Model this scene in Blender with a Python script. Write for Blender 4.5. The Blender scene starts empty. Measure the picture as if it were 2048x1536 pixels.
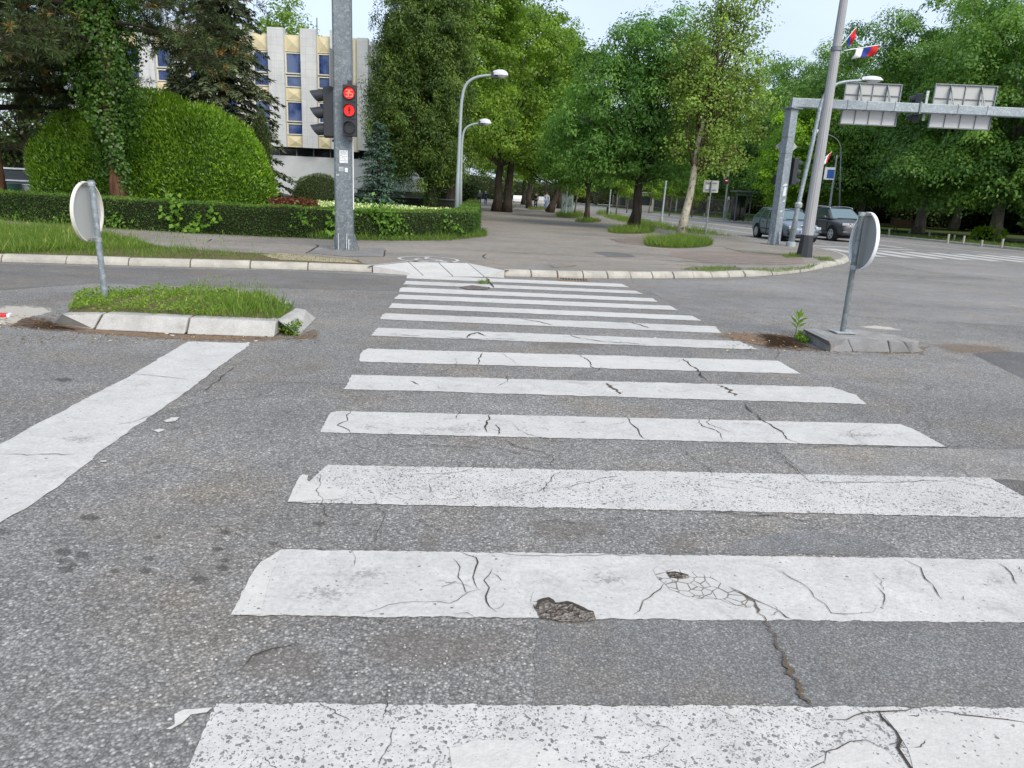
import bpy, bmesh, math, random
import numpy as np
from mathutils import Vector, Matrix

SC = bpy.context.scene
COL = SC.collection
rnd = random.Random(7)
RG = np.random.default_rng(11)

# ------------------------------------------------------------------ camera
PW, PH, FPX, CAMH, ROLL = 2048, 1536, 1440.0, 1.5, 0.048
PITCH = math.atan((768 - 390) / FPX)
_F = np.array([0, math.cos(PITCH), -math.sin(PITCH)])
_U0 = np.array([0, math.sin(PITCH), math.cos(PITCH)])
_R0 = np.array([1.0, 0, 0])
_R = math.cos(ROLL) * _R0 + math.sin(ROLL) * _U0
_U = -math.sin(ROLL) * _R0 + math.cos(ROLL) * _U0
cam_d = bpy.data.cameras.new("camera")
cam = bpy.data.objects.new("camera", cam_d)
COL.objects.link(cam)
cam.matrix_world = Matrix(((_R[0], _U[0], -_F[0], 0), (_R[1], _U[1], -_F[1], 0), (_R[2], _U[2], -_F[2], CAMH), (0, 0, 0, 1)))
cam_d.sensor_width = 36.0
cam_d.lens = FPX / PW * 36.0
cam_d.clip_start = 0.05
cam_d.clip_end = 3000
SC.camera = cam

# ------------------------------------------------------------------ world, sun, exposure
SUN_DIR = Vector((0.50, -0.78, 0.80)).normalized()      # towards the sun
SUN_EL = math.asin(SUN_DIR.z)
SUN_ROT = math.atan2(SUN_DIR.x, SUN_DIR.y)
world = bpy.data.worlds.new("World")
SC.world = world
world.use_nodes = True
wn, wl = world.node_tree.nodes, world.node_tree.links
wn.clear()
w_out = wn.new("ShaderNodeOutputWorld")
w_bg = wn.new("ShaderNodeBackground")
w_sky = wn.new("ShaderNodeTexSky")
w_sky.sky_type = 'NISHITA'
w_sky.sun_disc = False
w_sky.sun_elevation = SUN_EL
w_sky.sun_rotation = SUN_ROT
w_sky.dust_density = 2.5
w_sky.air_density = 1.0
w_mix = wn.new("ShaderNodeMix")          # thin high cloud veils the blue
w_mix.data_type = 'RGBA'
w_mix.inputs[0].default_value = 0.6
w_mix.inputs[7].default_value = (5.2, 6.0, 7.4, 1)
w_bg.inputs[1].default_value = 0.118
w_tc = wn.new("ShaderNodeTexCoord")
w_mp = wn.new("ShaderNodeMapping"); w_mp.inputs[3].default_value = (1.0, 1.0, 2.6)
w_nz = wn.new("ShaderNodeTexNoise"); w_nz.inputs["Scale"].default_value = 1.7; w_nz.inputs["Detail"].default_value = 7.0; w_nz.inputs["Roughness"].default_value = 0.55
w_rp = wn.new("ShaderNodeMapRange"); w_rp.inputs[1].default_value = 0.32; w_rp.inputs[2].default_value = 0.70; w_rp.inputs[3].default_value = 0.42; w_rp.inputs[4].default_value = 0.80
wl.new(w_tc.outputs["Generated"], w_mp.inputs[0]); wl.new(w_mp.outputs[0], w_nz.inputs["Vector"]); wl.new(w_nz.outputs[0], w_rp.inputs[0]); wl.new(w_rp.outputs[0], w_mix.inputs[0])
wl.new(w_sky.outputs[0], w_mix.inputs[6])
wl.new(w_mix.outputs[2], w_bg.inputs[0])
wl.new(w_bg.outputs[0], w_out.inputs[0])
sun_d = bpy.data.lights.new("sun", 'SUN')
sun_d.energy = 2.1
sun_d.angle = math.radians(36)
sun_d.color = (1.0, 0.94, 0.84)
sun = bpy.data.objects.new("sun", sun_d)
COL.objects.link(sun)
sun.rotation_euler = SUN_DIR.to_track_quat('Z', 'Y').to_euler()
SC.view_settings.view_transform = 'Standard'
SC.view_settings.look = 'None'
SC.view_settings.exposure = 0.6
SC.view_settings.gamma = 1.0
SC.cycles.max_bounces = 6
SC.cycles.transparent_max_bounces = 12


def ray(px, py):
    return _F * FPX + _R * (px - PW / 2) - _U * (py - PH / 2)


def at(px, py, z=0.0):
    """ground point seen at a photo pixel, on the plane of height z"""
    d = ray(px, py)
    return np.array([0, 0, CAMH]) + d * ((z - CAMH) / d[2])


def atd(px, py, Y):
    """point on the line of sight of a photo pixel at depth Y"""
    d = ray(px, py)
    return np.array([0, 0, CAMH]) + d * (Y / d[1])


# ------------------------------------------------------------------ object helpers
def tag(o, label=None, cat=None, group=None, kind=None):
    if label: o["label"] = label
    if cat: o["category"] = cat
    if group: o["group"] = group
    if kind: o["kind"] = kind
    return o


def thing(name, label, cat, loc=(0, 0, 0), group=None):
    o = bpy.data.objects.new(name, None)
    o.empty_display_size = 0.2
    COL.objects.link(o)
    o.location = loc
    return tag(o, label, cat, group)


def root_loc(p):
    v = Vector((0, 0, 0))
    while p is not None:
        v += p.location
        p = p.parent
    return v


def link(name, me, mat, parent):
    o = bpy.data.objects.new(name, me)
    if mat is not None and len(me.materials) == 0:
        me.materials.append(mat)
    COL.objects.link(o)
    if parent is not None:
        o.parent = parent
    return o


def copy_tree(o, parent=None):
    c = o.copy()
    COL.objects.link(c)
    c.parent = parent
    for ch in list(o.children):
        copy_tree(ch, c)
    return c


def nrm(v):
    v = np.asarray(v, float)
    return v / (np.linalg.norm(v) + 1e-12)


class MB:
    """collects shapes in world coordinates; build() links them as ONE mesh"""
    def __init__(s):
        s.v, s.f, s.a = [], [], []

    def add(s, vs, fs):
        b = len(s.v)
        s.v += [tuple(map(float, p)) for p in vs]
        s.f += [tuple(b + i for i in f) for f in fs]
        return s

    def frame_box(s, o, ax, ay, az):
        """box from corner-centre o and half vectors"""
        o, ax, ay, az = map(np.asarray, (o, ax, ay, az))
        vs = [o + sx * ax + sy * ay + sz * az for sz in (-1, 1) for sy in (-1, 1) for sx in (-1, 1)]
        return s.add(vs, [(0, 2, 3, 1), (4, 5, 7, 6), (0, 1, 5, 4), (2, 6, 7, 3), (0, 4, 6, 2), (1, 3, 7, 5)])

    def box(s, c, size, rz=0.0):
        cx, sx = math.cos(rz), math.sin(rz)
        return s.frame_box(c, np.array([cx, sx, 0]) * size[0] / 2, np.array([-sx, cx, 0]) * size[1] / 2, np.array([0, 0, 1]) * size[2] / 2)

    def bar(s, p, q, w, d, up=(0, 0, 1)):
        p, q = np.asarray(p, float), np.asarray(q, float)
        t = nrm(q - p)
        u = np.asarray(up, float)
        if abs(t @ u) > 0.95: u = np.array([0, 1.0, 0])
        b = nrm(np.cross(u, t)); u = np.cross(t, b)
        return s.frame_box((p + q) / 2, (q - p) / 2, b * w / 2, u * d / 2)

    def tube(s, pts, rad, n=10, caps=True, rot=0.0):
        pts = [np.asarray(p, float) for p in pts]
        if not hasattr(rad, '__len__'): rad = [rad] * len(pts)
        t0 = nrm(pts[1] - pts[0])
        ref = np.array([0, 1.0, 0]) if abs(t0[1]) < 0.9 else np.array([1.0, 0, 0])
        b = len(s.v)
        u = nrm(ref - (ref @ t0) * t0)
        for i, p in enumerate(pts):
            t = nrm(pts[min(i + 1, len(pts) - 1)] - pts[max(i - 1, 0)])
            u = nrm(u - (u @ t) * t)
            w = np.cross(t, u)
            for k in range(n):
                a = 2 * math.pi * k / n + rot
                s.v.append(tuple(p + rad[i] * (math.cos(a) * u + math.sin(a) * w)))
        for i in range(len(pts) - 1):
            for k in range(n):
                k2 = (k + 1) % n
                s.f.append((b + i * n + k, b + i * n + k2, b + (i + 1) * n + k2, b + (i + 1) * n + k))
        if caps:
            s.f.append(tuple(b + k for k in range(n))[::-1])
            s.f.append(tuple(b + (len(pts) - 1) * n + k for k in range(n)))
        return s

    def disc(s, c, axis, r, depth, n=32, hole=0.0):
        """short cylinder (or ring) centred at c"""
        axis = nrm(axis); c = np.asarray(c, float)
        p, q = c - axis * depth / 2, c + axis * depth / 2
        if hole <= 0:
            return s.tube([p, q], r, n)
        ref = np.array([0, 0, 1.0]) if abs(axis[2]) < 0.9 else np.array([1.0, 0, 0])
        u = nrm(ref - (ref @ axis) * axis); w = np.cross(axis, u)
        vs = []
        for e in (p, q):
            for rr in (r, hole):
                for k in range(n):
                    a = 2 * math.pi * k / n
                    vs.append(e + rr * (math.cos(a) * u + math.sin(a) * w))
        fs = []
        for k in range(n):
            j = (k + 1) % n
            O0, I0, O1, I1 = 0, n, 2 * n, 3 * n
            fs += [(O0 + k, O0 + j, O1 + j, O1 + k), (I0 + j, I0 + k, I1 + k, I1 + j), (O1 + k, O1 + j, I1 + j, I1 + k), (O0 + j, O0 + k, I0 + k, I0 + j)]
        return s.add(vs, fs)

    def prism(s, poly, o, ex, ey, ez, depth):
        """polygon (2D) in frame o,ex,ey extruded along ez"""
        o, ex, ey, ez = map(lambda q: np.asarray(q, float), (o, ex, ey, ez))
        n = len(poly)
        vs = [o + a * ex + b * ey for a, b in poly] + [o + a * ex + b * ey + ez * depth for a, b in poly]
        fs = [tuple(range(n))[::-1], tuple(range(n, 2 * n))] + [(i, (i + 1) % n, n + (i + 1) % n, n + i) for i in range(n)]
        return s.add(vs, fs)

    def poly(s, pts):
        return s.add(pts, [tuple(range(len(pts)))])

    def sphere(s, c, r, nu=14, nv=8, zmin=-1.0, zmax=1.0):
        rx, ry, rz = r if hasattr(r, '__len__') else (r, r, r)
        b = len(s.v)
        for j in range(nv + 1):
            sz = zmin + (zmax - zmin) * j / nv
            ph = math.asin(max(-1, min(1, sz)))
            ph = math.asin(zmin) + (math.asin(zmax) - math.asin(zmin)) * j / nv
            for k in range(nu):
                a = 2 * math.pi * k / nu
                s.v.append((c[0] + rx * math.cos(ph) * math.cos(a), c[1] + ry * math.cos(ph) * math.sin(a), c[2] + rz * math.sin(ph)))
        for j in range(nv):
            for k in range(nu):
                k2 = (k + 1) % nu
                s.f.append((b + j * nu + k, b + j * nu + k2, b + (j + 1) * nu + k2, b + (j + 1) * nu + k))
        s.f.append(tuple(b + k for k in range(nu))[::-1])
        s.f.append(tuple(b + nv * nu + k for k in range(nu)))
        return s

    def build(s, name, mat, parent=None, smooth=False, bevel=0.0, sub=0, attr=None):
        L = root_loc(parent)
        me = bpy.data.meshes.new(name)
        me.from_pydata([(p[0] - L.x, p[1] - L.y, p[2] - L.z) for p in s.v], [], s.f)
        me.update()
        if attr is not None:
            at_ = me.attributes.new("fade", 'FLOAT', 'POINT')
            at_.data.foreach_set('value', np.asarray(attr, np.float32))
        if smooth:
            me.polygons.foreach_set('use_smooth', [True] * len(me.polygons))
            if smooth != 'all':
                try: me.set_sharp_from_angle(angle=math.radians(40))
                except Exception: pass
        o = link(name, me, mat, parent)
        if bevel:
            m = o.modifiers.new("bevel", 'BEVEL'); m.width = bevel; m.segments = 2; m.limit_method = 'ANGLE'
        if sub:
            m = o.modifiers.new("subsurf", 'SUBSURF'); m.levels = sub; m.render_levels = sub
        return o


# ------------------------------------------------------------------ materials
class NT:
    def __init__(s, name):
        s.m = bpy.data.materials.new(name)
        s.m.use_nodes = True
        s.t = s.m.node_tree
        s.t.nodes.clear()
        s.out = s.t.nodes.new("ShaderNodeOutputMaterial")
        s.tc = s.t.nodes.new("ShaderNodeTexCoord")

    def n(s, typ, ins=None, **props):
        nd = s.t.nodes.new("ShaderNode" + typ)
        for k, v in props.items(): setattr(nd, k, v)
        for k, v in (ins or {}).items():
            sock = nd.inputs[k]
            if isinstance(v, bpy.types.NodeSocket): s.t.links.new(v, sock)
            else: sock.default_value = v
        return nd

    def noise(s, scale, detail=4.0, rough=0.55, vec=None, dist=0.0):
        return s.n("TexNoise", {"Vector": vec or s.tc.outputs["Object"], "Scale": scale, "Detail": detail, "Roughness": rough, "Distortion": dist})

    def vor(s, scale, feature='F1', vec=None):
        return s.n("TexVoronoi", {"Vector": vec or s.tc.outputs["Object"], "Scale": scale}, feature=feature)

    def ramp(s, fac, stops, interp='LINEAR'):
        r = s.n("ValToRGB", {"Fac": fac})
        r.color_ramp.interpolation = interp
        els = r.color_ramp.elements
        while len(els) < len(stops): els.new(0.5)
        for e, (p, c) in zip(els, stops):
            e.position = p
            e.color = (c, c, c, 1) if not hasattr(c, '__len__') else (*c[:3], 1)
        return r.outputs[0]

    def mix(s, fac, a, b, blend='MIX'):
        nd = s.n("Mix", None, data_type='RGBA', blend_type=blend)
        for i, v in ((0, fac), (6, a), (7, b)):
            if isinstance(v, bpy.types.NodeSocket): s.t.links.new(v, nd.inputs[i])
            elif i == 0: nd.inputs[0].default_value = v
            else: nd.inputs[i].default_value = (*v, 1) if hasattr(v, '__len__') else (v, v, v, 1)
        return nd.outputs[2]

    def math(s, op, a, b=0.0, clamp=False):
        nd = s.n("Math", None, operation=op, use_clamp=clamp)
        for i, v in ((0, a), (1, b)):
            if isinstance(v, bpy.types.NodeSocket): s.t.links.new(v, nd.inputs[i])
            else: nd.inputs[i].default_value = v
        return nd.outputs[0]

    def bump(s, h, strength=0.3, dist=0.01):
        return s.n("Bump", {"Height": h, "Strength": strength, "Distance": dist}).outputs[0]

    def bsdf(s, col, rough=0.6, metal=0.0, normal=None, spec=0.4, alpha=None, emit=None, estr=0.0, **kw):
        ins = {"Base Color": col if isinstance(col, bpy.types.NodeSocket) else (*col, 1), "Roughness": rough, "Metallic": metal, "Specular IOR Level": spec}
        if normal is not None: ins["Normal"] = normal
        if alpha is not None: ins["Alpha"] = alpha
        if emit is not None:
            ins["Emission Color"] = (*emit, 1); ins["Emission Strength"] = estr
        ins.update(kw)
        b = s.n("BsdfPrincipled", ins)
        s.t.links.new(b.outputs[0], s.out.inputs[0])
        return s.m


def rgb8(r, g, b):
    f = lambda c: (c / 255 / 12.92) if c / 255 <= 0.04045 else ((c / 255 + 0.055) / 1.055) ** 2.4
    return (f(r), f(g), f(b))


def plain(name, col, rough=0.5, metal=0.0, var=0.12, scale=6.0, spec=0.4, bump=0.0):
    """a colour with uneven wear, never quite flat"""
    t = NT(name)
    n1 = t.noise(scale, 5)
    c = t.mix(t.ramp(n1.outputs[0], [(0.3, 1 - var), (0.7, 1 + var)]), tuple(x * (1 - var) for x in col), tuple(min(1, x * (1 + var)) for x in col))
    nm = t.bump(t.noise(scale * 12, 3).outputs[0], bump, 0.004) if bump else None
    return t.bsdf(c, t.math('ADD', t.math('MULTIPLY', t.noise(scale * 2.3, 3).outputs[0], 0.2), rough - 0.1), metal, nm, spec)


def asphalt_nodes(t, stone, lo, hi, tint=(1, 1, 1), seed=0.0, contrast=1.0):
    """colour and height of worn asphalt with exposed aggregate"""
    vec = t.n("VectorMath", {0: t.tc.outputs["Object"], 1: (seed, seed * 1.7, 0)}, operation='ADD').outputs[0]
    v1 = t.vor(stone, vec=vec)
    v2 = t.vor(stone * 2.1, vec=vec)
    c1 = t.n("SeparateColor", {0: v1.outputs["Color"]}).outputs[0]
    c2 = t.n("SeparateColor", {0: v2.outputs["Color"]}).outputs[1]
    m = (lo + hi) / 2
    ap = lambda x: m + (x - m) * contrast
    s1 = t.ramp(c1, [(0.0, ap(lo * 0.5)), (0.3, ap(lo)), (0.75, ap(hi)), (0.93, ap(hi * 1.35)), (1.0, ap(hi * 2.2))])
    s2 = t.ramp(c2, [(0.0, ap(lo * 0.6)), (0.5, m), (0.9, ap(hi)), (1.0, ap(hi * 1.8))])
    base = t.mix(0.42, s1, s2)
    bit = t.ramp(v1.outputs["Distance"], [(0.25, 1.0), (0.62, 0.62)])
    base = t.mix(1.0, base, bit, 'MULTIPLY')
    big = t.ramp(t.noise(0.32, 7, 0.62, vec).outputs[0], [(0.3, 0.80), (0.5, 1.0), (0.72, 1.16)])
    base = t.mix(1.0, base, big, 'MULTIPLY')
    mid = t.ramp(t.noise(3.1, 5, 0.6, vec).outputs[0], [(0.3, 0.88), (0.7, 1.10)])
    base = t.mix(1.0, base, mid, 'MULTIPLY')
    warm = t.ramp(t.noise(1.1, 4, 0.6, vec).outputs[0], [(0.5, (0.99, 1.0, 1.02)), (0.72, (1.09, 1.0, 0.90))])
    base = t.mix(1.0, base, warm, 'MULTIPLY')
    lane = t.n("Mapping", {0: vec, 3: (0.10, 0.95, 1.0)})
    base = t.mix(1.0, base, t.ramp(t.noise(1.0, 5, 0.6, lane.outputs[0]).outputs[0], [(0.3, 0.89), (0.7, 1.09)]), 'MULTIPLY')
    base = t.mix(1.0, base, tuple(a * b for a, b in zip(tint, (1.05, 1.01, 0.935))), 'MULTIPLY')
    hgt = t.math('SUBTRACT', t.ramp(c1, [(0.0, 0.0), (1.0, 1.0)]), v1.outputs["Distance"])
    return base, hgt, v1, c1


def asphalt(name, stone=70.0, lo=0.12, hi=0.25, tint=(1, 1, 1), seed=0.0, contrast=1.0, bump=0.5):
    t = NT(name)
    base, hgt, _, _ = asphalt_nodes(t, stone, lo, hi, tint, seed, contrast)
    return t.bsdf(base, 0.86, 0, t.bump(hgt, bump, 0.005), 0.25)


def paint(name, wear, col=(0.70, 0.71, 0.72), seed=0.0, grime=0.25):
    """road paint; wear 0..1 lets the stones show through"""
    t = NT(name)
    a, hgt, v1, c1 = asphalt_nodes(t, 92.0, 0.16, 0.29, seed=0)
    c3 = t.n("SeparateColor", {0: t.vor(165.0).outputs["Color"]}).outputs[2]
    c4 = t.n("SeparateColor", {0: t.vor(92.0).outputs["Color"]}).outputs[0]
    pn = t.noise(2.2 + seed * 0.1, 6, 0.65, dist=0.4)
    patch = t.ramp(pn.outputs[0], [(0.38, 0.0), (0.66, 1.0)])
    thr = t.math('MULTIPLY', t.math('ADD', t.math('MULTIPLY', patch, 0.75), 0.25), wear)
    chip = t.math('MAXIMUM', t.math('LESS_THAN', c3, thr), t.math('LESS_THAN', c4, t.math('MULTIPLY', thr, 0.32)))
    fine = t.math('LESS_THAN', t.noise(130.0, 2).outputs[0], t.math('ADD', 0.27, t.math('MULTIPLY', thr, 0.30)))
    mask = t.math('MAXIMUM', chip, t.math('MULTIPLY', fine, 0.8))
    dirt = t.ramp(t.noise(4.5, 7, 0.7, dist=0.8).outputs[0], [(0.34, 1.0), (0.60, 1.0 - grime * 0.35), (0.78, 1.0 - grime * 1.2)])
    streak = t.ramp(t.noise(0.9, 5, 0.6).outputs[0], [(0.3, 0.93), (0.7, 1.03)])
    sm = t.n("Mapping", {0: t.tc.outputs["Object"], 3: (1.6, 22.0, 1.0)})
    scr = t.ramp(t.noise(1.0, 6, 0.7, sm.outputs[0]).outputs[0], [(0.35, 1.02), (0.62, 0.97), (0.80, 1.0 - grime * 0.7)])
    scuff = t.ramp(t.noise(46.0, 5, 0.75).outputs[0], [(0.40, 1.0), (0.72, 1.0 - grime * 0.6)])
    pc = t.mix(1.0, t.mix(1.0, t.mix(1.0, t.mix(1.0, col, dirt, 'MULTIPLY'), streak, 'MULTIPLY'), scr, 'MULTIPLY'), scuff, 'MULTIPLY')
    c = t.mix(mask, pc, t.mix(0.18, a, pc))
    return t.bsdf(c, 0.7, 0, t.bump(t.math('ADD', hgt, t.math('MULTIPLY', mask, -1.0)), 0.22, 0.004), 0.3)


def concrete(name, col, scale=3.0, var=0.25, stain=0.5, grain=80.0):
    t = NT(name)
    n1 = t.ramp(t.noise(scale, 7, 0.65, dist=0.4).outputs[0], [(0.3, 1 - var), (0.7, 1 + var * 0.5)])
    n2 = t.ramp(t.noise(grain, 3, 0.6).outputs[0], [(0.3, 0.82), (0.7, 1.12)])
    st = t.ramp(t.noise(scale * 2.6, 6, 0.7).outputs[0], [(0.55, 0.0), (0.8, stain)])
    c = t.mix(1.0, t.mix(1.0, col, n1, 'MULTIPLY'), n2, 'MULTIPLY')
    c = t.mix(st, c, (0.16, 0.135, 0.10))
    return t.bsdf(c, 0.85, 0, t.bump(t.noise(grain, 4, 0.6).outputs[0], 0.35, 0.004), 0.25)


def galvanised(name, col=(0.30, 0.345, 0.375), scale=26.0, rough=0.45):
    t = NT(name)
    v = t.n("SeparateColor", {0: t.vor(scale).outputs["Color"]}).outputs[0]
    sp = t.ramp(v, [(0.0, 0.80), (0.8, 1.05), (1.0, 1.4)])
    n1 = t.ramp(t.noise(2.2, 6, 0.65).outputs[0], [(0.3, 0.84), (0.7, 1.1)])
    spots = t.ramp(t.noise(38.0, 4, 0.65).outputs[0], [(0.60, 0.0), (0.70, 0.55)])
    c = t.mix(1.0, t.mix(1.0, col, sp, 'MULTIPLY'), n1, 'MULTIPLY')
    c = t.mix(spots, c, (0.62, 0.66, 0.68))
    return t.bsdf(c, t.ramp(v, [(0, rough - 0.08), (1, rough + 0.18)]), 0.35, t.bump(t.noise(18, 3).outputs[0], 0.06, 0.01), 0.45)


def leafmat(name, stops, trans=0.35, rough=0.5, spec=0.35):
    """leaf colour from the per-leaf 'tint' value; light also passes through"""
    t = NT(name)
    a = t.n("Attribute", None, attribute_name="tint")
    c = t.ramp(a.outputs["Fac"], stops)
    c = t.mix(1.0, c, (1.75, 1.8, 1.25), 'MULTIPLY')
    b = t.n("BsdfPrincipled", {"Base Color": c, "Roughness": rough, "Specular IOR Level": spec})
    tr = t.n("BsdfTranslucent", {"Color": t.mix(1.0, c, (1.5, 1.6, 0.7), 'MULTIPLY')})
    ms = t.n("MixShader", {0: trans, 1: b.outputs[0], 2: tr.outputs[0]})
    t.t.links.new(ms.outputs[0], t.out.inputs[0])
    return t.m


def bark(name, c1, c2, scale=6.0, stretch=0.22, bump=0.6):
    t = NT(name)
    mp = t.n("Mapping", {0: t.tc.outputs["Object"], 3: (1, 1, stretch)})
    n1 = t.noise(scale, 8, 0.7, mp.outputs[0], 0.6)
    c = t.ramp(n1.outputs[0], [(0.32, c1), (0.66, c2)])
    return t.bsdf(c, 0.9, 0, t.bump(n1.outputs[0], bump, 0.05), 0.2)


M = {}
M['road'] = asphalt('asphalt_road', 92, 0.195, 0.34, seed=0, contrast=0.88)
M['road_smooth'] = asphalt('asphalt_smooth', 120, 0.185, 0.25, (0.98, 1.0, 1.03), 3, 0.7, 0.3)
M['road_dark'] = asphalt('asphalt_dark', 120, 0.15, 0.21, (0.98, 1.0, 1.05), 5, 0.8, 0.3)
M['road_light'] = asphalt('asphalt_light', 95, 0.24, 0.36, (1.0, 1.0, 1.01), 9, 0.7, 0.3)
M['pavement'] = asphalt('asphalt_pavement', 110, 0.255, 0.345, (1.06, 1.0, 0.93), 13, 0.7, 0.3)
M['pavement_red'] = asphalt('asphalt_reddish', 110, 0.20, 0.29, (1.16, 0.99, 0.90), 15, 0.7, 0.3)
M['paint_clean'] = paint('road_paint_clean', 0.012, (0.615, 0.60, 0.565))
M['paint_worn'] = paint('road_paint_worn', 0.010, (0.615, 0.60, 0.565), 2, 0.40)
M['paint_speck'] = paint('road_paint_specked', 0.27, (0.615, 0.60, 0.57), 5, 0.32)
M['paint_fresh'] = paint('road_paint_fresh', 0.02, (0.62, 0.60, 0.56), 8)
M['paint_far'] = paint('road_paint_far', 0.05, (0.58, 0.575, 0.555), 8)
M['crack'] = plain('crack_dirt_and_rim_shade', (0.045, 0.038, 0.032), 0.95, 0, 0.4, 14, 0.1)
M['crack_brown'] = plain('crack_soil', (0.085, 0.066, 0.048), 0.95, 0, 0.5, 60, 0.1)
M['kerb'] = concrete('kerb_concrete', (0.42, 0.40, 0.35), 2.5, 0.3, 0.6)
M['kerb_grey'] = concrete('kerb_concrete_grey', (0.235, 0.235, 0.235), 3.0, 0.25, 0.2)
M['kerb_white'] = concrete('kerb_concrete_pale', (0.45, 0.44, 0.415), 3.0, 0.24, 0.45)
M['ramp'] = concrete('ramp_painted', (0.55, 0.54, 0.51), 2.4, 0.12, 0.3)
M['soil'] = plain('soil', (0.115, 0.085, 0.055), 0.95, 0, 0.4, 5, 0.1, 0.6)
M['dry_soil'] = plain('dry_soil', (0.30, 0.245, 0.175), 0.95, 0, 0.35, 9, 0.1, 0.6)
M['galv'] = galvanised('galvanised_steel')
M['galv_mast'] = galvanised('galvanised_mast', (0.175, 0.205, 0.222), 24)
M['galv_dark'] = galvanised('galvanised_steel_dark', (0.19, 0.215, 0.225), 20)
M['galv_pale'] = galvanised('galvanised_steel_pale', (0.40, 0.44, 0.45), 30)
M['lamp_grey'] = plain('lamp_paint', (0.29, 0.34, 0.35), 0.5, 0.1, 0.12, 4)
M['lamp_white'] = plain('lamp_shell', (0.55, 0.57, 0.60), 0.35, 0, 0.06, 5)
M['lamp_black'] = plain('lamp_housing', (0.03, 0.033, 0.038), 0.5, 0, 0.2, 8)
M['glass_lamp'] = plain('lamp_diffuser', (0.55, 0.57, 0.58), 0.15, 0, 0.1, 8, 0.5)
M['black'] = plain('black_plastic', (0.022, 0.024, 0.028), 0.45, 0, 0.25, 8, 0.5)
M['black_matt'] = plain('black_matt', (0.012, 0.012, 0.014), 0.7, 0, 0.25, 8, 0.3)
M['rubber'] = plain('rubber', (0.02, 0.02, 0.021), 0.8, 0, 0.3, 10, 0.2)
M['sign_back'] = plain('sign_back', (0.42, 0.43, 0.415), 0.55, 0.1, 0.10, 3)
M['sign_back_dark'] = plain('sign_back_dark', (0.26, 0.28, 0.275), 0.5, 0.2, 0.10, 3)
M['sign_rim'] = plain('sign_rim', (0.62, 0.60, 0.54), 0.5, 0, 0.12, 6)
M['sign_white'] = plain('sign_face_white', (0.78, 0.79, 0.80), 0.35, 0, 0.06, 6)
M['panel_back'] = plain('panel_back', (0.40, 0.41, 0.40), 0.6, 0, 0.10, 1.6)
M['panel_back_low'] = plain('panel_back_low', (0.66, 0.66, 0.655), 0.6, 0, 0.08, 1.6)
M['alu_dark'] = plain('dark_aluminium', (0.20, 0.21, 0.21), 0.5, 0.4, 0.15, 6)
M['rust'] = plain('rust_edge', (0.20, 0.12, 0.07), 0.9, 0, 0.4, 9)

# ================================================================== GROUND, ROAD, PAVEMENT
def struct(name, mb, mat, **kw):
    return tag(mb.build(name, mat, None, **kw), kind="structure")


def resample(pts, step):
    pts = [np.asarray(p, float) for p in pts]
    out = [pts[0]]
    for a, b in zip(pts[:-1], pts[1:]):
        n = max(1, int(np.linalg.norm(b - a) / step))
        out += [a + (b - a) * (i + 1) / n for i in range(n)]
    return out


def jag_poly(pts, step=0.06, amp=0.008, closed=True):
    """polygon with slightly ragged edges"""
    loop = [np.asarray(p, float) for p in pts]
    rs = resample(loop + [loop[0]], step)[:-1]
    out = []
    w = 0.0
    for p in rs:
        w = 0.6 * w + rnd.uniform(-amp, amp)
        out.append(p + np.array([rnd.uniform(-amp, amp) * 0.5 + w * 0.5, w, 0]))
    return out


def flat(pts, z):
    return [np.array([p[0], p[1], z]) for p in pts]


def px_poly(pp, z, zl=None):
    """photo outline of a mark on the ground -> points on the ground"""
    return flat([at(x, y, z) for x, y in pp], z if zl is None else zl)


def fan(pts, z):
    """fan mesh with a 'fade' value 1 in the middle and 0 on the rim, in three rings"""
    pts = np.array(flat(pts, z)); c = pts.mean(0)
    n = len(pts); vs = [c]; fade = [1.0]; fs = []
    rings = [0.35, 0.7, 1.0]
    for r in rings:
        for p in pts: vs.append(c + (p - c) * r); fade.append(1 - r)
    for k in range(n): fs.append((0, 1 + k, 1 + (k + 1) % n))
    for j in range(len(rings) - 1):
        for k in range(n):
            k2 = (k + 1) % n
            fs.append((1 + j * n + k, 1 + j * n + k2, 1 + (j + 1) * n + k2, 1 + (j + 1) * n + k)[::-1])
    return MB().add(vs, [f[::-1] for f in fs]), fade


def fademat(name, col, dens=1.0, scale=18.0, rough=0.95, sharp=0.18, col2=None, gain=2.3, nw=2.0):
    t = NT(name)
    a = t.n("Attribute", None, attribute_name="fade").outputs["Fac"]
    nz = t.noise(scale, 6, 0.7, dist=0.5).outputs[0]
    s_ = t.math('ADD', t.math('MULTIPLY', a, gain), t.math('MULTIPLY', t.math('SUBTRACT', nz, 0.62), nw))
    al = t.math('MULTIPLY', t.ramp(s_, [(0.5 - sharp, 0.0), (0.5 + sharp, 1.0)]), dens)
    al = t.math('MULTIPLY', al, t.ramp(a, [(0.0, 0.0), (0.08, 1.0)]))
    g = t.ramp(t.noise(scale * 4, 4, 0.7).outputs[0], [(0.3, col), (0.7, col2 or tuple(c * 1.7 for c in col))])
    return t.bsdf(g, rough, 0, t.bump(nz, 0.4, 0.01), 0.15, alpha=al)


# the ground is one sheet of asphalt to the horizon
g = MB()
S_, nx = 900.0, 1
g.poly([(-S_, -S_, 0), (S_, -S_, 0), (S_, S_, 0), (-S_, S_, 0)])
struct('road', g, M['road'])

Z_PATCH, Z_PAINT, Z_OVER, Z_CRACK = 0.002, 0.0042, 0.006, 0.0078
SDIR = nrm([-0.078, 1.0, 0.0])            # direction of the side street
SNOR = np.array([SDIR[1], -SDIR[0], 0.0])

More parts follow.
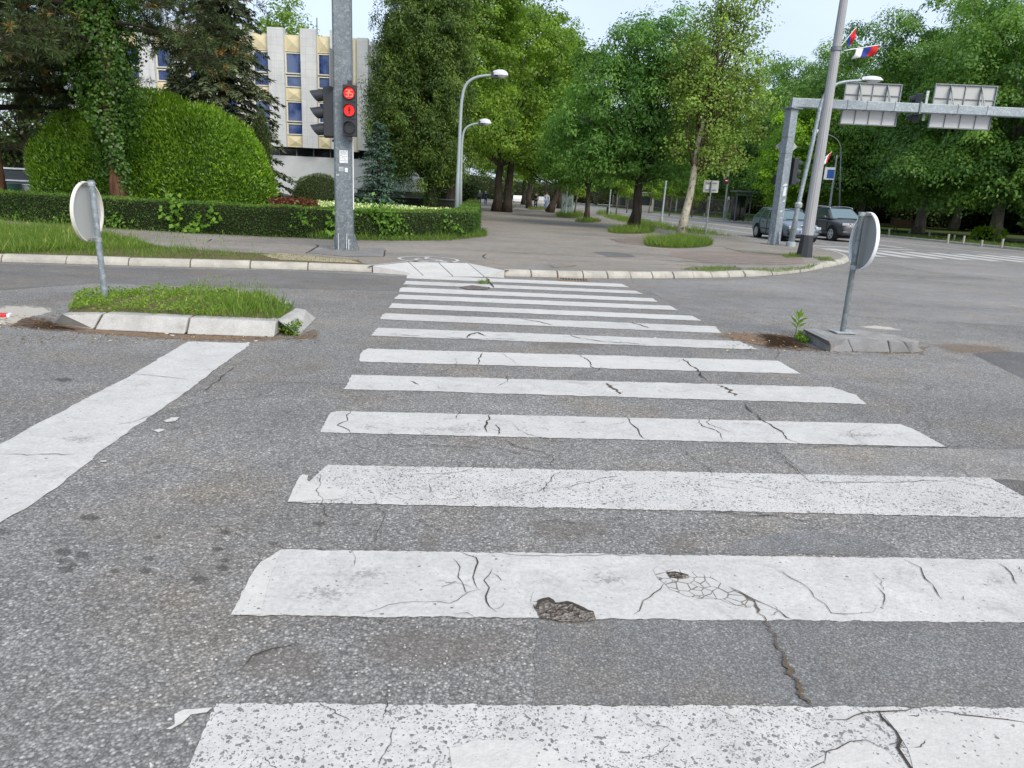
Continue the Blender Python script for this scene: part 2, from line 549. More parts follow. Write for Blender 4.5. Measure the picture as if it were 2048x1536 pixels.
# asphalt patches of other age
for ip, (nm, mt, pp) in enumerate([
    ('asphalt_patch', 'road_smooth', [(1072, 1240), (1530, 1236), (2380, 1250), (2560, 1432), (1600, 1412), (1066, 1411)]),
    ('asphalt_patch', 'road_smooth', [(1440, 1108), (1465, 1085), (1520, 1070), (1640, 1062), (1740, 1075), (1790, 1092), (1800, 1112)]),
    ('asphalt_patch', 'road_light', [(1556, 902), (1690, 894), (1900, 897), (2160, 900), (2260, 975), (1960, 957), (1640, 962), (1615, 950)]),
    ('asphalt_patch', 'road_dark', [(1945, 708), (1990, 703), (2180, 708), (2420, 840), (2240, 840), (2020, 745)]),
    ('asphalt_patch', 'road_dark', [(1940, 958), (2060, 963), (2060, 1025), (2045, 1018)]),
]):
    struct(nm, MB().poly(jag_poly(px_poly(pp, 0, Z_PATCH - .0002 * ip), 0.05, 0.008)), M[mt])
# smoother, lighter carriageway of the side street and far lane, darker strip along the kerb at the left
lane = [at(-40, 583), at(200, 566), at(420, 573), at(700, 580), at(812, 583), at(820, 553), at(540, 541), at(250, 535), at(-40, 526)]
struct('asphalt_strip', MB().poly(jag_poly(flat(lane, Z_PATCH), 0.15, 0.01)), asphalt('asphalt_strip', 105, 0.165, 0.245, (1.01, 1.0, 0.99), 21, 0.7, 0.3))
mid = [at(-40, 590), at(60, 587), at(200, 572), at(420, 576), at(700, 583), at(806, 586), at(790, 600), at(500, 607), at(300, 603), at(-40, 620)]
side = [at(1262, 562), at(1450, 562), at(1600, 553), at(1640, 560), at(1800, 556), at(2100, 570), at(2100, 655), at(1800, 640), at(1560, 622), at(1410, 630), at(1330, 600)]
struct('asphalt_strip', MB().poly(jag_poly(flat(side, Z_PATCH), 0.15, 0.015)), asphalt('asphalt_street_near', 95, 0.235, 0.33, (1.0, 1.0, 1.01), 27, 0.7, 0.3))
kfar = [np.array([24.9, 34.0, 0]), np.array([23.4, 48.0, 0])]
st = [np.array([11.9, 26.0, 0]), np.array([11.35, 29.5, 0]) , np.array([10.2, 36.0, 0]), np.array([7.6, 66.0, 0]), np.array([4.6, 104.0, 0]), np.array([-1.0, 176.0, 0]),
      np.array([13, 176.0, 0]), np.array([17.5, 110.0, 0]), np.array([21.0, 74.0, 0]), np.array([23.3, 48.0, 0]), np.array([24.8, 35.5, 0]), np.array([27.0, 26.0, 0]), np.array([28.0, 19.0, 0]), np.array([13.0, 16.6, 0]), np.array([11.2, 20.5, 0])]
struct('street', MB().poly(flat(st, Z_PATCH - 0.001)), asphalt('asphalt_street', 80, 0.25, 0.34, (1.0, 1.0, 1.01), 23, 0.6, 0.2))

# ---- pavement with kerb
KERB = [np.array([-46.0, 4.9, 0]), np.array([-20.0, 9.7, 0])] + [at(*p) for p in [(0, 524), (250, 532), (540, 538), (745, 545), (830, 549), (1005, 553), (1150, 557), (1300, 558), (1450, 556), (1560, 551), (1620, 543), (1655, 535)]] + \
       [np.array(p) for p in [(9.75, 21.6, 0), (10.6, 23.4, 0), (11.1, 25.4, 0), (11.25, 27.4, 0), (11.1, 29.3, 0), (10.35, 34.6, 0), (9.3, 45.0, 0), (7.5, 67.6, 0), (4.4, 104.0, 0), (-1.2, 176.0, 0)]]
for p in KERB: p[2] = 0


def smooth_path(pts, it=2):
    pts = [np.asarray(p, float) for p in pts]
    for _ in range(it):
        q = [pts[0]]
        for a, b in zip(pts[:-1], pts[1:]): q += [0.75 * a + 0.25 * b, 0.25 * a + 0.75 * b]
        pts = q + [pts[-1]]
    return pts


def path_walk(pts):
    pts = np.array(pts); seg = np.linalg.norm(np.diff(pts, axis=0), axis=1)
    s = np.concatenate([[0], np.cumsum(seg)])
    return pts, s


def path_at(pts, s, d):
    d = max(0, min(s[-1] - 1e-6, d)); i = int(np.searchsorted(s, d, 'right') - 1)
    i = min(i, len(pts) - 2)
    t = (pts[i + 1] - pts[i]); L = np.linalg.norm(t)
    p = pts[i] + t * ((d - s[i]) / L); t = t / L
    return p, t, np.array([-t[1], t[0], 0])         # left normal: the pavement side


KP = smooth_path(KERB, 2)
KPA, KS = path_walk(KP)
KW, KH, PZ = 0.20, 0.13, 0.12
inner = [path_at(KPA, KS, d)[0] + path_at(KPA, KS, d)[2] * KW for d in np.arange(0, KS[-1], 0.6)]
ramp_back = [(744, 530), (815, 524), (935, 526), (1011, 541)]
RB = [at(x, y, PZ) for x, y in ramp_back]
keep = [p for p in inner if not (RB[0][0] - 0.05 < p[0] < RB[-1][0] + 0.05 and p[1] < 16)]
i0 = max(i for i, p in enumerate(keep) if p[0] <= RB[0][0] - 0.05 and p[1] < 16)
poly = keep[:i0 + 1] + [np.array([p[0], p[1], 0]) for p in RB] + keep[i0 + 1:] + [np.array([-46.0, 180.0, 0])]
struct('pavement', MB().poly(flat(poly, PZ)), M['pavement'])
PZ1, PZ2, PZ3 = PZ + 0.004, PZ + 0.008, PZ + 0.012

RF = [at(745, 532.0, 0.122)] + [at(x, y, 0.012) for x, y in [(846, 550.5), (905, 551.5), (968, 552.5)]] + [at(1010, 542.5, 0.122)]
dd_ = np.arange(0, KS[-1], 0.01)
near_ = [q for q in dd_ if path_at(KPA, KS, q)[0][1] < 16]
DA = min(near_, key=lambda q: abs(path_at(KPA, KS, q)[0][0] - RF[0][0])); DB = min(near_, key=lambda q: abs(path_at(KPA, KS, q)[0][0] - RF[4][0]))
kb = MB()
d = 0.0
while d < KS[-1] - 0.5:
    p, t, n_ = path_at(KPA, KS, d)
    L = 1.0 if p[0] < -1.6 else (0.52 if p[1] < 32 else 1.0)
    if d < DA < d + L * 1.4: L = DA - d
    if DA - .01 <= d < DB: d = DB; continue
    p2, t2, n2 = path_at(KPA, KS, d + L - 0.018)
    if p[1] > 70: L = 4.0; p2, t2, n2 = path_at(KPA, KS, d + L - 0.02)
    mx = (p[0] + p2[0]) / 2
    if True:
        dz = rnd.uniform(-0.006, 0.006); do = rnd.uniform(-0.012, 0.012)
        sec = [(-0.0 + do, 0.0), (0.012 + do, 0.055 + dz), (0.085 + do, KH + dz), (KW, KH + dz), (KW + 0.02, 0.0)]
        vs = [p + n_ * a + np.array([0, 0, b]) for a, b in sec] + [p2 + n2 * a + np.array([0, 0, b]) for a, b in sec]
        k = len(sec)
        kb.add(vs, [tuple(range(k)), tuple(range(k, 2 * k))[::-1]] + [(i, k + i, k + (i + 1) % k, (i + 1) % k) for i in range(k)])
    d += L
struct('kerb', kb, M['kerb'], bevel=0.012)
# dark bed under the kerb joints
kb = MB()
for d in np.arange(0, KS[-1] - 1, 1.0):
    p, t, n_ = path_at(KPA, KS, d); p2, t2, n2 = path_at(KPA, KS, d + 1.0)
    if DA - 1.0 < d < DB + .0: continue
    kb.poly([p + n_ * 0.10 + [0, 0, 0.105], p2 + n2 * 0.10 + [0, 0, 0.105], p2 + n2 * 0.22 + [0, 0, 0.105], p + n_ * 0.22 + [0, 0, 0.105]])
    kb.poly([p + n_ * 0.03 + [0, 0, 0.002], p2 + n2 * 0.03 + [0, 0, 0.002], p2 + n2 * 0.10 + [0, 0, 0.105], p + n_ * 0.10 + [0, 0, 0.105]])
struct('kerb_bed', kb, M['soil'])

# dropped kerb: sloped painted slabs in front of the crossing
RK = [at(x, y, PZ + 0.006) for x, y in [(748, 531), (817, 524), (877, 525), (936, 526), (1010, 541)]]
rb = MB()
for k in range(4):
    e = 0.010
    a, b, c, d_ = RF[k], RF[k + 1], RK[k + 1], RK[k]
    ux = nrm(b - a) * e; uy = nrm(c - d_) * e
    a, b, c, d_ = a + ux, b - ux, c - uy, d_ + uy
    low = lambda q: np.array([q[0], q[1], -0.01])
    rb.add([a, b, c, d_, low(a), low(b), low(c), low(d_)], [(0, 1, 2, 3), (4, 7, 6, 5), (0, 4, 5, 1), (1, 5, 6, 2), (2, 6, 7, 3), (3, 7, 4, 0)])
struct('dropped_kerb', rb, M['ramp'])
rb = MB()
for k in range(4): rb.poly([q - np.array([0, 0, .012]) for q in (RF[k], RF[k + 1], RK[k + 1], RK[k])])
struct('dropped_kerb_bed', rb, M['soil'])
# thin painted line behind the slabs
ln = MB()
for a, b in (((738, 531), (816, 522.5)), ((816, 522.5), (938, 524.5))):
    A, B = at(*a, PZ2), at(*b, PZ2); n_ = nrm(np.cross([0, 0, 1], B - A)) * 0.03
    ln.poly([A - n_, B - n_, B + n_, A + n_])
struct('painted_line', ln, M['paint_far'])
# wheelchair symbol painted on the pavement
wc = at(857, 518.5, PZ2); wm = MB()
RX, RY = 0.64, 0.66
for k in range(48):
    a0, a1 = 2 * math.pi * k / 48, 2 * math.pi * (k + 1) / 48
    wm.poly([wc + [RX * math.cos(a0), RY * math.sin(a0), 0], wc + [RX * math.cos(a1), RY * math.sin(a1), 0], wc + [(RX - .07) * math.cos(a1), (RY - .07) * math.sin(a1), 0], wc + [(RX - .07) * math.cos(a0), (RY - .07) * math.sin(a0), 0]][::-1])
for k in range(5, 22):        # the wheel
    a0, a1 = math.pi * (0.75 + 1.35 * (k - 5) / 17), math.pi * (0.75 + 1.35 * (k - 4) / 17)
    cc = wc + [-0.02, -0.12, 0.0005]
    wm.poly([cc + [.27 * math.cos(a0), .27 * math.sin(a0), 0], cc + [.27 * math.cos(a1), .27 * math.sin(a1), 0], cc + [.19 * math.cos(a1), .19 * math.sin(a1), 0], cc + [.19 * math.cos(a0), .19 * math.sin(a0), 0]][::-1])
for (a, b) in (((-.08, .34), (-.03, -.02)), ((-.03, -.02), (.22, -.04)), ((.22, -.04), (.34, -.34)), ((-.05, .16), (.16, .14)), ((.34, -.34), (.42, -.31))):
    A, B = wc + [a[0], a[1], .001], wc + [b[0], b[1], .001]; n_ = nrm(np.cross([0, 0, 1], B - A)) * 0.045
    wm.poly([A - n_, B - n_, B + n_, A + n_])
wm.poly([wc + [-.09 + .075 * math.cos(a), .43 + .075 * math.sin(a), .001] for a in np.linspace(0, 2 * math.pi, 16, False)])
struct('wheelchair_symbol', wm, M['paint_far'])

# far kerb of the side street and the park ground behind it
FK = [np.array(p, float) for p in [(36, 8, 0), (29.5, 18, 0), (26.6, 27.5, 0), (25.0, 36, 0), (23.4, 48.5, 0), (21.6, 70, 0), (18.2, 106, 0), (13.2, 176, 0)]]
FKA, FS_ = path_walk(smooth_path(FK, 2))
kb = MB(); d = 0.0
while d < FS_[-1] - 2:
    p, t, n_ = path_at(FKA, FS_, d); p2, t2, n2 = path_at(FKA, FS_, d + 0.985)
    n_, n2 = -n_, -n2
    sec = [(0, 0), (0.01, 0.10), (0.03, 0.12), (0.16, 0.12), (0.18, 0)]
    vs = [p + n_ * a + np.array([0, 0, b]) for a, b in sec] + [p2 + n2 * a + np.array([0, 0, b]) for a, b in sec]
    kb.add(vs, [tuple(range(5))[::-1], tuple(range(5, 10))] + [(i, (i + 1) % 5, 5 + (i + 1) % 5, 5 + i) for i in range(5)])
    d += 1.0
struct('kerb', kb, M['kerb'])
inn = [path_at(FKA, FS_, d)[0] - path_at(FKA, FS_, d)[2] * 0.15 for d in np.arange(0, FS_[-1], 2.0)]
t_ = NT('park_floor')
c_ = t_.ramp(t_.noise(0.7, 7, 0.65).outputs[0], [(0.35, (0.05, 0.065, 0.024)), (0.52, (0.055, 0.085, 0.02)), (0.66, (0.10, 0.08, 0.05))])
M['park'] = t_.bsdf(c_, 0.95, 0, t_.bump(t_.noise(20, 5, 0.7).outputs[0], 0.7, 0.05), 0.1)
struct('park_ground', MB().poly(flat(inn + [np.array([160., 176., 0]), np.array([160., 8., 0])], 0.10)[::-1]), M['park'])
# gravel path in the park
pth = [np.array([52, 41, 0]), np.array([36.5, 47.5, 0]), np.array([30, 49.5, 0]), np.array([27.2, 51.5, 0]), np.array([27.2, 53.2, 0]), np.array([31, 51.5, 0]), np.array([37, 49.5, 0]), np.array([53, 43.5, 0])]
struct('park_path', MB().poly(flat(pth, 0.106)), plain('gravel_path', (0.24, 0.225, 0.20), 0.95, 0, 0.2, 7, 0.1, 0.5))

# park bed behind the hedge at the left
bed = [np.array(p, float) for p in [(-46, 25, 0), (-14.9, 21.6, 0), (-7.3, 19.9, 0), (-4.0, 20.7, 0), (-2.3, 22.4, 0), (-1.75, 25.3, 0), (-3.2, 60, 0), (-9, 150, 0), (-46, 150, 0)]]
struct('park_bed', MB().poly(flat(bed, PZ + 0.02)), M['park'])

# ------------------------------------------------------------------ painted markings
STR = [  # outlines of the crossing stripes, as seen
    ('paint_clean', [(815, 550), (1243, 568), (1258, 575), (812, 557)]),
    ('paint_worn', [(812, 562), (1272, 582), (1287, 588.5), (807, 569)]),
    ('paint_clean', [(800, 577), (806, 575), (1305, 597), (1315, 604), (798, 584)]),
    ('paint_clean', [(790, 596), (798, 589.5), (1340, 612), (1356, 621), (788, 598)]),
    ('paint_clean', [(785, 607), (1385, 632), (1403, 642), (777, 616)]),
    ('paint_worn', [(764, 631), (770, 627), (1430, 653), (1443, 667), (762, 639)]),
    ('paint_worn', [(750, 661), (757, 656), (1478, 683), (1520, 700), (742, 672)]),
    ('paint_clean', [(720, 710), (724, 703), (735, 698), (1555, 722), (1601, 748), (719, 724)]),
    ('paint_worn', [(697, 766), (700, 758), (704, 750), (1662, 775), (1710, 790), (1733, 809), (688, 779)]),
    ('paint_worn', [(655, 836), (663, 826), (675, 823), (1800, 849), (1825, 858), (1893, 895), (640, 866)]),
    ('paint_speck', [(655, 931), (1978, 957), (2130, 1038), (575, 1006)]),
    ('paint_worn', [(505, 1148), (522, 1126), (562, 1101), (2300, 1124), (2460, 1254), (2060, 1247), (462, 1232)]),
    ('paint_speck', [(432, 1409), (2660, 1421), (2850, 1700), (330, 1640)]),
]
for ks, (mt, pp) in enumerate(STR):
    struct('crossing_stripe', MB().poly(jag_poly(px_poly(pp, 0, Z_PAINT), 0.03 if ks < 9 else 0.014, 0.009 if ks < 9 else 0.0045)), M[mt])
struct('stop_line', MB().poly(jag_poly(px_poly([(375, 684), (498, 687), (500, 690), (430, 741), (380, 780), (252, 868), (170, 930), (80, 1000), (-60, 1082), (-60, 925), (80, 846), (255, 755)], 0, Z_PAINT), 0.06, 0.010)), M['paint_worn'])
# fresh thick drips and refilled corners over the worn stripes
for pp in [
    [(575, 1006), (584, 985), (598, 956), (604, 951), (616, 953), (613, 962), (622, 969), (640, 972), (662, 970), (680, 980), (690, 994), (678, 1000), (640, 1003)],
    [(795, 997), (812, 991), (828, 996), (815, 1002)], [(865, 992), (880, 988), (890, 996), (905, 993), (916, 998), (880, 1001)],
    [(462, 1232), (487, 1186), (505, 1148), (522, 1126), (562, 1105), (548, 1135), (535, 1175), (522, 1231)],
    [(335, 1460), (349, 1452), (352, 1430), (372, 1420), (425, 1418), (415, 1428), (382, 1433), (365, 1448), (343, 1461)],
    [(897, 1500), (925, 1494), (945, 1485), (990, 1484), (1052, 1486), (1070, 1497), (1110, 1513), (1150, 1530), (1190, 1545), (1180, 1640), (930, 1640), (905, 1530)],
    [(1600, 1545), (1640, 1520), (1668, 1498), (1700, 1488), (1735, 1490), (1775, 1505), (1800, 1530), (1830, 1640), (1590, 1640)],
    [(1768, 1434), (1795, 1428), (1850, 1432), (2100, 1441), (2300, 1640), (1850, 1640), (1815, 1500), (1790, 1462)],
    [(1445, 1426), (1470, 1418), (1482, 1424), (1465, 1434)],
    [(328, 843), (345, 836), (359, 836), (350, 844), (332, 846)], [(308, 862), (320, 859), (332, 861), (318, 866)],
    [(200, 924), (212, 922), (214, 925), (203, 926)], [(297, 1531), (302, 1528), (307, 1531), (304, 1540)],
]:
    struct('paint_blob', MB().poly(jag_poly(px_poly(pp, 0, Z_OVER), 0.03, 0.003)), M['paint_fresh'])

# side street crossing, stop line, lane lines, arrows
def street_quad(c, half_l, half_w, skew=0.0):
    c = np.asarray(c, float)
    return [c - SDIR * half_l - SNOR * half_w, c - SDIR * half_l + SNOR * half_w, c + SDIR * half_l + SNOR * half_w, c + SDIR * half_l - SNOR * half_w]


for k in range(12):
    c = np.array([12.55 + 1.13 * k, 27.6 + 0.16 * k, 0])
    struct('crossing_stripe', MB().poly(jag_poly(flat(street_quad(c, 1.9, 0.28), Z_PAINT), 0.2, 0.012)), M['paint_far'])
mk = MB()
mk.poly(flat([np.array([12.0, 30.9, 0]), np.array([17.0, 31.4, 0]), np.array([17.0, 31.9, 0]), np.array([11.9, 31.4, 0])], Z_PAINT))
struct('stop_line', mk, M['paint_far'])


def off_street(x_at30, y):
    return np.array([x_at30, 30, 0]) + SDIR * (y - 30)


ll = MB()
for x0, y0, y1, w in ((14.2, 33.0, 160, 0.08), (17.4, 33.0, 160, 0.10), (17.65, 33.0, 60, 0.08), (20.8, 31.5, 44, 0.06)):
    A, B = off_street(x0, y0), off_street(x0, y1)
    ll.poly(flat([A - SNOR * w, A + SNOR * w, B + SNOR * w, B - SNOR * w], Z_PAINT))
for y in range(46, 150, 8):
    A, B = off_street(20.9, y), off_street(20.9, y + 4)
    ll.poly(flat([A - SNOR * .07, A + SNOR * .07, B + SNOR * .07, B - SNOR * .07], Z_PAINT))
struct('lane_line', ll, M['paint_far'])
ar = MB()
for cx, cy in ((12.3, 46.0), (15.6, 40.5), (12.3, 66.0)):
    c = off_street(cx, cy)
    L = lambda a, b: c + SNOR * a + SDIR * b + np.array([0, 0, Z_PAINT])
    ar.poly([L(-.09, 1.0), L(.09, 1.0), L(.09, 3.2), L(-.09, 3.2)][::-1] if False else [L(-.09, 1.0), L(.09, 1.0), L(.09, 3.2), L(-.09, 3.2)])
    ar.poly([L(0, -1.2), L(.42, 1.0), L(-.42, 1.0)])
struct('road_arrow', ar, M['paint_far'])

# ------------------------------------------------------------------ cracks, holes, stains, dirt
def ribbon(mb, pts, w, z, jit=0.012, step=0.035, taper=True):
    rs = resample([np.array([p[0], p[1], 0]) for p in pts], step)
    n = len(rs)
    if n < 3: rs = resample(rs, step / 3); n = len(rs)
    L, Rr = [], []
    wob = 0.0
    for i, p in enumerate(rs):
        t = nrm(rs[min(i + 1, n - 1)] - rs[max(i - 1, 0)]); nn = np.array([-t[1], t[0], 0])
        wob = 0.55 * wob + rnd.uniform(-jit, jit)
        k = i / (n - 1)
        ww = w * rnd.uniform(0.35, 1.25) * (min(1, 0.15 + 5 * min(k, 1 - k)) if taper else 1)
        q = p + nn * wob + np.array([0, 0, z])
        L.append(q + nn * ww / 2); Rr.append(q - nn * ww / 2)
    b = L + Rr
    mb.add(b, [(i, n + i, n + i + 1, i + 1) for i in range(n - 1)])


CR = [  # photo outlines of the cracks: points, width in metres
    ([(919, 1104), (952, 1118), (953, 1157), (960, 1180)], .010), ([(905, 1120), (919, 1137), (924, 1157), (924, 1188), (936, 1190)], .0045),
    ([(986, 1140), (974, 1164), (977, 1178), (967, 1195), (965, 1207), (986, 1229)], .007), ([(727, 1231), (762, 1222), (775, 1212), (830, 1203), (899, 1209), (940, 1188), (970, 1183)], .0045),
    ([(952, 1116), (984, 1112), (1018, 1111), (1128, 1116), (1303, 1113)], .004), ([(1333, 1164), (1282, 1215), (1270, 1234)], .005),
    ([(1464, 1176), (1540, 1212), (1574, 1236), (1584, 1240)], .008), ([(1809, 1121), (1836, 1137), (1838, 1149), (1858, 1171), (1882, 1205)], .007),
    ([(1992, 1126), (2019, 1147), (2035, 1173)], .006), ([(1750, 1171), (1771, 1202), (1769, 1219)], .005),
    ([(1547, 1140), (1601, 1168), (1632, 1197), (1653, 1212), (1663, 1229), (1745, 1226), (1752, 1212)], .0045),
    ([(1749, 1424), (1759, 1438), (1786, 1465), (1797, 1500), (1817, 1540), (1835, 1600)], .016), ([(1643, 1445), (1735, 1436), (1786, 1430), (1838, 1424)], .006),
    ([(1850, 1432), (1950, 1433), (2060, 1447)], .005), ([(1600, 1545), (1640, 1520), (1668, 1498), (1700, 1488), (1735, 1490), (1775, 1505), (1800, 1530)], .004),
    ([(1410, 1031), (1437, 1024), (1495, 1032), (1553, 1032), (1608, 1044), (1649, 1051)], .011),
    ([(1365, 718), (1375, 725), (1391, 737), (1413, 763)], .02), ([(1487, 804), (1509, 828), (1533, 848), (1564, 864), (1574, 879), (1608, 891), (1639, 896)], .014),
    ([(1639, 896), (1690, 893), (1759, 895), (1896, 896), (1951, 891)], .008), ([(1553, 903), (1581, 931), (1622, 965), (1701, 967), (1827, 966), (1910, 961)], .008),
    ([(1393, 840), (1406, 853), (1434, 862), (1451, 884)], .009), ([(1365, 900), (1389, 920), (1416, 939), (1423, 954)], .007), ([(1416, 939), (1447, 930), (1502, 934), (1547, 934)], .005),
    ([(963, 706), (958, 722), (956, 730)], .014), ([(1155, 710), (1179, 723), (1182, 734), (1199, 740)], .014), ([(819, 763), (835, 771)], .02),
    ([(703, 824), (691, 835), (692, 843), (677, 852), (694, 862), (696, 869)], .008), ([(982, 830), (972, 847), (975, 866)], .016), ([(994, 850), (999, 871)], .010),
    ([(1254, 836), (1271, 859), (1288, 881)], .012), ([(1004, 879), (1032, 893), (1086, 905), (1107, 913), (1103, 931), (1115, 944)], .008), ([(785, 891), (874, 893), (977, 898)], .007),
    ([(935, 678), (942, 669), (956, 666), (973, 674)], .035), ([(800, 671), (840, 673)], .02), ([(1137, 670), (1161, 678), (1198, 683), (1300, 690)], .02), ([(891, 676), (960, 679), (1038, 679)], .02),
    ([(1038, 638), (1082, 645), (1106, 652)], .025), ([(1257, 645), (1277, 650), (1301, 657)], .03), ([(973, 556), (980, 566), (987, 576)], .06),
    ([(474, 732), (425, 770), (411, 782), (373, 785)], .012), ([(267, 750), (380, 760)], .006), ([(0, 911), (154, 912)], .006), ([(473, 766), (582, 766), (685, 770)], .006),
    ([(490, 1339), (507, 1315), (548, 1304), (596, 1289)], .007), ([(905, 1234), (933, 1231), (959, 1243)], .009), ([(330, 862), (370, 856), (392, 857)], .008),
    ([(1690, 768), (1760, 790), (1800, 800)], .006), ([(1842, 768), (1880, 782)], .006), ([(1900, 925), (1950, 965)], .005), ([(1740, 915), (1755, 935)], .004),
    ([(1560, 690), (1552, 722)], .006), ([(1060, 1046), (1120, 1044), (1160, 1050)], .006), ([(1305, 1024), (1345, 1032)], .008), ([(1670, 975), (1715, 1000)], .003),
    ([(1900, 655), (1990, 662), (2050, 668)], .006), ([(1590, 640), (1700, 650)], .006), ([(700, 1104), (710, 1118), (705, 1135)], .003), ([(1583, 1055), (1640, 1060)], .004),
]
cr = MB()
for pp, w in CR:
    ribbon(cr, [at(*p) for p in pp], w * .78, Z_CRACK)
for _ in range(70):        # hairline cracks in the paint
    k = rnd.randrange(7, 13); y = [0, 0, 0, 0, 0, 0, 0, 710, 780, 858, 980, 1175, 1470][k]
    x = rnd.uniform(720, 1500) if k < 11 else rnd.uniform(500, 2040)
    p = at(x, y + rnd.uniform(-12, 12) * (1 if k < 11 else 4)); a = rnd.uniform(0, 6.28); L = rnd.uniform(.04, .16)
    q = p + np.array([math.cos(a), math.sin(a), 0]) * L
    ribbon(cr, [p, (p + q) / 2 + np.array([rnd.uniform(-.02, .02), rnd.uniform(-.02, .02), 0]), q], .0026, Z_CRACK, .006, .012)
for _ in range(34):        # fine cracks wandering through the bare asphalt
    p = at(rnd.uniform(200, 2000), rnd.uniform(640, 1080)); a = rnd.gauss(0, .5) + (1.57 if rnd.random() < .4 else 0); pl = [p]
    for k in range(rnd.randrange(3, 8)):
        a += rnd.gauss(0, .35); pl.append(pl[-1] + np.array([math.cos(a), math.sin(a), 0]) * rnd.uniform(.06, .16))
    ribbon(cr, pl, rnd.uniform(.0025, .005), Z_CRACK, .008, .02)
struct('road_crack', cr, M['crack'])
cb = MB()
ribbon(cb, [at(*p) for p in [(1461, 1174), (1490, 1192), (1512, 1205), (1530, 1243), (1553, 1284), (1571, 1325)]], .009, Z_CRACK + .001, .014, .02)
ribbon(cb, [at(*p) for p in [(1565, 1310), (1584, 1356), (1601, 1390), (1622, 1416)]], .020, Z_CRACK + .001, .016, .012)
ribbon(cb, [at(*p) for p in [(1439, 771), (1461, 785), (1475, 794)]], .028, Z_CRACK + .001, .02, .02)
ribbon(cb, [at(*p) for p in [(1213, 768), (1227, 780), (1237, 790)]], .03, Z_CRACK + .001, .02, .02)
struct('road_crack', cb, M['crack_brown'])
# crazed, crumbling patch in the second stripe
t_ = NT('crazed_paint')
ve = t_.n("TexVoronoi", {"Vector": t_.tc.outputs["Object"], "Scale": 19.0, "Randomness": 1.0}, feature='DISTANCE_TO_EDGE').outputs["Distance"]
wv = t_.math('ADD', ve, t_.math('MULTIPLY', t_.math('SUBTRACT', t_.noise(24, 5).outputs[0], 0.5), 0.16))
edge = t_.math('MULTIPLY', t_.ramp(t_.math('SUBTRACT', wv, t_.math('MULTIPLY', t_.noise(6, 3).outputs[0], 0.05)), [(0.0, 1.0), (0.03, 0.0)]), 0.9)
pc_ = t_.ramp(t_.noise(9, 6, 0.7).outputs[0], [(0.3, (0.55, 0.54, 0.51)), (0.75, (0.40, 0.39, 0.37))])
M['crazed'] = t_.bsdf(t_.mix(edge, pc_, (0.15, 0.13, 0.11)), 0.85, 0, t_.bump(edge, -0.6, 0.01), 0.2)
struct('crazed_paint', MB().poly(jag_poly(px_poly([(1306, 1142), (1340, 1139), (1385, 1146), (1418, 1153), (1438, 1166), (1480, 1185), (1512, 1208), (1498, 1216), (1462, 1210), (1440, 1200), (1410, 1198), (1370, 1196), (1340, 1180), (1316, 1160)], 0, Z_OVER), .025, .005)), M['crazed'])
t_ = NT('broken_asphalt')
v_ = t_.vor(85.0); cc_ = t_.n("SeparateColor", {0: v_.outputs["Color"]}).outputs[0]
c_ = t_.mix(t_.ramp(t_.noise(14, 5).outputs[0], [(0.4, 0.0), (0.7, 0.5)]), t_.ramp(cc_, [(0, (.07, .055, .044)), (0.7, (.20, .17, .14)), (1, (.34, .31, .27))]), (0.34, 0.31, 0.28))
M['broken'] = t_.bsdf(c_, 0.95, 0, t_.bump(t_.math('ADD', v_.outputs["Distance"], t_.math('MULTIPLY', t_.noise(25, 5).outputs[0], 3.0)), 1.0, 0.015), 0.15)


def hole(pp, rimw):
    pts = jag_poly(px_poly(pp, 0, Z_OVER + .002), .02, .004)
    struct('pothole', MB().poly(pts), M['broken'])
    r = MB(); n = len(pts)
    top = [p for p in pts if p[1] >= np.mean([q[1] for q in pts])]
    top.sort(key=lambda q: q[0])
    ribbon(r, top, rimw, Z_CRACK + .002, .004, .015)  # dark ribbon on the far edge only: painted shade of a pit wall
    struct('pothole_rim_shade', r, M['crack'])


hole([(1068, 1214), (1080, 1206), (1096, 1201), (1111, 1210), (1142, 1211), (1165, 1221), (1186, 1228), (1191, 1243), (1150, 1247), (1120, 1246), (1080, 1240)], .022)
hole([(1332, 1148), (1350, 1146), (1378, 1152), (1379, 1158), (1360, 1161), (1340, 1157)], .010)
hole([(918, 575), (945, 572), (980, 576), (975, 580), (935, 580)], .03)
lf = MB().poly(jag_poly(px_poly([(1068, 1184), (1078, 1192), (1092, 1201), (1080, 1206), (1066, 1206), (1062, 1212), (1063, 1198)], 0, Z_OVER + .001), .02, .003))
struct('flaked_paint', lf, plain('flaked_paint', (0.40, 0.39, 0.38), 0.9, 0, 0.25, 20))

M['stain'] = fademat('oil_stain', (0.08, 0.078, 0.073), 0.40, 9.0, 0.6, 0.25, (0.10, 0.098, 0.09))
M['rust_stain'] = fademat('rusty_stain', (0.20, 0.165, 0.135), 0.24, 14.0, 0.9, 0.5, (0.26, 0.22, 0.185))
M['litter_dirt'] = fademat('needle_litter', (0.15, 0.095, 0.058), 0.85, 14.0, 0.95, 0.3, (0.32, 0.225, 0.15))
M['litter_thin'] = fademat('thin_litter', (0.20, 0.14, 0.09), 0.45, 12.0, 0.95, 0.4, (0.32, 0.24, 0.17))
M['litter_pale'] = fademat('pale_litter', (0.38, 0.345, 0.29), 0.85, 22.0, 0.95, 0.12, (0.60, 0.57, 0.51))
M['tread'] = fademat('tyre_wear', (0.25, 0.24, 0.23), 0.40, 48.0, 0.8, 0.35, (0.36, 0.35, 0.34), 1.3, 4.5)


def ell(cx, cy, rx, ry, z, n=22, wob=0.25):
    return [at(cx + rx * math.cos(a) * rnd.uniform(1 - wob, 1 + wob), cy + ry * math.sin(a) * rnd.uniform(1 - wob, 1 + wob), 0) + np.array([0, 0, z]) for a in np.linspace(0, 2 * math.pi, n, False)]


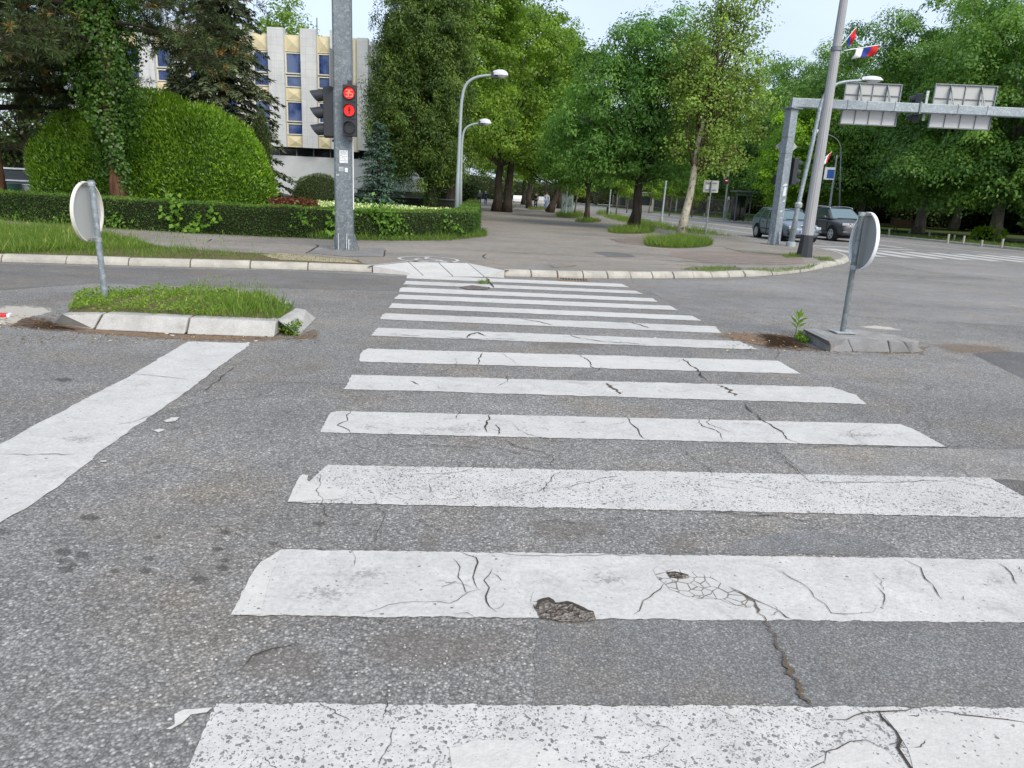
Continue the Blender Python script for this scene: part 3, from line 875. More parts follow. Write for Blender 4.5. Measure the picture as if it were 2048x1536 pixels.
def blot(name, pts, mat, z):
    mb, fd = fan(pts, z)
    return struct(name, mb, mat, attr=fd)


for cx, cy, rx, ry in [(129, 1105, 17, 7), (165, 1110, 14, 6), (125, 1122, 10, 4), (143, 1131, 12, 5), (135, 1139, 16, 6), (434, 1099, 14, 5), (296, 1117, 14, 5), (290, 1142, 14, 6), (400, 1160, 18, 8), (443, 1137, 16, 7), (182, 1036, 22, 6), (313, 1076, 9, 4), (8, 1064, 16, 6), (452, 1066, 12, 4), (548, 1088, 10, 4), (228, 1142, 12, 5), (130, 760, 20, 4), (640, 1048, 14, 5), (640, 1100, 10, 4), (450, 1122, 12, 5), (1862, 1030, 10, 4)]:
    blot('oil_spot', ell(cx, cy, rx * 1.3, ry * 1.4, 0), M['stain'], Z_PATCH + .001)
for cx, cy, rx, ry in [(560, 1330, 130, 50), (880, 1300, 190, 60), (1130, 1060, 120, 26), (1360, 1090, 60, 26), (760, 1110, 80, 20), (860, 1085, 30, 30), (1140, 690, 90, 10)]:
    blot('rusty_stain', ell(cx, cy, rx, ry, 0), M['rust_stain'], Z_PATCH + .0012)
for cx, cy, rx, ry in [(730, 1150, 90, 26), (1220, 1160, 70, 22), (650, 1190, 110, 30), (1990, 1165, 50, 18), (1480, 1196, 26, 12), (900, 860, 160, 10), (1720, 872, 100, 10), (160, 880, 60, 14)]:
    blot('tyre_wear', ell(cx, cy, rx, ry, 0), M['tread'], Z_OVER - .001)
# rusty brown litter swept against the islands and by the crossing
for pp in [[(1390, 668), (1440, 662), (1540, 662), (1600, 668), (1640, 690), (1650, 703), (1560, 705), (1510, 699), (1470, 684)],
           [(1500, 662), (1590, 668), (1640, 700), (1700, 709), (1600, 707), (1520, 700)],
           [(1660, 702), (1760, 709), (1850, 708), (1880, 690), (1840, 690), (1850, 704), (1700, 706)],
           [(1840, 688), (1880, 684), (1990, 690), (2060, 704), (1990, 712), (1880, 708)],
           [(-40, 632), (60, 630), (100, 636), (120, 648), (190, 660), (370, 670), (550, 676), (620, 672), (660, 655), (660, 684), (560, 690), (300, 682), (120, 668), (-40, 652)],
           [(-40, 630), (50, 628), (100, 634), (125, 650), (200, 666), (110, 668), (-40, 648)],
           [(590, 672), (630, 655), (645, 660), (640, 680), (560, 682)]]:
    pts = [at(*p) for p in pp]
    pts = resample(pts + [pts[0]], .15)[:-1]
    blot('needle_litter', pts, M['litter_dirt'] if pp[0][0] != 1840 else M['litter_thin'], Z_PATCH + .001)
blot('pale_litter', [at(*p) for p in [(-60, 625), (0, 606), (60, 606), (120, 612), (130, 622), (100, 632), (50, 640), (20, 660), (-60, 664)]], M['litter_pale'], Z_PATCH + .0015)

# pavement seams and patches
pc = MB()
for pp, w in [([(900, 497), (976, 502), (1078, 509), (1212, 515), (1306, 520), (1418, 526), (1496, 528.5), (1594, 531)], .035), ([(979, 459), (1050, 461), (1128, 464), (1222, 473)], .03), ([(1164, 487), (1255, 495), (1357, 501)], .03),
              ([(612, 507), (625, 500), (637, 492), (630, 489)], .05), ([(768, 514), (771, 500)], .03), ([(610, 505), (690, 513), (768, 513)], .02), ([(1216, 477), (1255, 487), (1300, 490)], .03), ([(320, 477), (440, 483), (560, 487)], .02),
              ([(1095, 530), (1110, 536), (1140, 534), (1155, 530)], .025), ([(970, 510), (966, 514), (971, 518)], .03), ([(1290, 528), (1350, 530), (1420, 534)], .025), ([(1440, 493), (1490, 506), (1600, 512), (1640, 516)], .035),
              ([(1340, 521), (1438, 526), (1560, 529), (1610, 528)], .05), ([(1380, 533), (1420, 536), (1470, 536)], .04), ([(415, 484), (424, 478)], .03), ([(975, 508), (964, 512)], .02)]:
    ribbon(pc, [at(*p, PZ) for p in pp], w, PZ2)
struct('pavement_crack', pc, M['crack'])
for mt, pp in [('road_dark', [(1186, 504), (1222, 504), (1262, 509), (1272, 515), (1215, 514)]), ('pavement_red', [(1335, 512), (1345, 503), (1480, 503), (1600, 510), (1610, 527), (1500, 525), (1400, 522)]),
               ('pavement_red', [(1217, 478), (1280, 474), (1300, 480), (1285, 490), (1240, 487)]), ('road_light', [(612, 506), (640, 491), (770, 497), (768, 513), (690, 513)])]:
    struct('pavement_patch', MB().poly(jag_poly(px_poly(pp, PZ, PZ1), .1, .015)), M[mt])


def pos(px, Y, z=PZ):
    """ground position seen in column px at depth Y"""
    lo, hi = 300.0, 900.0
    p = None
    for _ in range(40):
        m = (lo + hi) / 2; q = atd(px, m, Y)
        if q[2] > z: lo = m
        else: hi = m
    p = atd(px, (lo + hi) / 2, Y); p[2] = z
    return p



# ================================================================== WHITE BUILDING
M['stone'] = None
t_ = NT('white_cladding')
br_ = t_.n("TexBrick", {"Vector": t_.n("Mapping", {0: t_.tc.outputs["Object"], 2: (math.radians(90), 0, 0)}).outputs[0], "Color1": (.64, .65, .64, 1), "Color2": (.60, .61, .61, 1), "Mortar": (.52, .53, .53, 1), "Scale": 1.0, "Mortar Size": .012, "Brick Width": .62, "Row Height": .42}, offset=0.0)
sm_ = t_.ramp(t_.noise(.8, 6, .65).outputs[0], [(.3, .88), (.7, 1.04)])
st_ = t_.n("Mapping", {0: t_.tc.outputs["Object"], 3: (3, 3, .25)})
dr_ = t_.ramp(t_.noise(1.2, 6, .7, st_.outputs[0]).outputs[0], [(.45, 1.0), (.78, .80)])
M['stone'] = t_.bsdf(t_.mix(1.0, t_.mix(1.0, br_.outputs[0], sm_, 'MULTIPLY'), dr_, 'MULTIPLY'), .7, 0, None, .3)
M['render_white'] = concrete('white_render', (.58, .60, .61), .6, .10, .10, 30)
M['yellow'] = plain('yellow_panel', (.60, .53, .34), .6, 0, .08, 2)
M['yellow_frame'] = plain('pale_yellow_frame', (.62, .59, .48), .5, 0, .08, 3)
M['dark_strip'] = plain('dark_strip', (.035, .032, .028), .5, 0, .3, 3)
M['dark_wall'] = plain('dark_wall', (.028, .032, .024), .85, 0, .35, 3)
t_ = NT('blue_glass')
cu_ = t_.n("TexWave", {"Vector": t_.tc.outputs["Object"], "Scale": 2.6, "Distortion": 1.2, "Detail": 3.0}, bands_direction='X').outputs["Fac"]
gc_ = t_.mix(t_.ramp(t_.noise(1.1, 3).outputs[0], [(.42, 0.0), (.60, .55)]), t_.ramp(cu_, [(0, (.012, .028, .12)), (1, (.022, .05, .19))]), (.16, .22, .36))
M['blue_glass'] = t_.bsdf(gc_, .06, 0, None, .6)
M['dark_glass'] = plain('dark_glass', (.012, .016, .018), .08, 0, .3, 4, .6)

YB = 46.0                                        # depth of the front
fl = atd(300, 360, YB); fr = atd(736, 380, YB + .6)
zt = lambda px, py: atd(px, py, YB)[2]
Z_TOP, Z_BOT, Z_BAND = zt(620, 68), zt(620, 296), zt(620, 313)
bx0, bx1 = atd(330, 200, YB)[0], atd(736, 200, YB)[0]
bd = thing('white_building', 'white clad building with blue windows and yellow panels behind the trees', 'building', ((bx0 + bx1) / 2, YB + 4, PZ))
wall = MB()
# upper storeys: body set back, pilasters proud
wall.box(((bx0 - 6 + bx1) / 2, YB + 8.3, (Z_TOP + Z_BOT) / 2 - .15), (bx1 - bx0 + 6, 16, Z_TOP - Z_BOT - .5))
wall.build('wall', M['render_white'], bd)
cols = [(572, 605), (636, 663), (694, 717)]
px2x = lambda px: atd(px, 200, YB)[0]
pil_edges = [(488, 518), (542, 572), (605, 636), (663, 694)]
ylev = [(zt(620, 70), zt(620, 105)), (zt(620, 177), zt(620, 203)), (zt(620, 272), zt(620, 296))]
wlev = [(zt(620, 106), zt(620, 149)), (zt(620, 152), zt(620, 176)), (zt(620, 204), zt(620, 245)), (zt(620, 248), zt(620, 271))]
wpx = [(452, 485), (518, 545)] + cols
step = px2x(636) - px2x(572)
# window columns: rhythm continues to the left behind the trees
xs = [(px2x(a), px2x(b)) for a, b in cols[:2]]
for k in range(1, 7): xs.append((xs[0][0] - step * k, xs[0][1] - step * k))
for x0, x1 in xs:
    w = x1 - x0; xc = (x0 + x1) / 2
    for zb_, zt_ in [(min(a), max(a)) for a in ylev]:
        p = MB(); p.box((xc, YB + .18, (zb_ + zt_) / 2), (w, .16, zt_ - zb_ - .03))
        pn = p.build('panel', M['yellow'], bd)
        q = MB()                                   # pyramid relief in the panel
        hx, hz = w / 2 - .08, (zt_ - zb_) / 2 - .08
        q.add([(xc - hx, YB + .098, (zb_ + zt_) / 2 - hz), (xc + hx, YB + .098, (zb_ + zt_) / 2 - hz), (xc + hx, YB + .098, (zb_ + zt_) / 2 + hz), (xc - hx, YB + .098, (zb_ + zt_) / 2 + hz), (xc, YB + .01, (zb_ + zt_) / 2)], [(0, 1, 4), (1, 2, 4), (2, 3, 4), (3, 0, 4)])
        q.build('relief', M['yellow'], pn)
    for a in wlev:
        zb_, zt_ = min(a), max(a)
        f = MB()
        for (cx, cz, sx, sz) in ((x0 + .035, (zb_ + zt_) / 2, .07, zt_ - zb_), (x1 - .035, (zb_ + zt_) / 2, .07, zt_ - zb_), (xc, zb_ + .03, w - .14, .06), (xc, zt_ - .03, w - .14, .06)):
            f.box((cx, YB + .16, cz), (sx, .14, sz))
        fo = f.build('window', M['yellow_frame'], bd)
        MB().box((xc, YB + .17, (zb_ + zt_) / 2), (w - .14, .04, zt_ - zb_ - .12)).build('pane', M['blue_glass'], fo)
xs_s = sorted(xs)
pe = [(xs_s[i][1], xs_s[i + 1][0]) for i in range(len(xs_s) - 1)] + [(xs_s[-1][1], px2x(694))]
for a, b_ in pe:
    MB().box(((a + b_) / 2, YB + .05, (Z_TOP + Z_BOT) / 2 + .12), (b_ - a, .5, Z_TOP - Z_BOT + .25)).build('pilaster', M['stone'], bd)
# corner bay and the receding right wing
cx0, cx1 = px2x(694), px2x(716)
MB().box(((cx0 + cx1) / 2, YB + .20, (Z_TOP + Z_BOT) / 2 - .1), (cx1 - cx0, .3, Z_TOP - Z_BOT)).build('panel', M['yellow'], bd)
for q in (0.25, 0.7):
    MB().box((cx0 + (cx1 - cx0) * q, YB + .03, (Z_TOP + Z_BOT) / 2 - .1), (.10, .12, Z_TOP - Z_BOT)).build('mullion', M['yellow_frame'], bd)
MB().box(((cx1 + px2x(737)) / 2, YB + .08, (Z_TOP + Z_BOT) / 2 - .05), (px2x(737) - cx1, .5, Z_TOP - Z_BOT - .1)).build('pilaster', M['stone'], bd)
xr = px2x(737)
for k in range(8):
    y = YB + 1.2 + k * 1.9
    MB().box((xr + .12, y, (Z_TOP + Z_BOT) / 2 - .05), (.35, .8, Z_TOP - Z_BOT - .1)).build('pilaster', M['stone'], bd)
    MB().box((xr - .01, y + .95, (Z_TOP + Z_BOT) / 2 - .1), (.12, 1.05, Z_TOP - Z_BOT - .3)).build('window', M['blue_glass'], bd)
# roof edge, strip windows, lower storey
rf = MB().box(((bx0 - 6 + xr) / 2, YB + 8.1, Z_TOP - .26), (xr - bx0 + 5.6, 15.8, .12)); rf.build('roof', M['dark_strip'], bd)
MB().box((px2x(610), YB + 3, Z_TOP + .6), (.06, .06, 1.8)).build('antenna', M['alu_dark'], bd)
st = MB().box(((bx0 - 6 + xr) / 2, YB + 8.5, (Z_BOT + Z_BAND) / 2), (xr - bx0 + 5.4, 15.6, Z_BOT - Z_BAND)); so = st.build('strip_window', M['dark_glass'], bd)
for k in range(14):
    MB().box((xr - .4 - k * 1.05, YB + .66, (Z_BOT + Z_BAND) / 2), (.07, .08, Z_BOT - Z_BAND)).build('mullion', M['alu_dark'], so)
lw = MB().box(((bx0 - 6 + xr + 2) / 2, YB + 8.6, Z_BAND / 2 + .05), (xr - bx0 + 8, 16.4, Z_BAND - .1)); lw.build('lower_wall', M['render_white'], bd)
MB().box(((bx0 - 6 + xr + 2) / 2, YB + .36, Z_BOT + .02), (xr - bx0 + 6, .3, .12)).build('ledge', M['dark_strip'], bd)

# low dark garden walls in front of it
def gwall(label, px0, px1, Y0, Y1, h, mat='dark_wall'):
    a, b_ = pos(px0, Y0, PZ), pos(px1, Y1, PZ)
    rt = thing('garden_wall', label, 'wall', tuple((a + b_) / 2), 'low dark garden walls')
    up = np.array([0, 0, 1.0])
    MB().bar(a + up * h / 2, b_ + up * h / 2, .35, h).build('wall', M[mat], rt, bevel=.02)
    MB().bar(a + up * (h + .03), b_ + up * (h + .03), .44, .058).build('coping', M['alu_dark'], rt, bevel=.01)


gwall('dark low garden wall to the right of the round yew', 700, 915, 39, 38, .95)
gwall('short dark garden wall between the cypress and the round yew', 520, 605, 34, 34, .84)
gwall('second dark garden wall set back below the spruce', 716, 860, 42, 42, 1.25)

# terrace at the far left seen under the pines
tx = lambda px, py, Y=33.0: atd(px, py, Y)
rt = thing('terrace', 'grey and white terrace parapet glimpsed under the left pines', 'terrace', tuple(pos(30, 33, PZ)))
a, b_ = tx(-60, 352), tx(62, 355)
MB().box(((a[0] + b_[0]) / 2, 33.4, tx(30, 352)[2]), (b_[0] - a[0], .3, .46)).build('parapet', plain('slate_panel', (.055, .06, .07), .6, 0, .2, 3), rt)
MB().box(((a[0] + b_[0]) / 2, 33.3, tx(30, 337)[2]), (b_[0] - a[0], .12, .07)).build('rail', M['sign_white'], rt)
MB().box(((a[0] + b_[0]) / 2, 33.25, tx(30, 361)[2]), (b_[0] - a[0] + .1, .16, .06)).build('coping', M['sign_white'], rt)
MB().box(((a[0] + b_[0]) / 2, 33.5, tx(30, 374)[2]), (b_[0] - a[0], .3, .52)).build('lower_wall', plain('lilac_grey', (.30, .29, .32), .7, 0, .1, 3), rt)
wb = thing('white_box', 'small white block standing on the terrace under the pines', 'block', tuple(pos(55, 32, PZ)))
MB().box(tuple(tx(56, 380, 32) + [0, 0, -.2]), (.5, .4, .75)).build('body', M['sign_white'], wb, bevel=.03)
MB().box(tuple(tx(56, 380, 32) + [0, 0, .21]), (.54, .44, .05)).build('lid', M['sign_white'], wb, bevel=.01)
bn = thing('waste_bin', 'green waste bin on the terrace at the left edge', 'bin', tuple(pos(28, 31.5, PZ)))
c = tx(27, 379, 31.5)
MB().tube([c + [0, 0, -.75], c + [0, 0, .22]], [.26, .31], 20).build('body', plain('bin_green', (.05, .13, .09), .5, 0, .15, 5), bn, smooth=True)
MB().tube([c + [0, 0, .22], c + [0, 0, .27]], [.33, .31], 20).build('lid', plain('bin_lid', (.06, .10, .10), .5, 0, .15, 5), bn, smooth=True)

# ================================================================== VEGETATION HELPERS
def unit(a):
    return a / (np.linalg.norm(a, axis=1, keepdims=True) + 1e-9)


def leaf_obj(name, P, D, N, L, W, tint, mat, parent, mid=0.45):
    """one mesh of separate leaves: base points P, pointing D, facing N"""
    P, D, N = np.asarray(P, np.float64), unit(np.asarray(D, np.float64)), np.asarray(N, np.float64)
    n = len(P)
    L = np.broadcast_to(np.asarray(L, float), (n,))[:, None]; W = np.broadcast_to(np.asarray(W, float), (n,))[:, None]
    B = unit(np.cross(D, N)); N = unit(np.cross(B, D))
    loc = root_loc(parent)
    P = P - np.array([loc.x, loc.y, loc.z])
    m = P + D * L * mid
    V = np.stack([P, m + B * W / 2 + N * W * 0.12, P + D * L - N * L * 0.10, m - B * W / 2 + N * W * 0.12], 1).reshape(-1, 3)
    me = bpy.data.meshes.new(name)
    me.vertices.add(4 * n); me.loops.add(4 * n); me.polygons.add(n)
    me.vertices.foreach_set('co', V.astype(np.float32).ravel())
    me.loops.foreach_set('vertex_index', np.arange(4 * n, dtype=np.int32))
    me.polygons.foreach_set('loop_start', np.arange(0, 4 * n, 4, dtype=np.int32))
    me.update(calc_edges=True)
    a = me.attributes.new("tint", 'FLOAT', 'FACE')
    a.data.foreach_set('value', np.clip(tint, 0, 1).astype(np.float32))
    return link(name, me, mat, parent)


def sph(rg, n):
    return unit(rg.normal(size=(n, 3)))


def crown(rg, blobs, ncl, cr, per, flat=0.6, droop=0.35, up=0.7, rmin=0.62, tint_sd=0.22, zcut=None, ragged=0.10):
    """leaf clumps spread through the crown's volume, thickest near its surface"""
    blobs = np.array(blobs, float)
    wgt = (blobs[:, 3] * blobs[:, 4] * blobs[:, 5]) ** (2 / 3); wgt /= wgt.sum()
    C = np.zeros((0, 3)); O = np.zeros((0, 3))
    while len(C) < ncl:
        k = rg.choice(len(blobs), ncl, p=wgt); d = sph(rg, ncl)
        r = rmin + (1.04 - rmin) * rg.random(ncl) ** 0.6
        lump = 1 + 0.13 * np.sin(d[:, 0] * 7 + k) * np.cos(d[:, 2] * 6 + 2 * k) + ragged * rg.normal(size=ncl)
        c = blobs[k, :3] + d * blobs[k, 3:] * (r * lump)[:, None]
        ok = np.ones(ncl, bool)
        for b in blobs:
            q = np.linalg.norm((c - b[:3]) / b[3:], axis=1)
            ok &= q > rmin * 0.8
        if zcut is not None: ok &= c[:, 2] > zcut
        C = np.vstack([C, c[ok]]); O = np.vstack([O, d[ok]])
    C, O = C[:ncl], O[:ncl]
    crr = cr * rg.uniform(0.6, 1.35, ncl)
    idx = np.repeat(np.arange(ncl), per); n = len(idx)
    off = sph(rg, n); rad = rg.random(n) ** 0.45
    off[:, 2] = off[:, 2] * flat
    P = C[idx] + off * (crr[idx] * rad)[:, None]
    P[:, 2] -= (np.linalg.norm(off[:, :2], axis=1) * rad) ** 2 * crr[idx] * droop
    N = unit(off * 0.9 + O[idx] * 0.5 + np.array([0, 0, up]) + rg.normal(size=(n, 3)) * 0.45)
    D = sph(rg, n) + off * 0.8 + np.array([0, 0, -droop])
    D = D - N * (D * N).sum(1, keepdims=True) * 0.8
    tint = 0.5 + (rg.normal(size=ncl) * tint_sd)[idx] + rg.normal(size=n) * 0.14 + 0.10 * (rad - 0.6)
    return P, D, N, tint, C


def limbs(mb, base, top, C, rg, n, r0, fork=0.35):
    """trunk-to-clump limbs"""
    base, top = np.asarray(base, float), np.asarray(top, float)
    for i in rg.choice(len(C), min(n, len(C)), replace=False):
        c = C[i]
        h = np.clip((c[2] - base[2]) / (top[2] - base[2]) * rg.uniform(0.35, 0.75), fork, 0.95)
        s = base + (top - base) * h
        m = (s + c) / 2 + np.array([0, 0, rg.uniform(0.0, 0.12) * np.linalg.norm(c - s)]) + rg.normal(size=3) * 0.15
        r = r0 * (1 - h) * rg.uniform(0.28, 0.5) + 0.012
        mb.tube([s, s * .6 + m * .4 + rg.normal(size=3) * .06, m, m * .45 + c * .55 + rg.normal(size=3) * .08, c], [r, r * .8, r * .6, r * .4, 0.008], 6, False)


def trunk_mesh(base, top, r0, r1, rg, n=12, wob=0.05, flare=1.5, seg=9):
    base, top = np.asarray(base, float), np.asarray(top, float)
    pts, rad = [], []
    for i in range(seg + 1):
        k = i / seg
        pts.append(base + (top - base) * k + (rg.normal(size=3) * wob * (top[2] - base[2]) * 0.12 if 0 < i else 0))
        rad.append((r0 + (r1 - r0) * k) * (1 + (flare - 1) * max(0, 1 - k * seg / 1.2)))
    return MB().tube(pts, rad, n)


# leaf colours (per-leaf tint picks along each ramp)
M['lf_linden'] = leafmat('leaf_linden', [(0.0, (0.035, 0.064, 0.012)), (0.5, (0.088, 0.145, 0.022)), (1.0, (0.17, 0.245, 0.04))], 0.42)
M['lf_ash'] = leafmat('leaf_ash', [(0.0, (0.026, 0.066, 0.022)), (0.5, (0.068, 0.142, 0.042)), (1.0, (0.13, 0.225, 0.066))], 0.42)
M['lf_plane'] = leafmat('leaf_plane', [(0.0, (0.075, 0.062, 0.024)), (0.28, (0.085, 0.122, 0.032)), (1.0, (0.175, 0.255, 0.07))], 0.35)
M['lf_chest'] = leafmat('leaf_chestnut', [(0.0, (0.022, 0.053, 0.013)), (0.5, (0.058, 0.120, 0.030)), (1.0, (0.135, 0.22, 0.056))], 0.38)
M['lf_maple'] = leafmat('leaf_maple', [(0.0, (0.055, 0.11, 0.012)), (0.5, (0.125, 0.215, 0.018)), (1.0, (0.21, 0.33, 0.03))], 0.4)
M['lf_thuja'] = leafmat('leaf_thuja', [(0.0, (0.020, 0.038, 0.012)), (0.5, (0.046, 0.080, 0.021)), (1.0, (0.095, 0.135, 0.032))], 0.3)
M['lf_spruce'] = leafmat('leaf_spruce', [(0.0, (0.026, 0.034, 0.024)), (0.5, (0.066, 0.080, 0.058)), (1.0, (0.14, 0.16, 0.11))], 0.1, 0.6)
M['lf_blue'] = leafmat('leaf_blue_spruce', [(0.0, (0.018, 0.036, 0.036)), (0.5, (0.045, 0.085, 0.085)), (1.0, (0.10, 0.165, 0.165))], 0.1, 0.6)
M['lf_pine'] = leafmat('leaf_pine', [(0.0, (0.030, 0.026, 0.016)), (0.45, (0.026, 0.042, 0.019)), (0.9, (0.060, 0.086, 0.036)), (1.0, (0.20, 0.10, 0.03))], 0.12, 0.55)
M['lf_laurel'] = leafmat('leaf_laurel', [(0.0, (0.028, 0.066, 0.007)), (0.5, (0.085, 0.162, 0.016)), (1.0, (0.205, 0.315, 0.032))], 0.34, 0.35, 0.5)
M['lf_ivy'] = leafmat('leaf_ivy', [(0.0, (0.014, 0.036, 0.007)), (0.5, (0.036, 0.082, 0.014)), (1.0, (0.085, 0.15, 0.026))], 0.25, 0.4, 0.45)
M['lf_hedge'] = leafmat('leaf_hedge', [(0.0, (0.014, 0.034, 0.009)), (0.5, (0.038, 0.080, 0.018)), (1.0, (0.115, 0.18, 0.034))], 0.25, 0.5)
M['lf_vine'] = leafmat('leaf_vine', [(0.0, (0.04, 0.09, 0.013)), (0.5, (0.085, 0.165, 0.024)), (1.0, (0.15, 0.24, 0.04))], 0.38, 0.5)
M['lf_yew'] = leafmat('leaf_yew', [(0.0, (0.018, 0.028, 0.011)), (0.5, (0.036, 0.055, 0.02)), (1.0, (0.07, 0.095, 0.034))], 0.15, 0.55)
M['lf_grass'] = leafmat('leaf_grass', [(0.0, (0.028, 0.052, 0.012)), (0.5, (0.070, 0.118, 0.022)), (0.9, (0.135, 0.175, 0.055)), (1.0, (0.26, 0.24, 0.13))], 0.35, 0.5)
M['lf_red'] = leafmat('leaf_red', [(0.0, (0.035, 0.009, 0.010)), (0.5, (0.075, 0.018, 0.016)), (0.9, (0.13, 0.045, 0.03)), (1.0, (0.06, 0.09, 0.03))], 0.2, 0.5)
M['lf_silver'] = leafmat('leaf_silver', [(0.0, (0.10, 0.14, 0.06)), (0.5, (0.28, 0.33, 0.20)), (1.0, (0.60, 0.62, 0.52))], 0.2, 0.6)
M['lf_yellow'] = leafmat('leaf_bedding', [(0.0, (0.07, 0.14, 0.02)), (0.5, (0.15, 0.27, 0.03)), (1.0, (0.30, 0.40, 0.06))], 0.35, 0.5)
M['bk_dark'] = bark('bark_dark', (0.024, 0.019, 0.015), (0.09, 0.073, 0.056))
M['bk_brown'] = bark('bark_brown', (0.035, 0.025, 0.018), (0.115, 0.085, 0.06))
M['bk_grey'] = bark('bark_grey', (0.12, 0.108, 0.085), (0.29, 0.26, 0.205), 5, 0.3)
M['bk_pine'] = bark('bark_pine', (0.055, 0.026, 0.016), (0.24, 0.125, 0.075), 8, 0.25, 0.9)
M['bk_twig'] = plain('twig', (0.03, 0.025, 0.02), 0.9, 0, 0.3, 10, 0.1)
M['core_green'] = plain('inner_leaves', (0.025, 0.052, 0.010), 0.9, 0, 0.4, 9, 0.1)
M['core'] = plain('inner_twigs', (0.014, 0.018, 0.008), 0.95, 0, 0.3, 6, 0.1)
t_ = NT('bark_pale')
mp_ = t_.n("Mapping", {0: t_.tc.outputs["Object"], 3: (1, 1, 0.55)})
sp_ = t_.ramp(t_.noise(9.0, 4, 0.6, mp_.outputs[0], 0.7).outputs[0], [(0.56, 0.0), (0.63, 1.0)])
pb_ = t_.ramp(t_.noise(5.0, 5, 0.6).outputs[0], [(0.3, (0.36, 0.33, 0.24)), (0.7, (0.56, 0.52, 0.41))])
M['bk_pale'] = t_.bsdf(t_.mix(sp_, pb_, (0.10, 0.075, 0.05)), 0.85, 0, t_.bump(sp_, -0.4, 0.02), 0.2)


def grass_pts(rg, pts, h, hvar=0.4, lean=0.45):
    n = len(pts)
    D = np.stack([rg.normal(size=n) * lean, rg.normal(size=n) * lean, np.ones(n)], 1)
    N = np.stack([rg.normal(size=n), rg.normal(size=n), np.full(n, .25)], 1)
    H = h * np.clip(1 + rg.normal(size=n) * hvar, 0.25, 2.2)
    return D, N, H


def in_poly(poly, n, rg):
    poly = np.array(poly)[:, :2]
    lo, hi = poly.min(0), poly.max(0); out = np.zeros((0, 2))
    x0, y0 = poly[:, 0], poly[:, 1]; x1, y1 = np.roll(x0, -1), np.roll(y0, -1)
    while len(out) < n:
        q = lo + rg.random((max(n, 200) * 2, 2)) * (hi - lo)
        c = np.zeros(len(q), bool)
        for a, b, d, e in zip(x0, y0, x1, y1):
            if b == e: continue
            c ^= ((b > q[:, 1]) != (e > q[:, 1])) & (q[:, 0] < (d - a) * (q[:, 1] - b) / (e - b) + a)
        out = np.vstack([out, q[c]])
    return out[:n]


def grass(name, poly, n, h, z, tint0=0.5, label=None, clover=0.0, hfun=None, mat=None):
    q = in_poly(poly, n, RG)
    P = np.column_stack([q, np.full(n, z)])
    cl = 0.5 + 0.5 * np.sin(q[:, 0] * 5.1 + 2 * np.sin(q[:, 1] * 3.7)) * np.cos(q[:, 1] * 4.3 + q[:, 0])
    D, N, H = grass_pts(RG, P, h)
    if hfun is not None: H = H * hfun(q)
    H = H * (0.6 + 0.6 * cl)
    W = np.clip(H * 0.09, 0.006, 0.016)
    tint = tint0 + (cl - 0.5) * 0.3 + RG.normal(size=n) * 0.16
    return tag(leaf_obj(name, P, D, N, H, W, tint, mat or M['lf_grass'], None, 0.35), label or 'green grass', 'grass', kind='stuff')


# ================================================================== TREES
def tree(name, label, base, top, blobs, ncl, cr, per, leaf, LW, r0, r1, bk, seed, group=None, nl=26, flat=0.6, droop=0.35, up=0.7, rmin=0.62, fork=0.3, tsd=0.22, zcut=None, flare=1.5, cat="tree", ragged=0.10):
    rg = np.random.default_rng(seed)
    base, top = np.asarray(base, float), np.asarray(top, float)
    rt = thing(name, label, cat, tuple(base), group)
    P, D, N, ti, C = crown(rg, blobs, ncl, cr, per, flat, droop, up, rmin, tsd, zcut, ragged)
    mb = trunk_mesh(base, top, r0, r1, rg, flare=flare)
    mb.build('trunk', M[bk], rt, smooth='all')
    lb = MB(); limbs(lb, base, top, C, rg, nl, r0, fork)
    lb.build('branches', M['bk_brown' if bk == 'bk_pale' else bk], rt, smooth='all')
    n = len(P)
    leaf_obj('crown', P, D, N, LW[0] * RG.uniform(.7, 1.25, n), LW[1] * RG.uniform(.7, 1.25, n), ti, M[leaf], rt)
    return rt


def B_(base, *rows):
    return [(base[0] + a, base[1] + b, base[2] + c, d, e, f) for a, b, c, d, e, f in rows]


# --- ashes on the pavement
b = pos(1265, 36.5)
tree('ash_tree', 'broad ash tree with dark trunk in a grass patch on the pavement', b, b + [0.5, 0, 7.6],
     B_(b, (-1.0, 0, 5.6, 3.2, 3.0, 2.9), (1.1, .3, 5.9, 2.6, 2.8, 2.6), (.6, 0, 8.2, 2.1, 2.2, 2.0), (-2.5, 0, 4.2, 1.7, 2.0, 1.7), (-.4, -.6, 7.6, 1.9, 2.0, 1.8), (2.3, .2, 7.2, 1.5, 1.8, 1.9), (-1.8, 0, 3.3, 1.9, 1.8, 0.9), (1.0, 0, 3.4, 2.2, 1.8, 0.9)), 720, 0.62, 75, 'lf_ash', (0.20, 0.075), 0.24, 0.08, 'bk_dark', 21, 'trees on the pavement', 60, 0.6, 0.55, 0.6, 0.5, 0.3)
b = pos(1173, 50)
tree('ash_tree', 'smaller ash tree with slender trunk left of the broad one', b, b + [0.1, 0, 6.0],
     B_(b, (-.2, 0, 6.0, 2.6, 2.6, 2.6), (-1.4, 0, 4.2, 2.0, 2.0, 1.7), (.9, 0, 5.0, 1.9, 2.0, 2.0), (-.5, 0, 3.2, 2.3, 2.0, 0.9)), 420, 0.65, 62, 'lf_ash', (0.22, 0.09), 0.17, 0.06, 'bk_dark', 22, 'trees on the pavement', 36, 0.6, 0.55, 0.6, 0.5, 0.3)
b = pos(1099, 66)
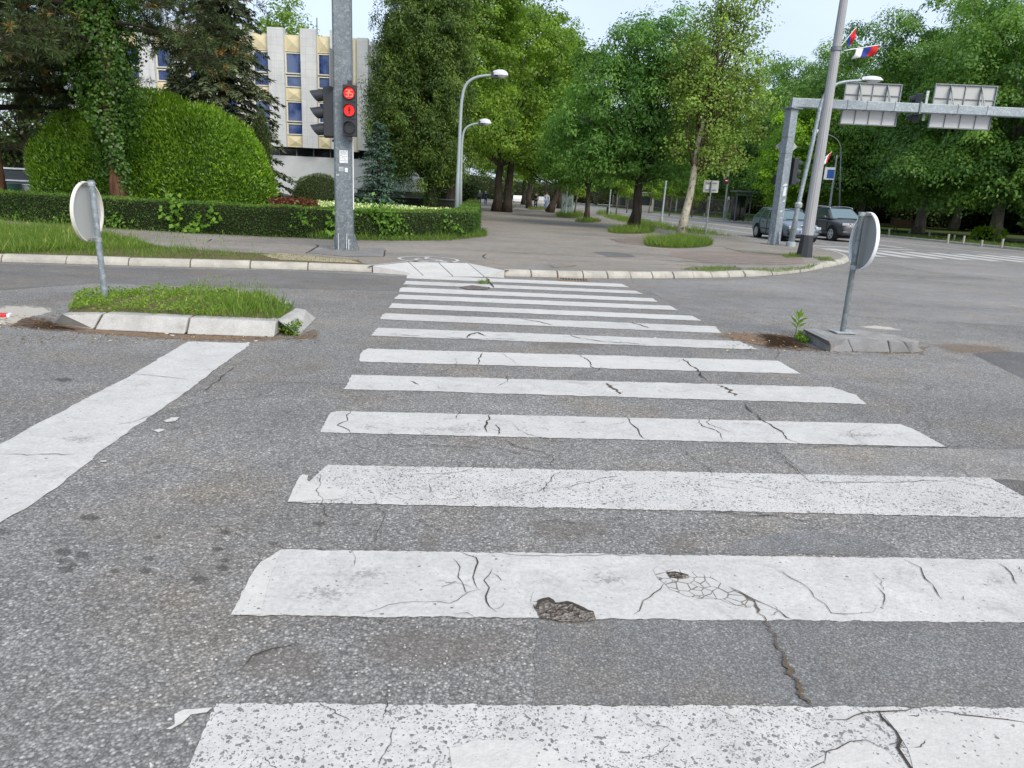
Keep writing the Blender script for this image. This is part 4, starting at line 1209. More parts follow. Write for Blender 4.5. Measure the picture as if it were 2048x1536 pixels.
tree('linden_tree', 'leaning dark trunk linden beside the pale cabinet', b, b + [2.0, 0, 6.5],
     B_(b, (.4, 0, 7.2, 3.4, 3.0, 3.2), (-1.2, 0, 4.6, 2.2, 2.4, 1.8), (1.3, 0, 4.4, 2.0, 2.2, 1.5)), 330, 0.8, 55, 'lf_linden', (0.22, 0.13), 0.30, 0.12, 'bk_dark', 23, 'lindens along the avenue', 26, 0.55, 0.4, 0.6, 0.55, 0.35)
# --- young plane with pale patchy trunk, sparse brownish crown
b = pos(1361, 32.5)
tp = b + np.array([1.0, 0, 9.0])
tree('plane_tree', 'sparse young tree with pale speckled trunk and yellowish brown leaves', b, tp,
     B_(b, (.5, 0, 5.2, 1.7, 1.7, 2.2), (1.2, .2, 7.4, 1.7, 1.7, 2.2), (-.4, 0, 6.6, 1.1, 1.4, 1.9), (1.1, 0, 3.4, 1.4, 1.2, .9), (.9, 0, 9.4, 1.7, 1.6, 1.7), (2.3, 0, 5.4, 1.2, 1.2, 1.5), (-.6, 0, 3.7, .8, .8, .8)), 560, 0.44, 32, 'lf_plane', (0.115, 0.09), 0.185, 0.03, 'bk_pale', 24, 'trees on the pavement', 70, 0.8, 0.3, 0.4, 0.15, 0.3, 0.24, flare=1.25)

# --- lindens of the avenue
for i, (px, Y, h, r, lab, sc, tw) in enumerate([
    (993, 60, 19, 5.4, 'massive twin trunk linden with a tall bright green crown', 1.0, 1),
    (903, 44, 16.5, 3.6, 'linden rising behind the curved lamp posts and conifer', .8, 0),
    (1058, 82, 21, 5.0, 'linden with dark trunk second along the avenue', 1.0, 0),
    (1118, 92, 21.5, 4.6, 'tall linden whose top reaches into the sky gap', 1.0, 0),
    (1046, 112, 20, 6.0, 'linden deeper in the avenue behind two walkers', 1.0, 0),
    (1010, 150, 22, 9.0, 'linden closing the far end of the avenue', 1.2, 0)]):
    b = pos(px, Y)
    rt = tree('linden_tree', lab, b, b + [0.3, 0, h * .62],
              B_(b, (0, 0, h * .56, r, r * .9, h * .27), (-r * .3, -.5, h * .78, r * .72, r * .7, h * .2), (r * .45, -.3, h * .70, r * .6, r * .6, h * .2), (r * .1, -.8, h * .33, r * .95, r * .8, h * .11), (-r * .45, -.4, h * .42, r * .6, r * .6, h * .14)),
              460, 1.0 * sc, 118, 'lf_linden', (0.185 * sc + Y * .0005, 0.125 * sc + Y * .0004), .33 if tw else .27, .12, 'bk_dark', 30 + i, 'lindens along the avenue', 40, 0.5, 0.45, 0.6, 0.6, 0.3, 0.2)
    if tw:
        rg = np.random.default_rng(77)
        mb = trunk_mesh(b + [.80, .1, -.02], b + [1.3, .3, 7.5], .34, .16, rg); mb.build('trunk', M['bk_dark'], rt, smooth='all')

# --- conifer-like dark tree in the bed (thuja), its trunk wrapped in leaves
b = pos(862, 36, PZ + .02)
tree('thuja_tree', 'tall olive dark conifer between the mast and the curved lamps', b, b + [0.2, 0, 13],
     B_(b, (-.5, 0, 4.9, 1.8, 2.0, 3.0), (.0, 0, 8.2, 1.45, 1.7, 3.0), (.6, 0, 11.6, 1.05, 1.4, 3.4), (-1.8, 0, 5.6, 1.2, 1.4, 2.5), (-1.1, 0, 8.8, 1.1, 1.2, 1.7), (.9, 0, 6.2, .9, 1.2, 3.0), (-2.0, 0, 8.2, .55, .7, .7), (-1.3, 0, 3.2, 1.3, 1.3, 1.1), (.5, 0, 3.0, 1.1, 1.2, 1.0)), 1250, .38, 120, 'lf_thuja', (0.14, 0.052), .27, .08, 'bk_dark', 41, None, 40, 1.1, 0.9, 0.3, 0.5, 0.15, 0.26, ragged=.2)
rt = [o for o in SC.objects if o.name == 'thuja_tree'][0]
n = 1500; a = RG.uniform(0, 6.28, n); z = RG.uniform(0, 2.6, n); rr = .36 - z * .02
leaf_obj('ivy', np.column_stack([b[0] + rr * np.cos(a), b[1] + rr * np.sin(a), b[2] + z]), np.column_stack([np.cos(a), np.sin(a), RG.normal(size=n)]), np.column_stack([np.cos(a), np.sin(a), np.full(n, .5)]), .09, .08, RG.normal(.25, .2, n), M['lf_ivy'], rt)


# --- spruces: drooping whorls of branches
def conifer(name, label, base, H, R, leaf, seed, per=26, tiers=22, droop=.35, L=.26, W=.10, group=None, z0=.06, power=.8):
    rg = np.random.default_rng(seed)
    base = np.asarray(base, float)
    rt = thing(name, label, 'tree', tuple(base), group)
    trunk_mesh(base, base + [0, 0, H * .98], R * .075, .02, rg, wob=.004).build('trunk', M['bk_brown'], rt, smooth='all')
    Pl, Dl, Nl, Tl = [], [], [], []
    br = MB()
    for k in range(tiers):
        u = z0 + (1 - z0) * (k + rg.uniform(-.3, .3)) / tiers; z = H * max(.02, u)
        r = R * (1 - u) ** power * rg.uniform(.82, 1.12) + .08
        nb = max(5, int(9 * (r / R) ** .4 + rg.integers(0, 3)))
        a0 = rg.uniform(0, 6.28)
        for j in range(nb):
            a = a0 + 2 * math.pi * j / nb + rg.normal() * .2
            rr = r * rg.uniform(.75, 1.12); d = np.array([math.cos(a), math.sin(a), 0]); s = np.array([-d[1], d[0], 0])
            t = lambda x: base + d * rr * x + np.array([0, 0, z + rr * (.10 * x - droop * x * x + .10 * x ** 4)])
            br.tube([t(0), t(.5), t(1)], [.02 + .012 * rr, .015, .004], 4, False)
            n = int(per * (0.35 + rr / R * 1.3)); x = rg.uniform(.12, 1.03, n); side = rg.choice([-1, 1], n)
            P = np.array([t(q) for q in x]) + s * (side * rg.random(n) * .20 * rr * (1.05 - x))[:, None] + rg.normal(size=(n, 3)) * .035
            D = d * rg.uniform(.3, 1, n)[:, None] + s * (side * rg.uniform(.2, 1.1, n))[:, None] + np.array([0, 0, -1]) * rg.uniform(-.1, .75, n)[:, None]
            N = np.array([0, 0, 1.0]) + rg.normal(size=(n, 3)) * .35 + d * .25
            Pl.append(P); Dl.append(D); Nl.append(N); Tl.append(.42 + rg.normal() * .14 + rg.normal(size=n) * .17 + .12 * (x - .5))
    br.build('branches', M['bk_twig'], rt)
    P = np.vstack(Pl); n = len(P)
    leaf_obj('crown', P, np.vstack(Dl), np.vstack(Nl), L * RG.uniform(.6, 1.25, n), W * RG.uniform(.7, 1.3, n), np.concatenate(Tl), M[leaf], rt)
    return rt


b = pos(455, 33, PZ + .02)
conifer('spruce_tree', 'tall grey green spruce standing behind the clipped laurel mound', b, 14.0, 3.05, 'lf_spruce', 51, 120, 46, .45, .25, .09, 'spruces before the white building')
b = pos(757, 33.5, PZ + .02)
conifer('spruce_tree', 'bluish spruce with low drooping branches against the white wall', b, 4.3, 1.25, 'lf_blue', 52, 38, 22, .3, .17, .05, 'spruces before the white building', power=.7)
b = pos(372, 36, PZ + .02)
conifer('spruce_tree', 'grey spruce half hidden behind the pine branches', b, 7.2, 1.7, 'lf_spruce', 53, 60, 30, .4, .24, .085, 'spruces before the white building')

# --- pines at the left
def pine(name, label, base, H, seed, ntuft, azb, r0, rmax, zlo, ivy=True, lean=(0, 0), group=None, mats='lf_pine', extra=()):
    rg = np.random.default_rng(seed)
    base = np.asarray(base, float); top = base + [lean[0], lean[1], H]
    rt = thing(name, label, 'tree', tuple(base), group)
    trunk_mesh(base, top, r0, .06, rg, wob=.01, flare=1.25).build('trunk', M['bk_pine'], rt, smooth='all')
    br = MB(); tips = []
    nb = 46
    specs = []
    for j in range(nb):
        u = zlo + (H * .97 - zlo) * (j + rg.random()) / nb
        specs.append((u, azb + rg.uniform(-3.14, 3.14), rmax * (1 - .55 * (u - zlo) / (H - zlo)) * rg.uniform(.65, 1.1), rg.uniform(-.12, .14)))
    specs = [q for q in specs if not (math.cos(q[1]) > .62 and q[0] < 9.5 and extra)]
    specs += list(extra)
    for i_, (u, a, L, rise) in enumerate(specs):
        ext_ = i_ >= len(specs) - len(extra)
        s = base + (top - base) * (u / H); d = np.array([math.cos(a), math.sin(a), 0])
        bend = rg.normal() * .12; sd = np.array([-d[1], d[0], 0])
        f = lambda x: s + d * L * x + sd * bend * L * x * x + np.array([0, 0, L * (rise * x + .12 * x - .30 * x * x)])
        br.tube([f(0), f(.3), f(.6), f(.85), f(1)], [.055 + .012 * L, .045, .03, .016, .006], 6, False)
        m = int(ntuft * L / rmax * (.42 if ext_ else 1))
        for _ in range(m):
            x = rg.uniform(.62 if ext_ else (.28 if ivy else .12), 1.0); p = f(x)
            q = p + d * rg.uniform(0, .35) + sd * rg.normal() * .42 * (.35 + x) + np.array([0, 0, rg.normal() * .30 - .05])
            if rg.random() < .5: br.tube([p, (p + q) / 2 + rg.normal(size=3) * .04, q], [.012, .008, .004], 4, False)
            tips.append((q, nrm(q - p + d * .5 + rg.normal(size=3) * .2)))
    br.build('branches', M['bk_twig'], rt)
    T = np.array([t[0] for t in tips]); A = np.array([t[1] for t in tips])
    per = 40
    idx = np.repeat(np.arange(len(T)), per); n = len(idx)
    D = unit(sph(rg, n) + A[idx] * .75)
    P = T[idx] + A[idx] * (rg.uniform(-.16, .12, n))[:, None]
    ti = .42 + (rg.normal(size=len(T)) * .2)[idx] + rg.normal(size=n) * .12
    dead = rg.random(len(T)) < .03; ti[dead[idx]] = np.where(rg.random(dead[idx].sum()) < .55, .05, 1.0)
    leaf_obj('crown', P, D, sph(rg, n), (.20 * rg.uniform(.7, 1.2, n)), .020, ti, M[mats], rt)
    if ivy:
        n = 22000; z = rg.random(n) ** .8 * (H * .72) + .1; a = rg.uniform(0, 6.28, n)
        w = np.interp(z, [0, 1.1, 2.2, 3.6, 5.5, 8, 12], [.30, .27, .44, .78, .85, .6, .3]) * (1 + .35 * np.sin(a * 3 + z * 2.3))
        rr = w * rg.uniform(.38, 1.08, n)
        keep = (z > 1.35) | (np.cos(a - .2) > .25)
        P = np.column_stack([base[0] + lean[0] * z / H + rr * np.cos(a), base[1] + lean[1] * z / H + rr * np.sin(a), base[2] + z])[keep]
        O = np.column_stack([np.cos(a), np.sin(a), np.zeros(n)])[keep]; m = len(P)
        leaf_obj('ivy', P, O * .5 + rg.normal(size=(m, 3)) * .5 + np.array([0, 0, -.7]), O + rg.normal(size=(m, 3)) * .4 + np.array([0, 0, .4]), .105 * rg.uniform(.6, 1.2, m), .09 * rg.uniform(.6, 1.2, m), rg.normal(.42, .2, m), M['lf_ivy'], rt)
    return rt


b = pos(246, 22.5, PZ + .02)
EXT = [(8.4, -.15, 4.5, .0), (7.6, -.05, 4.3, -.12), (6.6, .1, 4.1, -.15), (9.2, -.3, 4.4, .05), (5.6, -.35, 3.6, -.10), (7.0, -.55, 4.0, -.2)]
pine('pine_tree', 'tall dark pine with ivy wrapped reddish trunk behind the hedge', b, 13.5, 61, 150, -1.9, .25, 5.0, 4.6, True, (-.25, 0), 'pines behind the hedge', extra=EXT)
b = pos(2, 25, PZ + .02)
pine('pine_tree', 'dark pine with bare brown trunk at the left edge of the park', b, 12.5, 62, 165, -1.2, .24, 5.2, 3.2, False, (.2, 0), 'pines behind the hedge')

# --- clipped shrubs
def shell(name, label, base, blobs, n, leaf, L, W, cat='shrub', thick=.12, upd=.6, seed=1, group=None, core=.90, tint0=.5, tz=0.0, corem='core'):
    rg = np.random.default_rng(seed)
    base = np.asarray(base, float)
    rt = thing(name, label, cat, tuple(base), group)
    bl = np.array([(base[0] + a, base[1] + b_, base[2] + c, d, e, f) for a, b_, c, d, e, f in blobs], float)
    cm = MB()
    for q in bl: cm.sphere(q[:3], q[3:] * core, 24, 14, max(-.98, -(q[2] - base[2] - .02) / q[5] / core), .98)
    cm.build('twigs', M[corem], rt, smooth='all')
    w = bl[:, 3] * bl[:, 5]; w = w / w.sum()
    k = rg.choice(len(bl), n, p=w); d = sph(rg, n)
    wob = 1 + .05 * np.sin(d[:, 0] * 7 + k * 2) * np.cos(d[:, 2] * 8) + rg.normal(size=n) * .022
    P = bl[k, :3] + d * bl[k, 3:] * (wob * (1 - thick * rg.random(n) ** 2))[:, None]
    Nn = unit(d / bl[k, 3:])
    ok = P[:, 2] > base[2] + .03
    for i, q in enumerate(bl): ok &= (np.linalg.norm((P - q[:3]) / q[3:], axis=1) > .86) | (k == i)
    P, Nn = P[ok], Nn[ok]; m = len(P)
    D = Nn * rg.uniform(.3, .9, m)[:, None] + rg.normal(size=(m, 3)) * .45 + np.array([0, 0, upd])
    N = Nn * .7 + np.array([0, 0, .4]) + rg.normal(size=(m, 3)) * .45
    nz = np.sin(P[:, 0] * 3.1 + P[:, 2] * 2.3) * np.cos(P[:, 1] * 2.7 - P[:, 2] * 3.3)
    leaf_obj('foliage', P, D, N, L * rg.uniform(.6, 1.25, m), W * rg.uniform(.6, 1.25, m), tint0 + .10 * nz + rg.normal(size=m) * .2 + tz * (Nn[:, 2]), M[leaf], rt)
    return rt


b = pos(310, 26, PZ + .02)
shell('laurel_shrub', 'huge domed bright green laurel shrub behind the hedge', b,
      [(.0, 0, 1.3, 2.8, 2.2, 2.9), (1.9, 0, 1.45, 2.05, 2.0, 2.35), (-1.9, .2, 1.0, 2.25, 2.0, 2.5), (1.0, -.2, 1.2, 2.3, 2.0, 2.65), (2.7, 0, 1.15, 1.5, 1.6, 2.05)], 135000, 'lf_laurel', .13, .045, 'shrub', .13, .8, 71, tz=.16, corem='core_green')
b = pos(528, 28.5, PZ + .02)
shell('cypress_shrub', 'slim columnar dark green cypress beside the laurel mound', b, [(0, 0, 1.9, .38, .38, 2.1), (0, 0, 1.0, .42, .42, 1.2)], 7000, 'lf_yew', .10, .03, 'shrub', .2, 1.2, 72, tint0=.55)
b = pos(640, 30, PZ + .02)
shell('yew_shrub', 'round clipped dark yew bush before the white wall', b, [(0, 0, .75, 1.08, 1.0, 1.05)], 15000, 'lf_yew', .06, .022, 'shrub', .06, .3, 73, core=.94)


# --- hedges
def hedge(name, label, pts, w, h, dens, seed, leaf='lf_hedge', zb=PZ + .02, L=.05, W=.032, cat='hedge', toptint=.28):
    rg = np.random.default_rng(seed)
    A, s = path_walk(smooth_path([np.array([p[0], p[1], 0.0]) for p in pts], 2))
    rt = thing(name, label, cat, (A[0][0], A[0][1], zb))
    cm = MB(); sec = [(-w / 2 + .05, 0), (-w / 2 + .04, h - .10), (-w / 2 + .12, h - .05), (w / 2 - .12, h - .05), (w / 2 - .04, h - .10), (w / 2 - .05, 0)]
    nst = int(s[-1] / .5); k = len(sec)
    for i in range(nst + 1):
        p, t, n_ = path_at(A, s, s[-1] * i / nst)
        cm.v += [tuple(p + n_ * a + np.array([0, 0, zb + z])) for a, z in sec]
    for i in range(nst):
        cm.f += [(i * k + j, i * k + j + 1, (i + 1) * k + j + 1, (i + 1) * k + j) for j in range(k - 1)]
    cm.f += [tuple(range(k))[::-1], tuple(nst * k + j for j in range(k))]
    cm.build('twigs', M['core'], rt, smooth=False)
    per = 2 * h + w
    n = int(s[-1] * per * dens)
    d = rg.random(n) * s[-1]
    # more leaves on the near part of a receding hedge
    fr = np.array([path_at(A, s, x) for x in np.linspace(0, s[-1], 400)], dtype=object)
    ii = np.clip((d / s[-1] * 399).astype(int), 0, 398); fx = d / s[-1] * 399 - ii
    pp = np.array([q[0] for q in fr]); nn = np.array([q[2] for q in fr])
    pc_ = pp[ii] * (1 - fx)[:, None] + pp[ii + 1] * fx[:, None]; nv = nn[ii]
    u = rg.random(n) * per
    lat = np.where(u < h, -w / 2, np.where(u < h + w, u - h - w / 2, w / 2)); z = np.where(u < h, u, np.where(u < h + w, h, u - h - w))
    out = np.where((u < h)[:, None], -nv, np.where((u < h + w)[:, None], np.array([0, 0, 1.0]), nv))
    bulge = .02 * np.sin(d * 4.1 + z * 5) + .015 * np.sin(d * 9.7)
    P = pc_ + nv * lat[:, None] + np.array([0, 0, 1.0]) * (zb + z)[:, None] + out * (bulge + rg.normal(size=n) * .018)[:, None]
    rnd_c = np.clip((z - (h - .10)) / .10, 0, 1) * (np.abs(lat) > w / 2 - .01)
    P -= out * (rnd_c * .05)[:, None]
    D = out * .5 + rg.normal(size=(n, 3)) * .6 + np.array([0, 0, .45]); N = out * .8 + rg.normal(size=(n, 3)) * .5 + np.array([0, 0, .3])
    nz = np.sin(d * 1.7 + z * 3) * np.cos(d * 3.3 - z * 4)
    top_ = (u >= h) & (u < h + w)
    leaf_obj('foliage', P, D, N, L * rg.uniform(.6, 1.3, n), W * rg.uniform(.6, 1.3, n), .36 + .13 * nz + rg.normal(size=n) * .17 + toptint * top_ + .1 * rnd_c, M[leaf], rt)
    return rt


HB = [at(x, y, PZ) for x, y in [(-260, 418), (0, 441), (200, 456), (480, 472), (660, 478), (780, 480)]]
off = .5
HP = [np.array([p[0], p[1] + off, 0]) for p in HB] + [np.array([-2.6, 22.15, 0]), np.array([-1.95, 23.6, 0]), np.array([-1.85, 26.0, 0]), np.array([-2.2, 32.0, 0]), np.array([-2.9, 45.0, 0]), np.array([-4.2, 66.0, 0])]
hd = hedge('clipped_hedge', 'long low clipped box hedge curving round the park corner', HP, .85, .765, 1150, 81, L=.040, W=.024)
# bindweed and other climbers growing out of the hedge face
def sprigs(spots, mat, L, W, name, parent, seed, spread=.16, n=26, tint=.5):
    rg = np.random.default_rng(seed); P = []; 
    for px, py, dz in spots:
        p = at(px, py, PZ); base = np.array([p[0], p[1] - .05, PZ])
        # move along the sight line to the hedge face at that height
        for k in range(n):
            P.append(np.array([p[0] + rg.normal() * spread, p[1] - .03 + rg.normal() * .03, PZ + dz + rg.normal() * spread]))
    P = np.array(P); m = len(P)
    return leaf_obj(name, P, rg.normal(size=(m, 3)) * .5 + np.array([0, -.5, -.5]), rg.normal(size=(m, 3)) * .4 + np.array([0, -.8, .5]), L * rg.uniform(.6, 1.2, m), W * rg.uniform(.6, 1.2, m), rg.normal(tint, .2, m), M[mat], parent)


sprigs([(335, 464, .6), (365, 465, .5), (345, 464, .82), (372, 466, .85), (350, 464, .33), (365, 466, .2), (405, 468, .22), (425, 468, .55), (400, 468, .45), (430, 469, .4), (385, 466, .12), (668, 478, .35), (664, 478, .55), (660, 478, .15)], 'lf_vine', .16, .14, 'bindweed', hd, 82, .10, 9)['kind'] = 'stuff'
sprigs([(745, 479, .7), (770, 480, .6), (790, 480, .5), (800, 480, .35), (770, 480, .82), (755, 480, .84), (725, 479, .8), (780, 480, .25), (40, 443, .12), (130, 450, .15), (240, 458, .12), (225, 457, .2), (885, 478, .5), (905, 477, .3), (610, 477, .6)], 'lf_vine', .12, .075, 'climber', hd, 83, .16, 36, .3)['kind'] = 'stuff'
grass('hedge_grass', flat([at(x, y, PZ) for x, y in [(610, 478), (660, 480), (780, 483), (900, 482), (973, 474), (972, 464), (960, 462), (940, 471), (780, 477), (660, 475)]], 0), 5200, .17, PZ, .38, 'grass tufts along the foot of the clipped hedge')
grass('hedge_grass', flat([at(x, y, PZ) for x, y in [(-20, 442), (200, 459), (480, 475), (610, 479), (610, 476), (480, 471.5), (200, 455.5), (-20, 439.5)]], 0), 1100, .08, PZ, .3, 'sparse weeds along the shaded foot of the left hedge')

# bedding behind the hedge
def bedding(name, label, poly, n, mat, h, z, L, W, tint=.5, cat='flowers'):
    q = in_poly(poly, n, RG); P = np.column_stack([q, z + RG.random(n) * h])
    return tag(leaf_obj(name, P, RG.normal(size=(n, 3)) + np.array([0, 0, .8]), RG.normal(size=(n, 3)) * .6 + np.array([0, 0, 1]), L * RG.uniform(.6, 1.3, n), W * RG.uniform(.6, 1.3, n), RG.normal(tint, .22, n), M[mat], None), label, cat, kind='stuff')


pz = lambda px, Y: pos(px, Y, .2)
bedding('red_bedding', 'dark red bedding plants between the laurel and the round yew', [pz(540, 22.5), pz(548, 27), pz(600, 27), pz(640, 24), pz(625, 22.5)], 8000, 'lf_red', .74, .25, .10, .07)
bedding('white_bedding', 'pale silvery bedding plants behind the hedge', [pz(540, 27.2), pz(548, 29), pz(680, 28), pz(900, 26.5), pz(900, 24.8), pz(700, 24), pz(640, 24.2), pz(605, 27)], 15000, 'lf_silver', .70, .22, .09, .06)
bedding('yellow_bedding', 'bright yellow green bedding along the back of the hedge', [pz(640, 23.8), pz(700, 23.8), pz(905, 24.6), pz(900, 23.0), pz(700, 21.8), pz(630, 22.0)], 12000, 'lf_yellow', .60, .22, .09, .05)

# --- bright maple and the park's chestnuts on the far side of the street
b = np.array([23.9, 62.5, .1])
tree('maple_tree', 'bright yellow green maple behind the gantry post', b, b + [0, 0, 7.0],
     B_(b, (0, 0, 6.4, 3.8, 3.4, 3.6), (-1.8, 0, 4.0, 2.4, 2.4, 2.2), (2.0, 0, 4.6, 2.4, 2.4, 2.4), (.5, 0, 8.6, 2.2, 2.2, 1.8)), 460, .8, 105, 'lf_maple', (.19, .13), .2, .08, 'bk_brown', 91, None, 30, .5, .4, .6, .55, .25)


def chestnut(seed, H, R, leaf='lf_chest'):
    b = np.zeros(3)
    return tree('chestnut_tree', 'x', b, b + [0, 0, H * .62],
                B_(b, (0, 0, H * .46, R * .95, R * .95, H * .24), (0, 0, H * .74, R * .72, R * .72, H * .22), (R * .55, 0, H * .36, R * .6, R * .6, H * .15), (-R * .5, R * .3, H * .36, R * .6, R * .6, H * .15), (0, -R * .62, H * .36, R * .62, R * .55, H * .16), (-R * .5, -R * .4, H * .58, R * .5, R * .5, H * .17), (R * .5, -R * .35, H * .60, R * .5, R * .5, H * .17), (0, -R * .60, H * .26, R * .85, R * .5, H * .095), (R * .6, R * .1, H * .26, R * .55, R * .6, H * .095), (-R * .6, 0, H * .25, R * .55, R * .6, H * .095)),
                430, 1.4, 200, leaf, (.22, .13), .34, .14, 'bk_grey', seed, 'chestnuts of the park', 30, .32, .8, .8, .66, .45, .26, zcut=H * .145)


protos = [chestnut(101, 18, 6.2), chestnut(102, 17, 5.6), chestnut(103, 20, 6.6)]
CH = [  # column, depth, variant, scale, turn, label
    (1985, 48, 0, 1.0, .0, 'large chestnut with a clear grey trunk near the right edge'),
    (2230, 44, 2, 1.0, 1.2, 'chestnut overhanging the right edge of the view'),
    (1835, 57, 1, 1.05, 2.1, 'chestnut over the dark wooden bench'),
    (1715, 62, 2, .88, 3.3, 'chestnut with layered drooping boughs behind the dark car'),
    (1640, 82, 0, 1.06, 4.0, 'chestnut under the flags in the second row'),
    (1905, 74, 2, 1.1, 5.0, 'tall chestnut behind the right sign panel'),
    (1560, 104, 1, 1.32, .6, 'chestnut rising behind the bright maple'),
    (1478, 112, 0, 1.22, 1.9, 'chestnut behind the waiting shelter'),
    (1400, 128, 2, 1.12, 2.6, 'chestnut behind the pale speckled tree'),
    (1330, 150, 1, 1.3, 3.9, 'chestnut behind the grey hut'),
    (1260, 172, 0, 1.3, 4.4, 'chestnut at the far bend of the street'),
    (1190, 190, 2, 1.2, 5.5, 'farthest chestnut beyond the pale cabinet'),
    (2120, 70, 1, 1.1, 1.0, 'deep shaded chestnut of the park'), (1790, 92, 0, 1.2, 2.9, 'deep shaded chestnut of the park'),
    (2000, 96, 1, 1.25, .3, 'deep shaded chestnut of the park'), (1690, 120, 2, 1.2, 3.5, 'deep shaded chestnut of the park'),
    (1590, 150, 0, 1.4, 2.2, 'deep shaded chestnut of the park'), (2260, 88, 0, 1.3, 4.2, 'deep shaded chestnut of the park'),
]
used = [0, 0, 0]
for px, Y, k, sc, rz, lab in CH:
    o = protos[k] if not used[k] else copy_tree(protos[k]); used[k] = 1
    p = pos(px, Y, .1); o.location = tuple(p); o.rotation_euler = (0, 0, rz); o.scale = (sc, sc, sc); o['label'] = lab
# undergrowth closing the park
for i, (px, Y, w, h) in enumerate([(2060, 78, 9, 3.2), (1930, 88, 9, 3.4), (1800, 104, 10, 3.6), (1690, 128, 12, 4.2), (1580, 140, 11, 4.4), (1480, 150, 10, 4.2), (1390, 170, 11, 4.4), (2240, 66, 9, 3.4), (1320, 190, 14, 6), (1230, 215, 15, 6), (1150, 235, 15, 6), (1075, 240, 14, 5.5), (1000, 235, 14, 6), (925, 190, 13, 6), (850, 120, 9, 4.5), (2000, 120, 14, 6), (1850, 135, 14, 6), (1740, 150, 14, 6.5), (-60, 62, 8, 4), (60, 66, 8, 4.5), (170, 66, 8, 4.5)]):
    b = pos(px, Y, .1)
    shell('park_shrub', 'dark undergrowth shrub deep behind the trees', b, [(0, 0, h * .4, w, 2.5, h * .65), (w * .4, -.5, h * .35, w * .5, 2.2, h * .5)], 5200, 'lf_yew', .42, .26, 'shrub', .15, .3, 110 + i, 'park undergrowth')
# trees behind the building and beyond the avenue
for i, (px, Y, H, R, lab) in enumerate([(572, 84, 21.2, 3.4, 'treetop showing over the flat roof of the white building'), (905, 96, 20, 8, 'tree in the park behind the curved lamps'), (820, 70, 15.5, 6, 'tree behind the tall conifer beside the building'), (60, 60, 16, 8, 'tree deep behind the left pines'), (230, 75, 15, 9, 'tree deep behind the ivy clad pine'), (1090, 210, 24, 14, 'far tree closing the avenue')]):
    b = pos(px, Y, .12)
    tree('park_tree', lab, b, b + [0, 0, H * .6], B_(b, (0, 0, H * .62, R, R, H * .3), (R * .3, 0, H * .82, R * .6, R * .6, H * .16), (-R * .4, 0, H * .4, R * .8, R * .8, H * .2)), 300, 1.1, 46, ['lf_linden', 'lf_chest', 'lf_thuja', 'lf_yew', 'lf_yew', 'lf_linden'][i], (.30, .19), .32, .1, 'bk_dark', 120 + i, 'trees in the park', 16, .5, .4, .6, .6)

# ================================================================== STREET FURNITURE
UP = np.array([0, 0, 1.0])
M['red_lens'] = NT('red_lens_lit').bsdf((.35, .01, .008), .3, 0, None, .5, None, (1.0, .015, .008), .75)
M['red_led'] = NT('red_led_lit').bsdf((.6, .05, .04), .3, 0, None, .5, None, (1.0, .16, .10), 1.8)
M['lens_off'] = plain('lens_unlit', (.012, .013, .012), .25, 0, .3, 20, .6)
M['figure_dark'] = plain('figure_mask', (.10, .006, .005), .6, 0, .2, 10)
M['figure_off'] = plain('figure_unlit', (.035, .037, .034), .5, 0, .2, 10)
M['paper'] = plain('sticker_paper', (.66, .69, .71), .7, 0, .10, 30)
M['ink'] = plain('sticker_ink', (.20, .22, .24), .8, 0, .2, 40)
M['grime'] = plain('torn_sticker', (.55, .60, .62), .8, 0, .2, 30)


def signal_head(parent, c, f, n_lens=3, w=.30, hh=.34, depth=.26, visor=.30, lit=None, hinge=True):
    """vehicle signal head centred at c facing f (horizontal unit vector)"""
    f = nrm(f); s = np.cross(UP, f)
    H = n_lens * hh
    bd = MB()
    bd.prism([(-w / 2 + .03, -H / 2), (w / 2 - .03, -H / 2), (w / 2, -H / 2 + .03), (w / 2, H / 2 - .03), (w / 2 - .03, H / 2), (-w / 2 + .03, H / 2), (-w / 2, H / 2 - .03), (-w / 2, -H / 2 + .03)], c - f * depth / 2, s, UP, f, depth)
    hd = bd.build('signal_head', M['black'], parent, bevel=.008)
    for k in range(n_lens):
        lc = c + UP * (H / 2 - hh * (k + .5)) + f * depth / 2
        MB().disc(lc + f * .008, f, .105, .016, 28).build('lens', M['lens_off'], hd, smooth=True)
        vm = MB(); n = 22; r = .125
        rows = []
        for j in range(n + 1):
            a = math.radians(-62) + math.radians(304) * j / n
            d_ = s * math.cos(a) + UP * math.sin(a)
            ln = visor * (0.38 + .62 * (0.5 + .5 * math.sin(a)) ** .7)
            sl = UP * (-.05 * ln / visor)
            rows.append([lc + d_ * r, lc + d_ * r + f * ln + sl, lc + d_ * (r - .006) + f * ln + sl, lc + d_ * (r - .006)])
        for j in range(n):
            A, B = rows[j], rows[j + 1]
            for q in range(4):
                q2 = (q + 1) % 4
                vm.add([A[q], B[q], B[q2], A[q2]], [(0, 1, 2, 3)])
        vm.build('visor', M['black'], hd, smooth=True)
    return hd


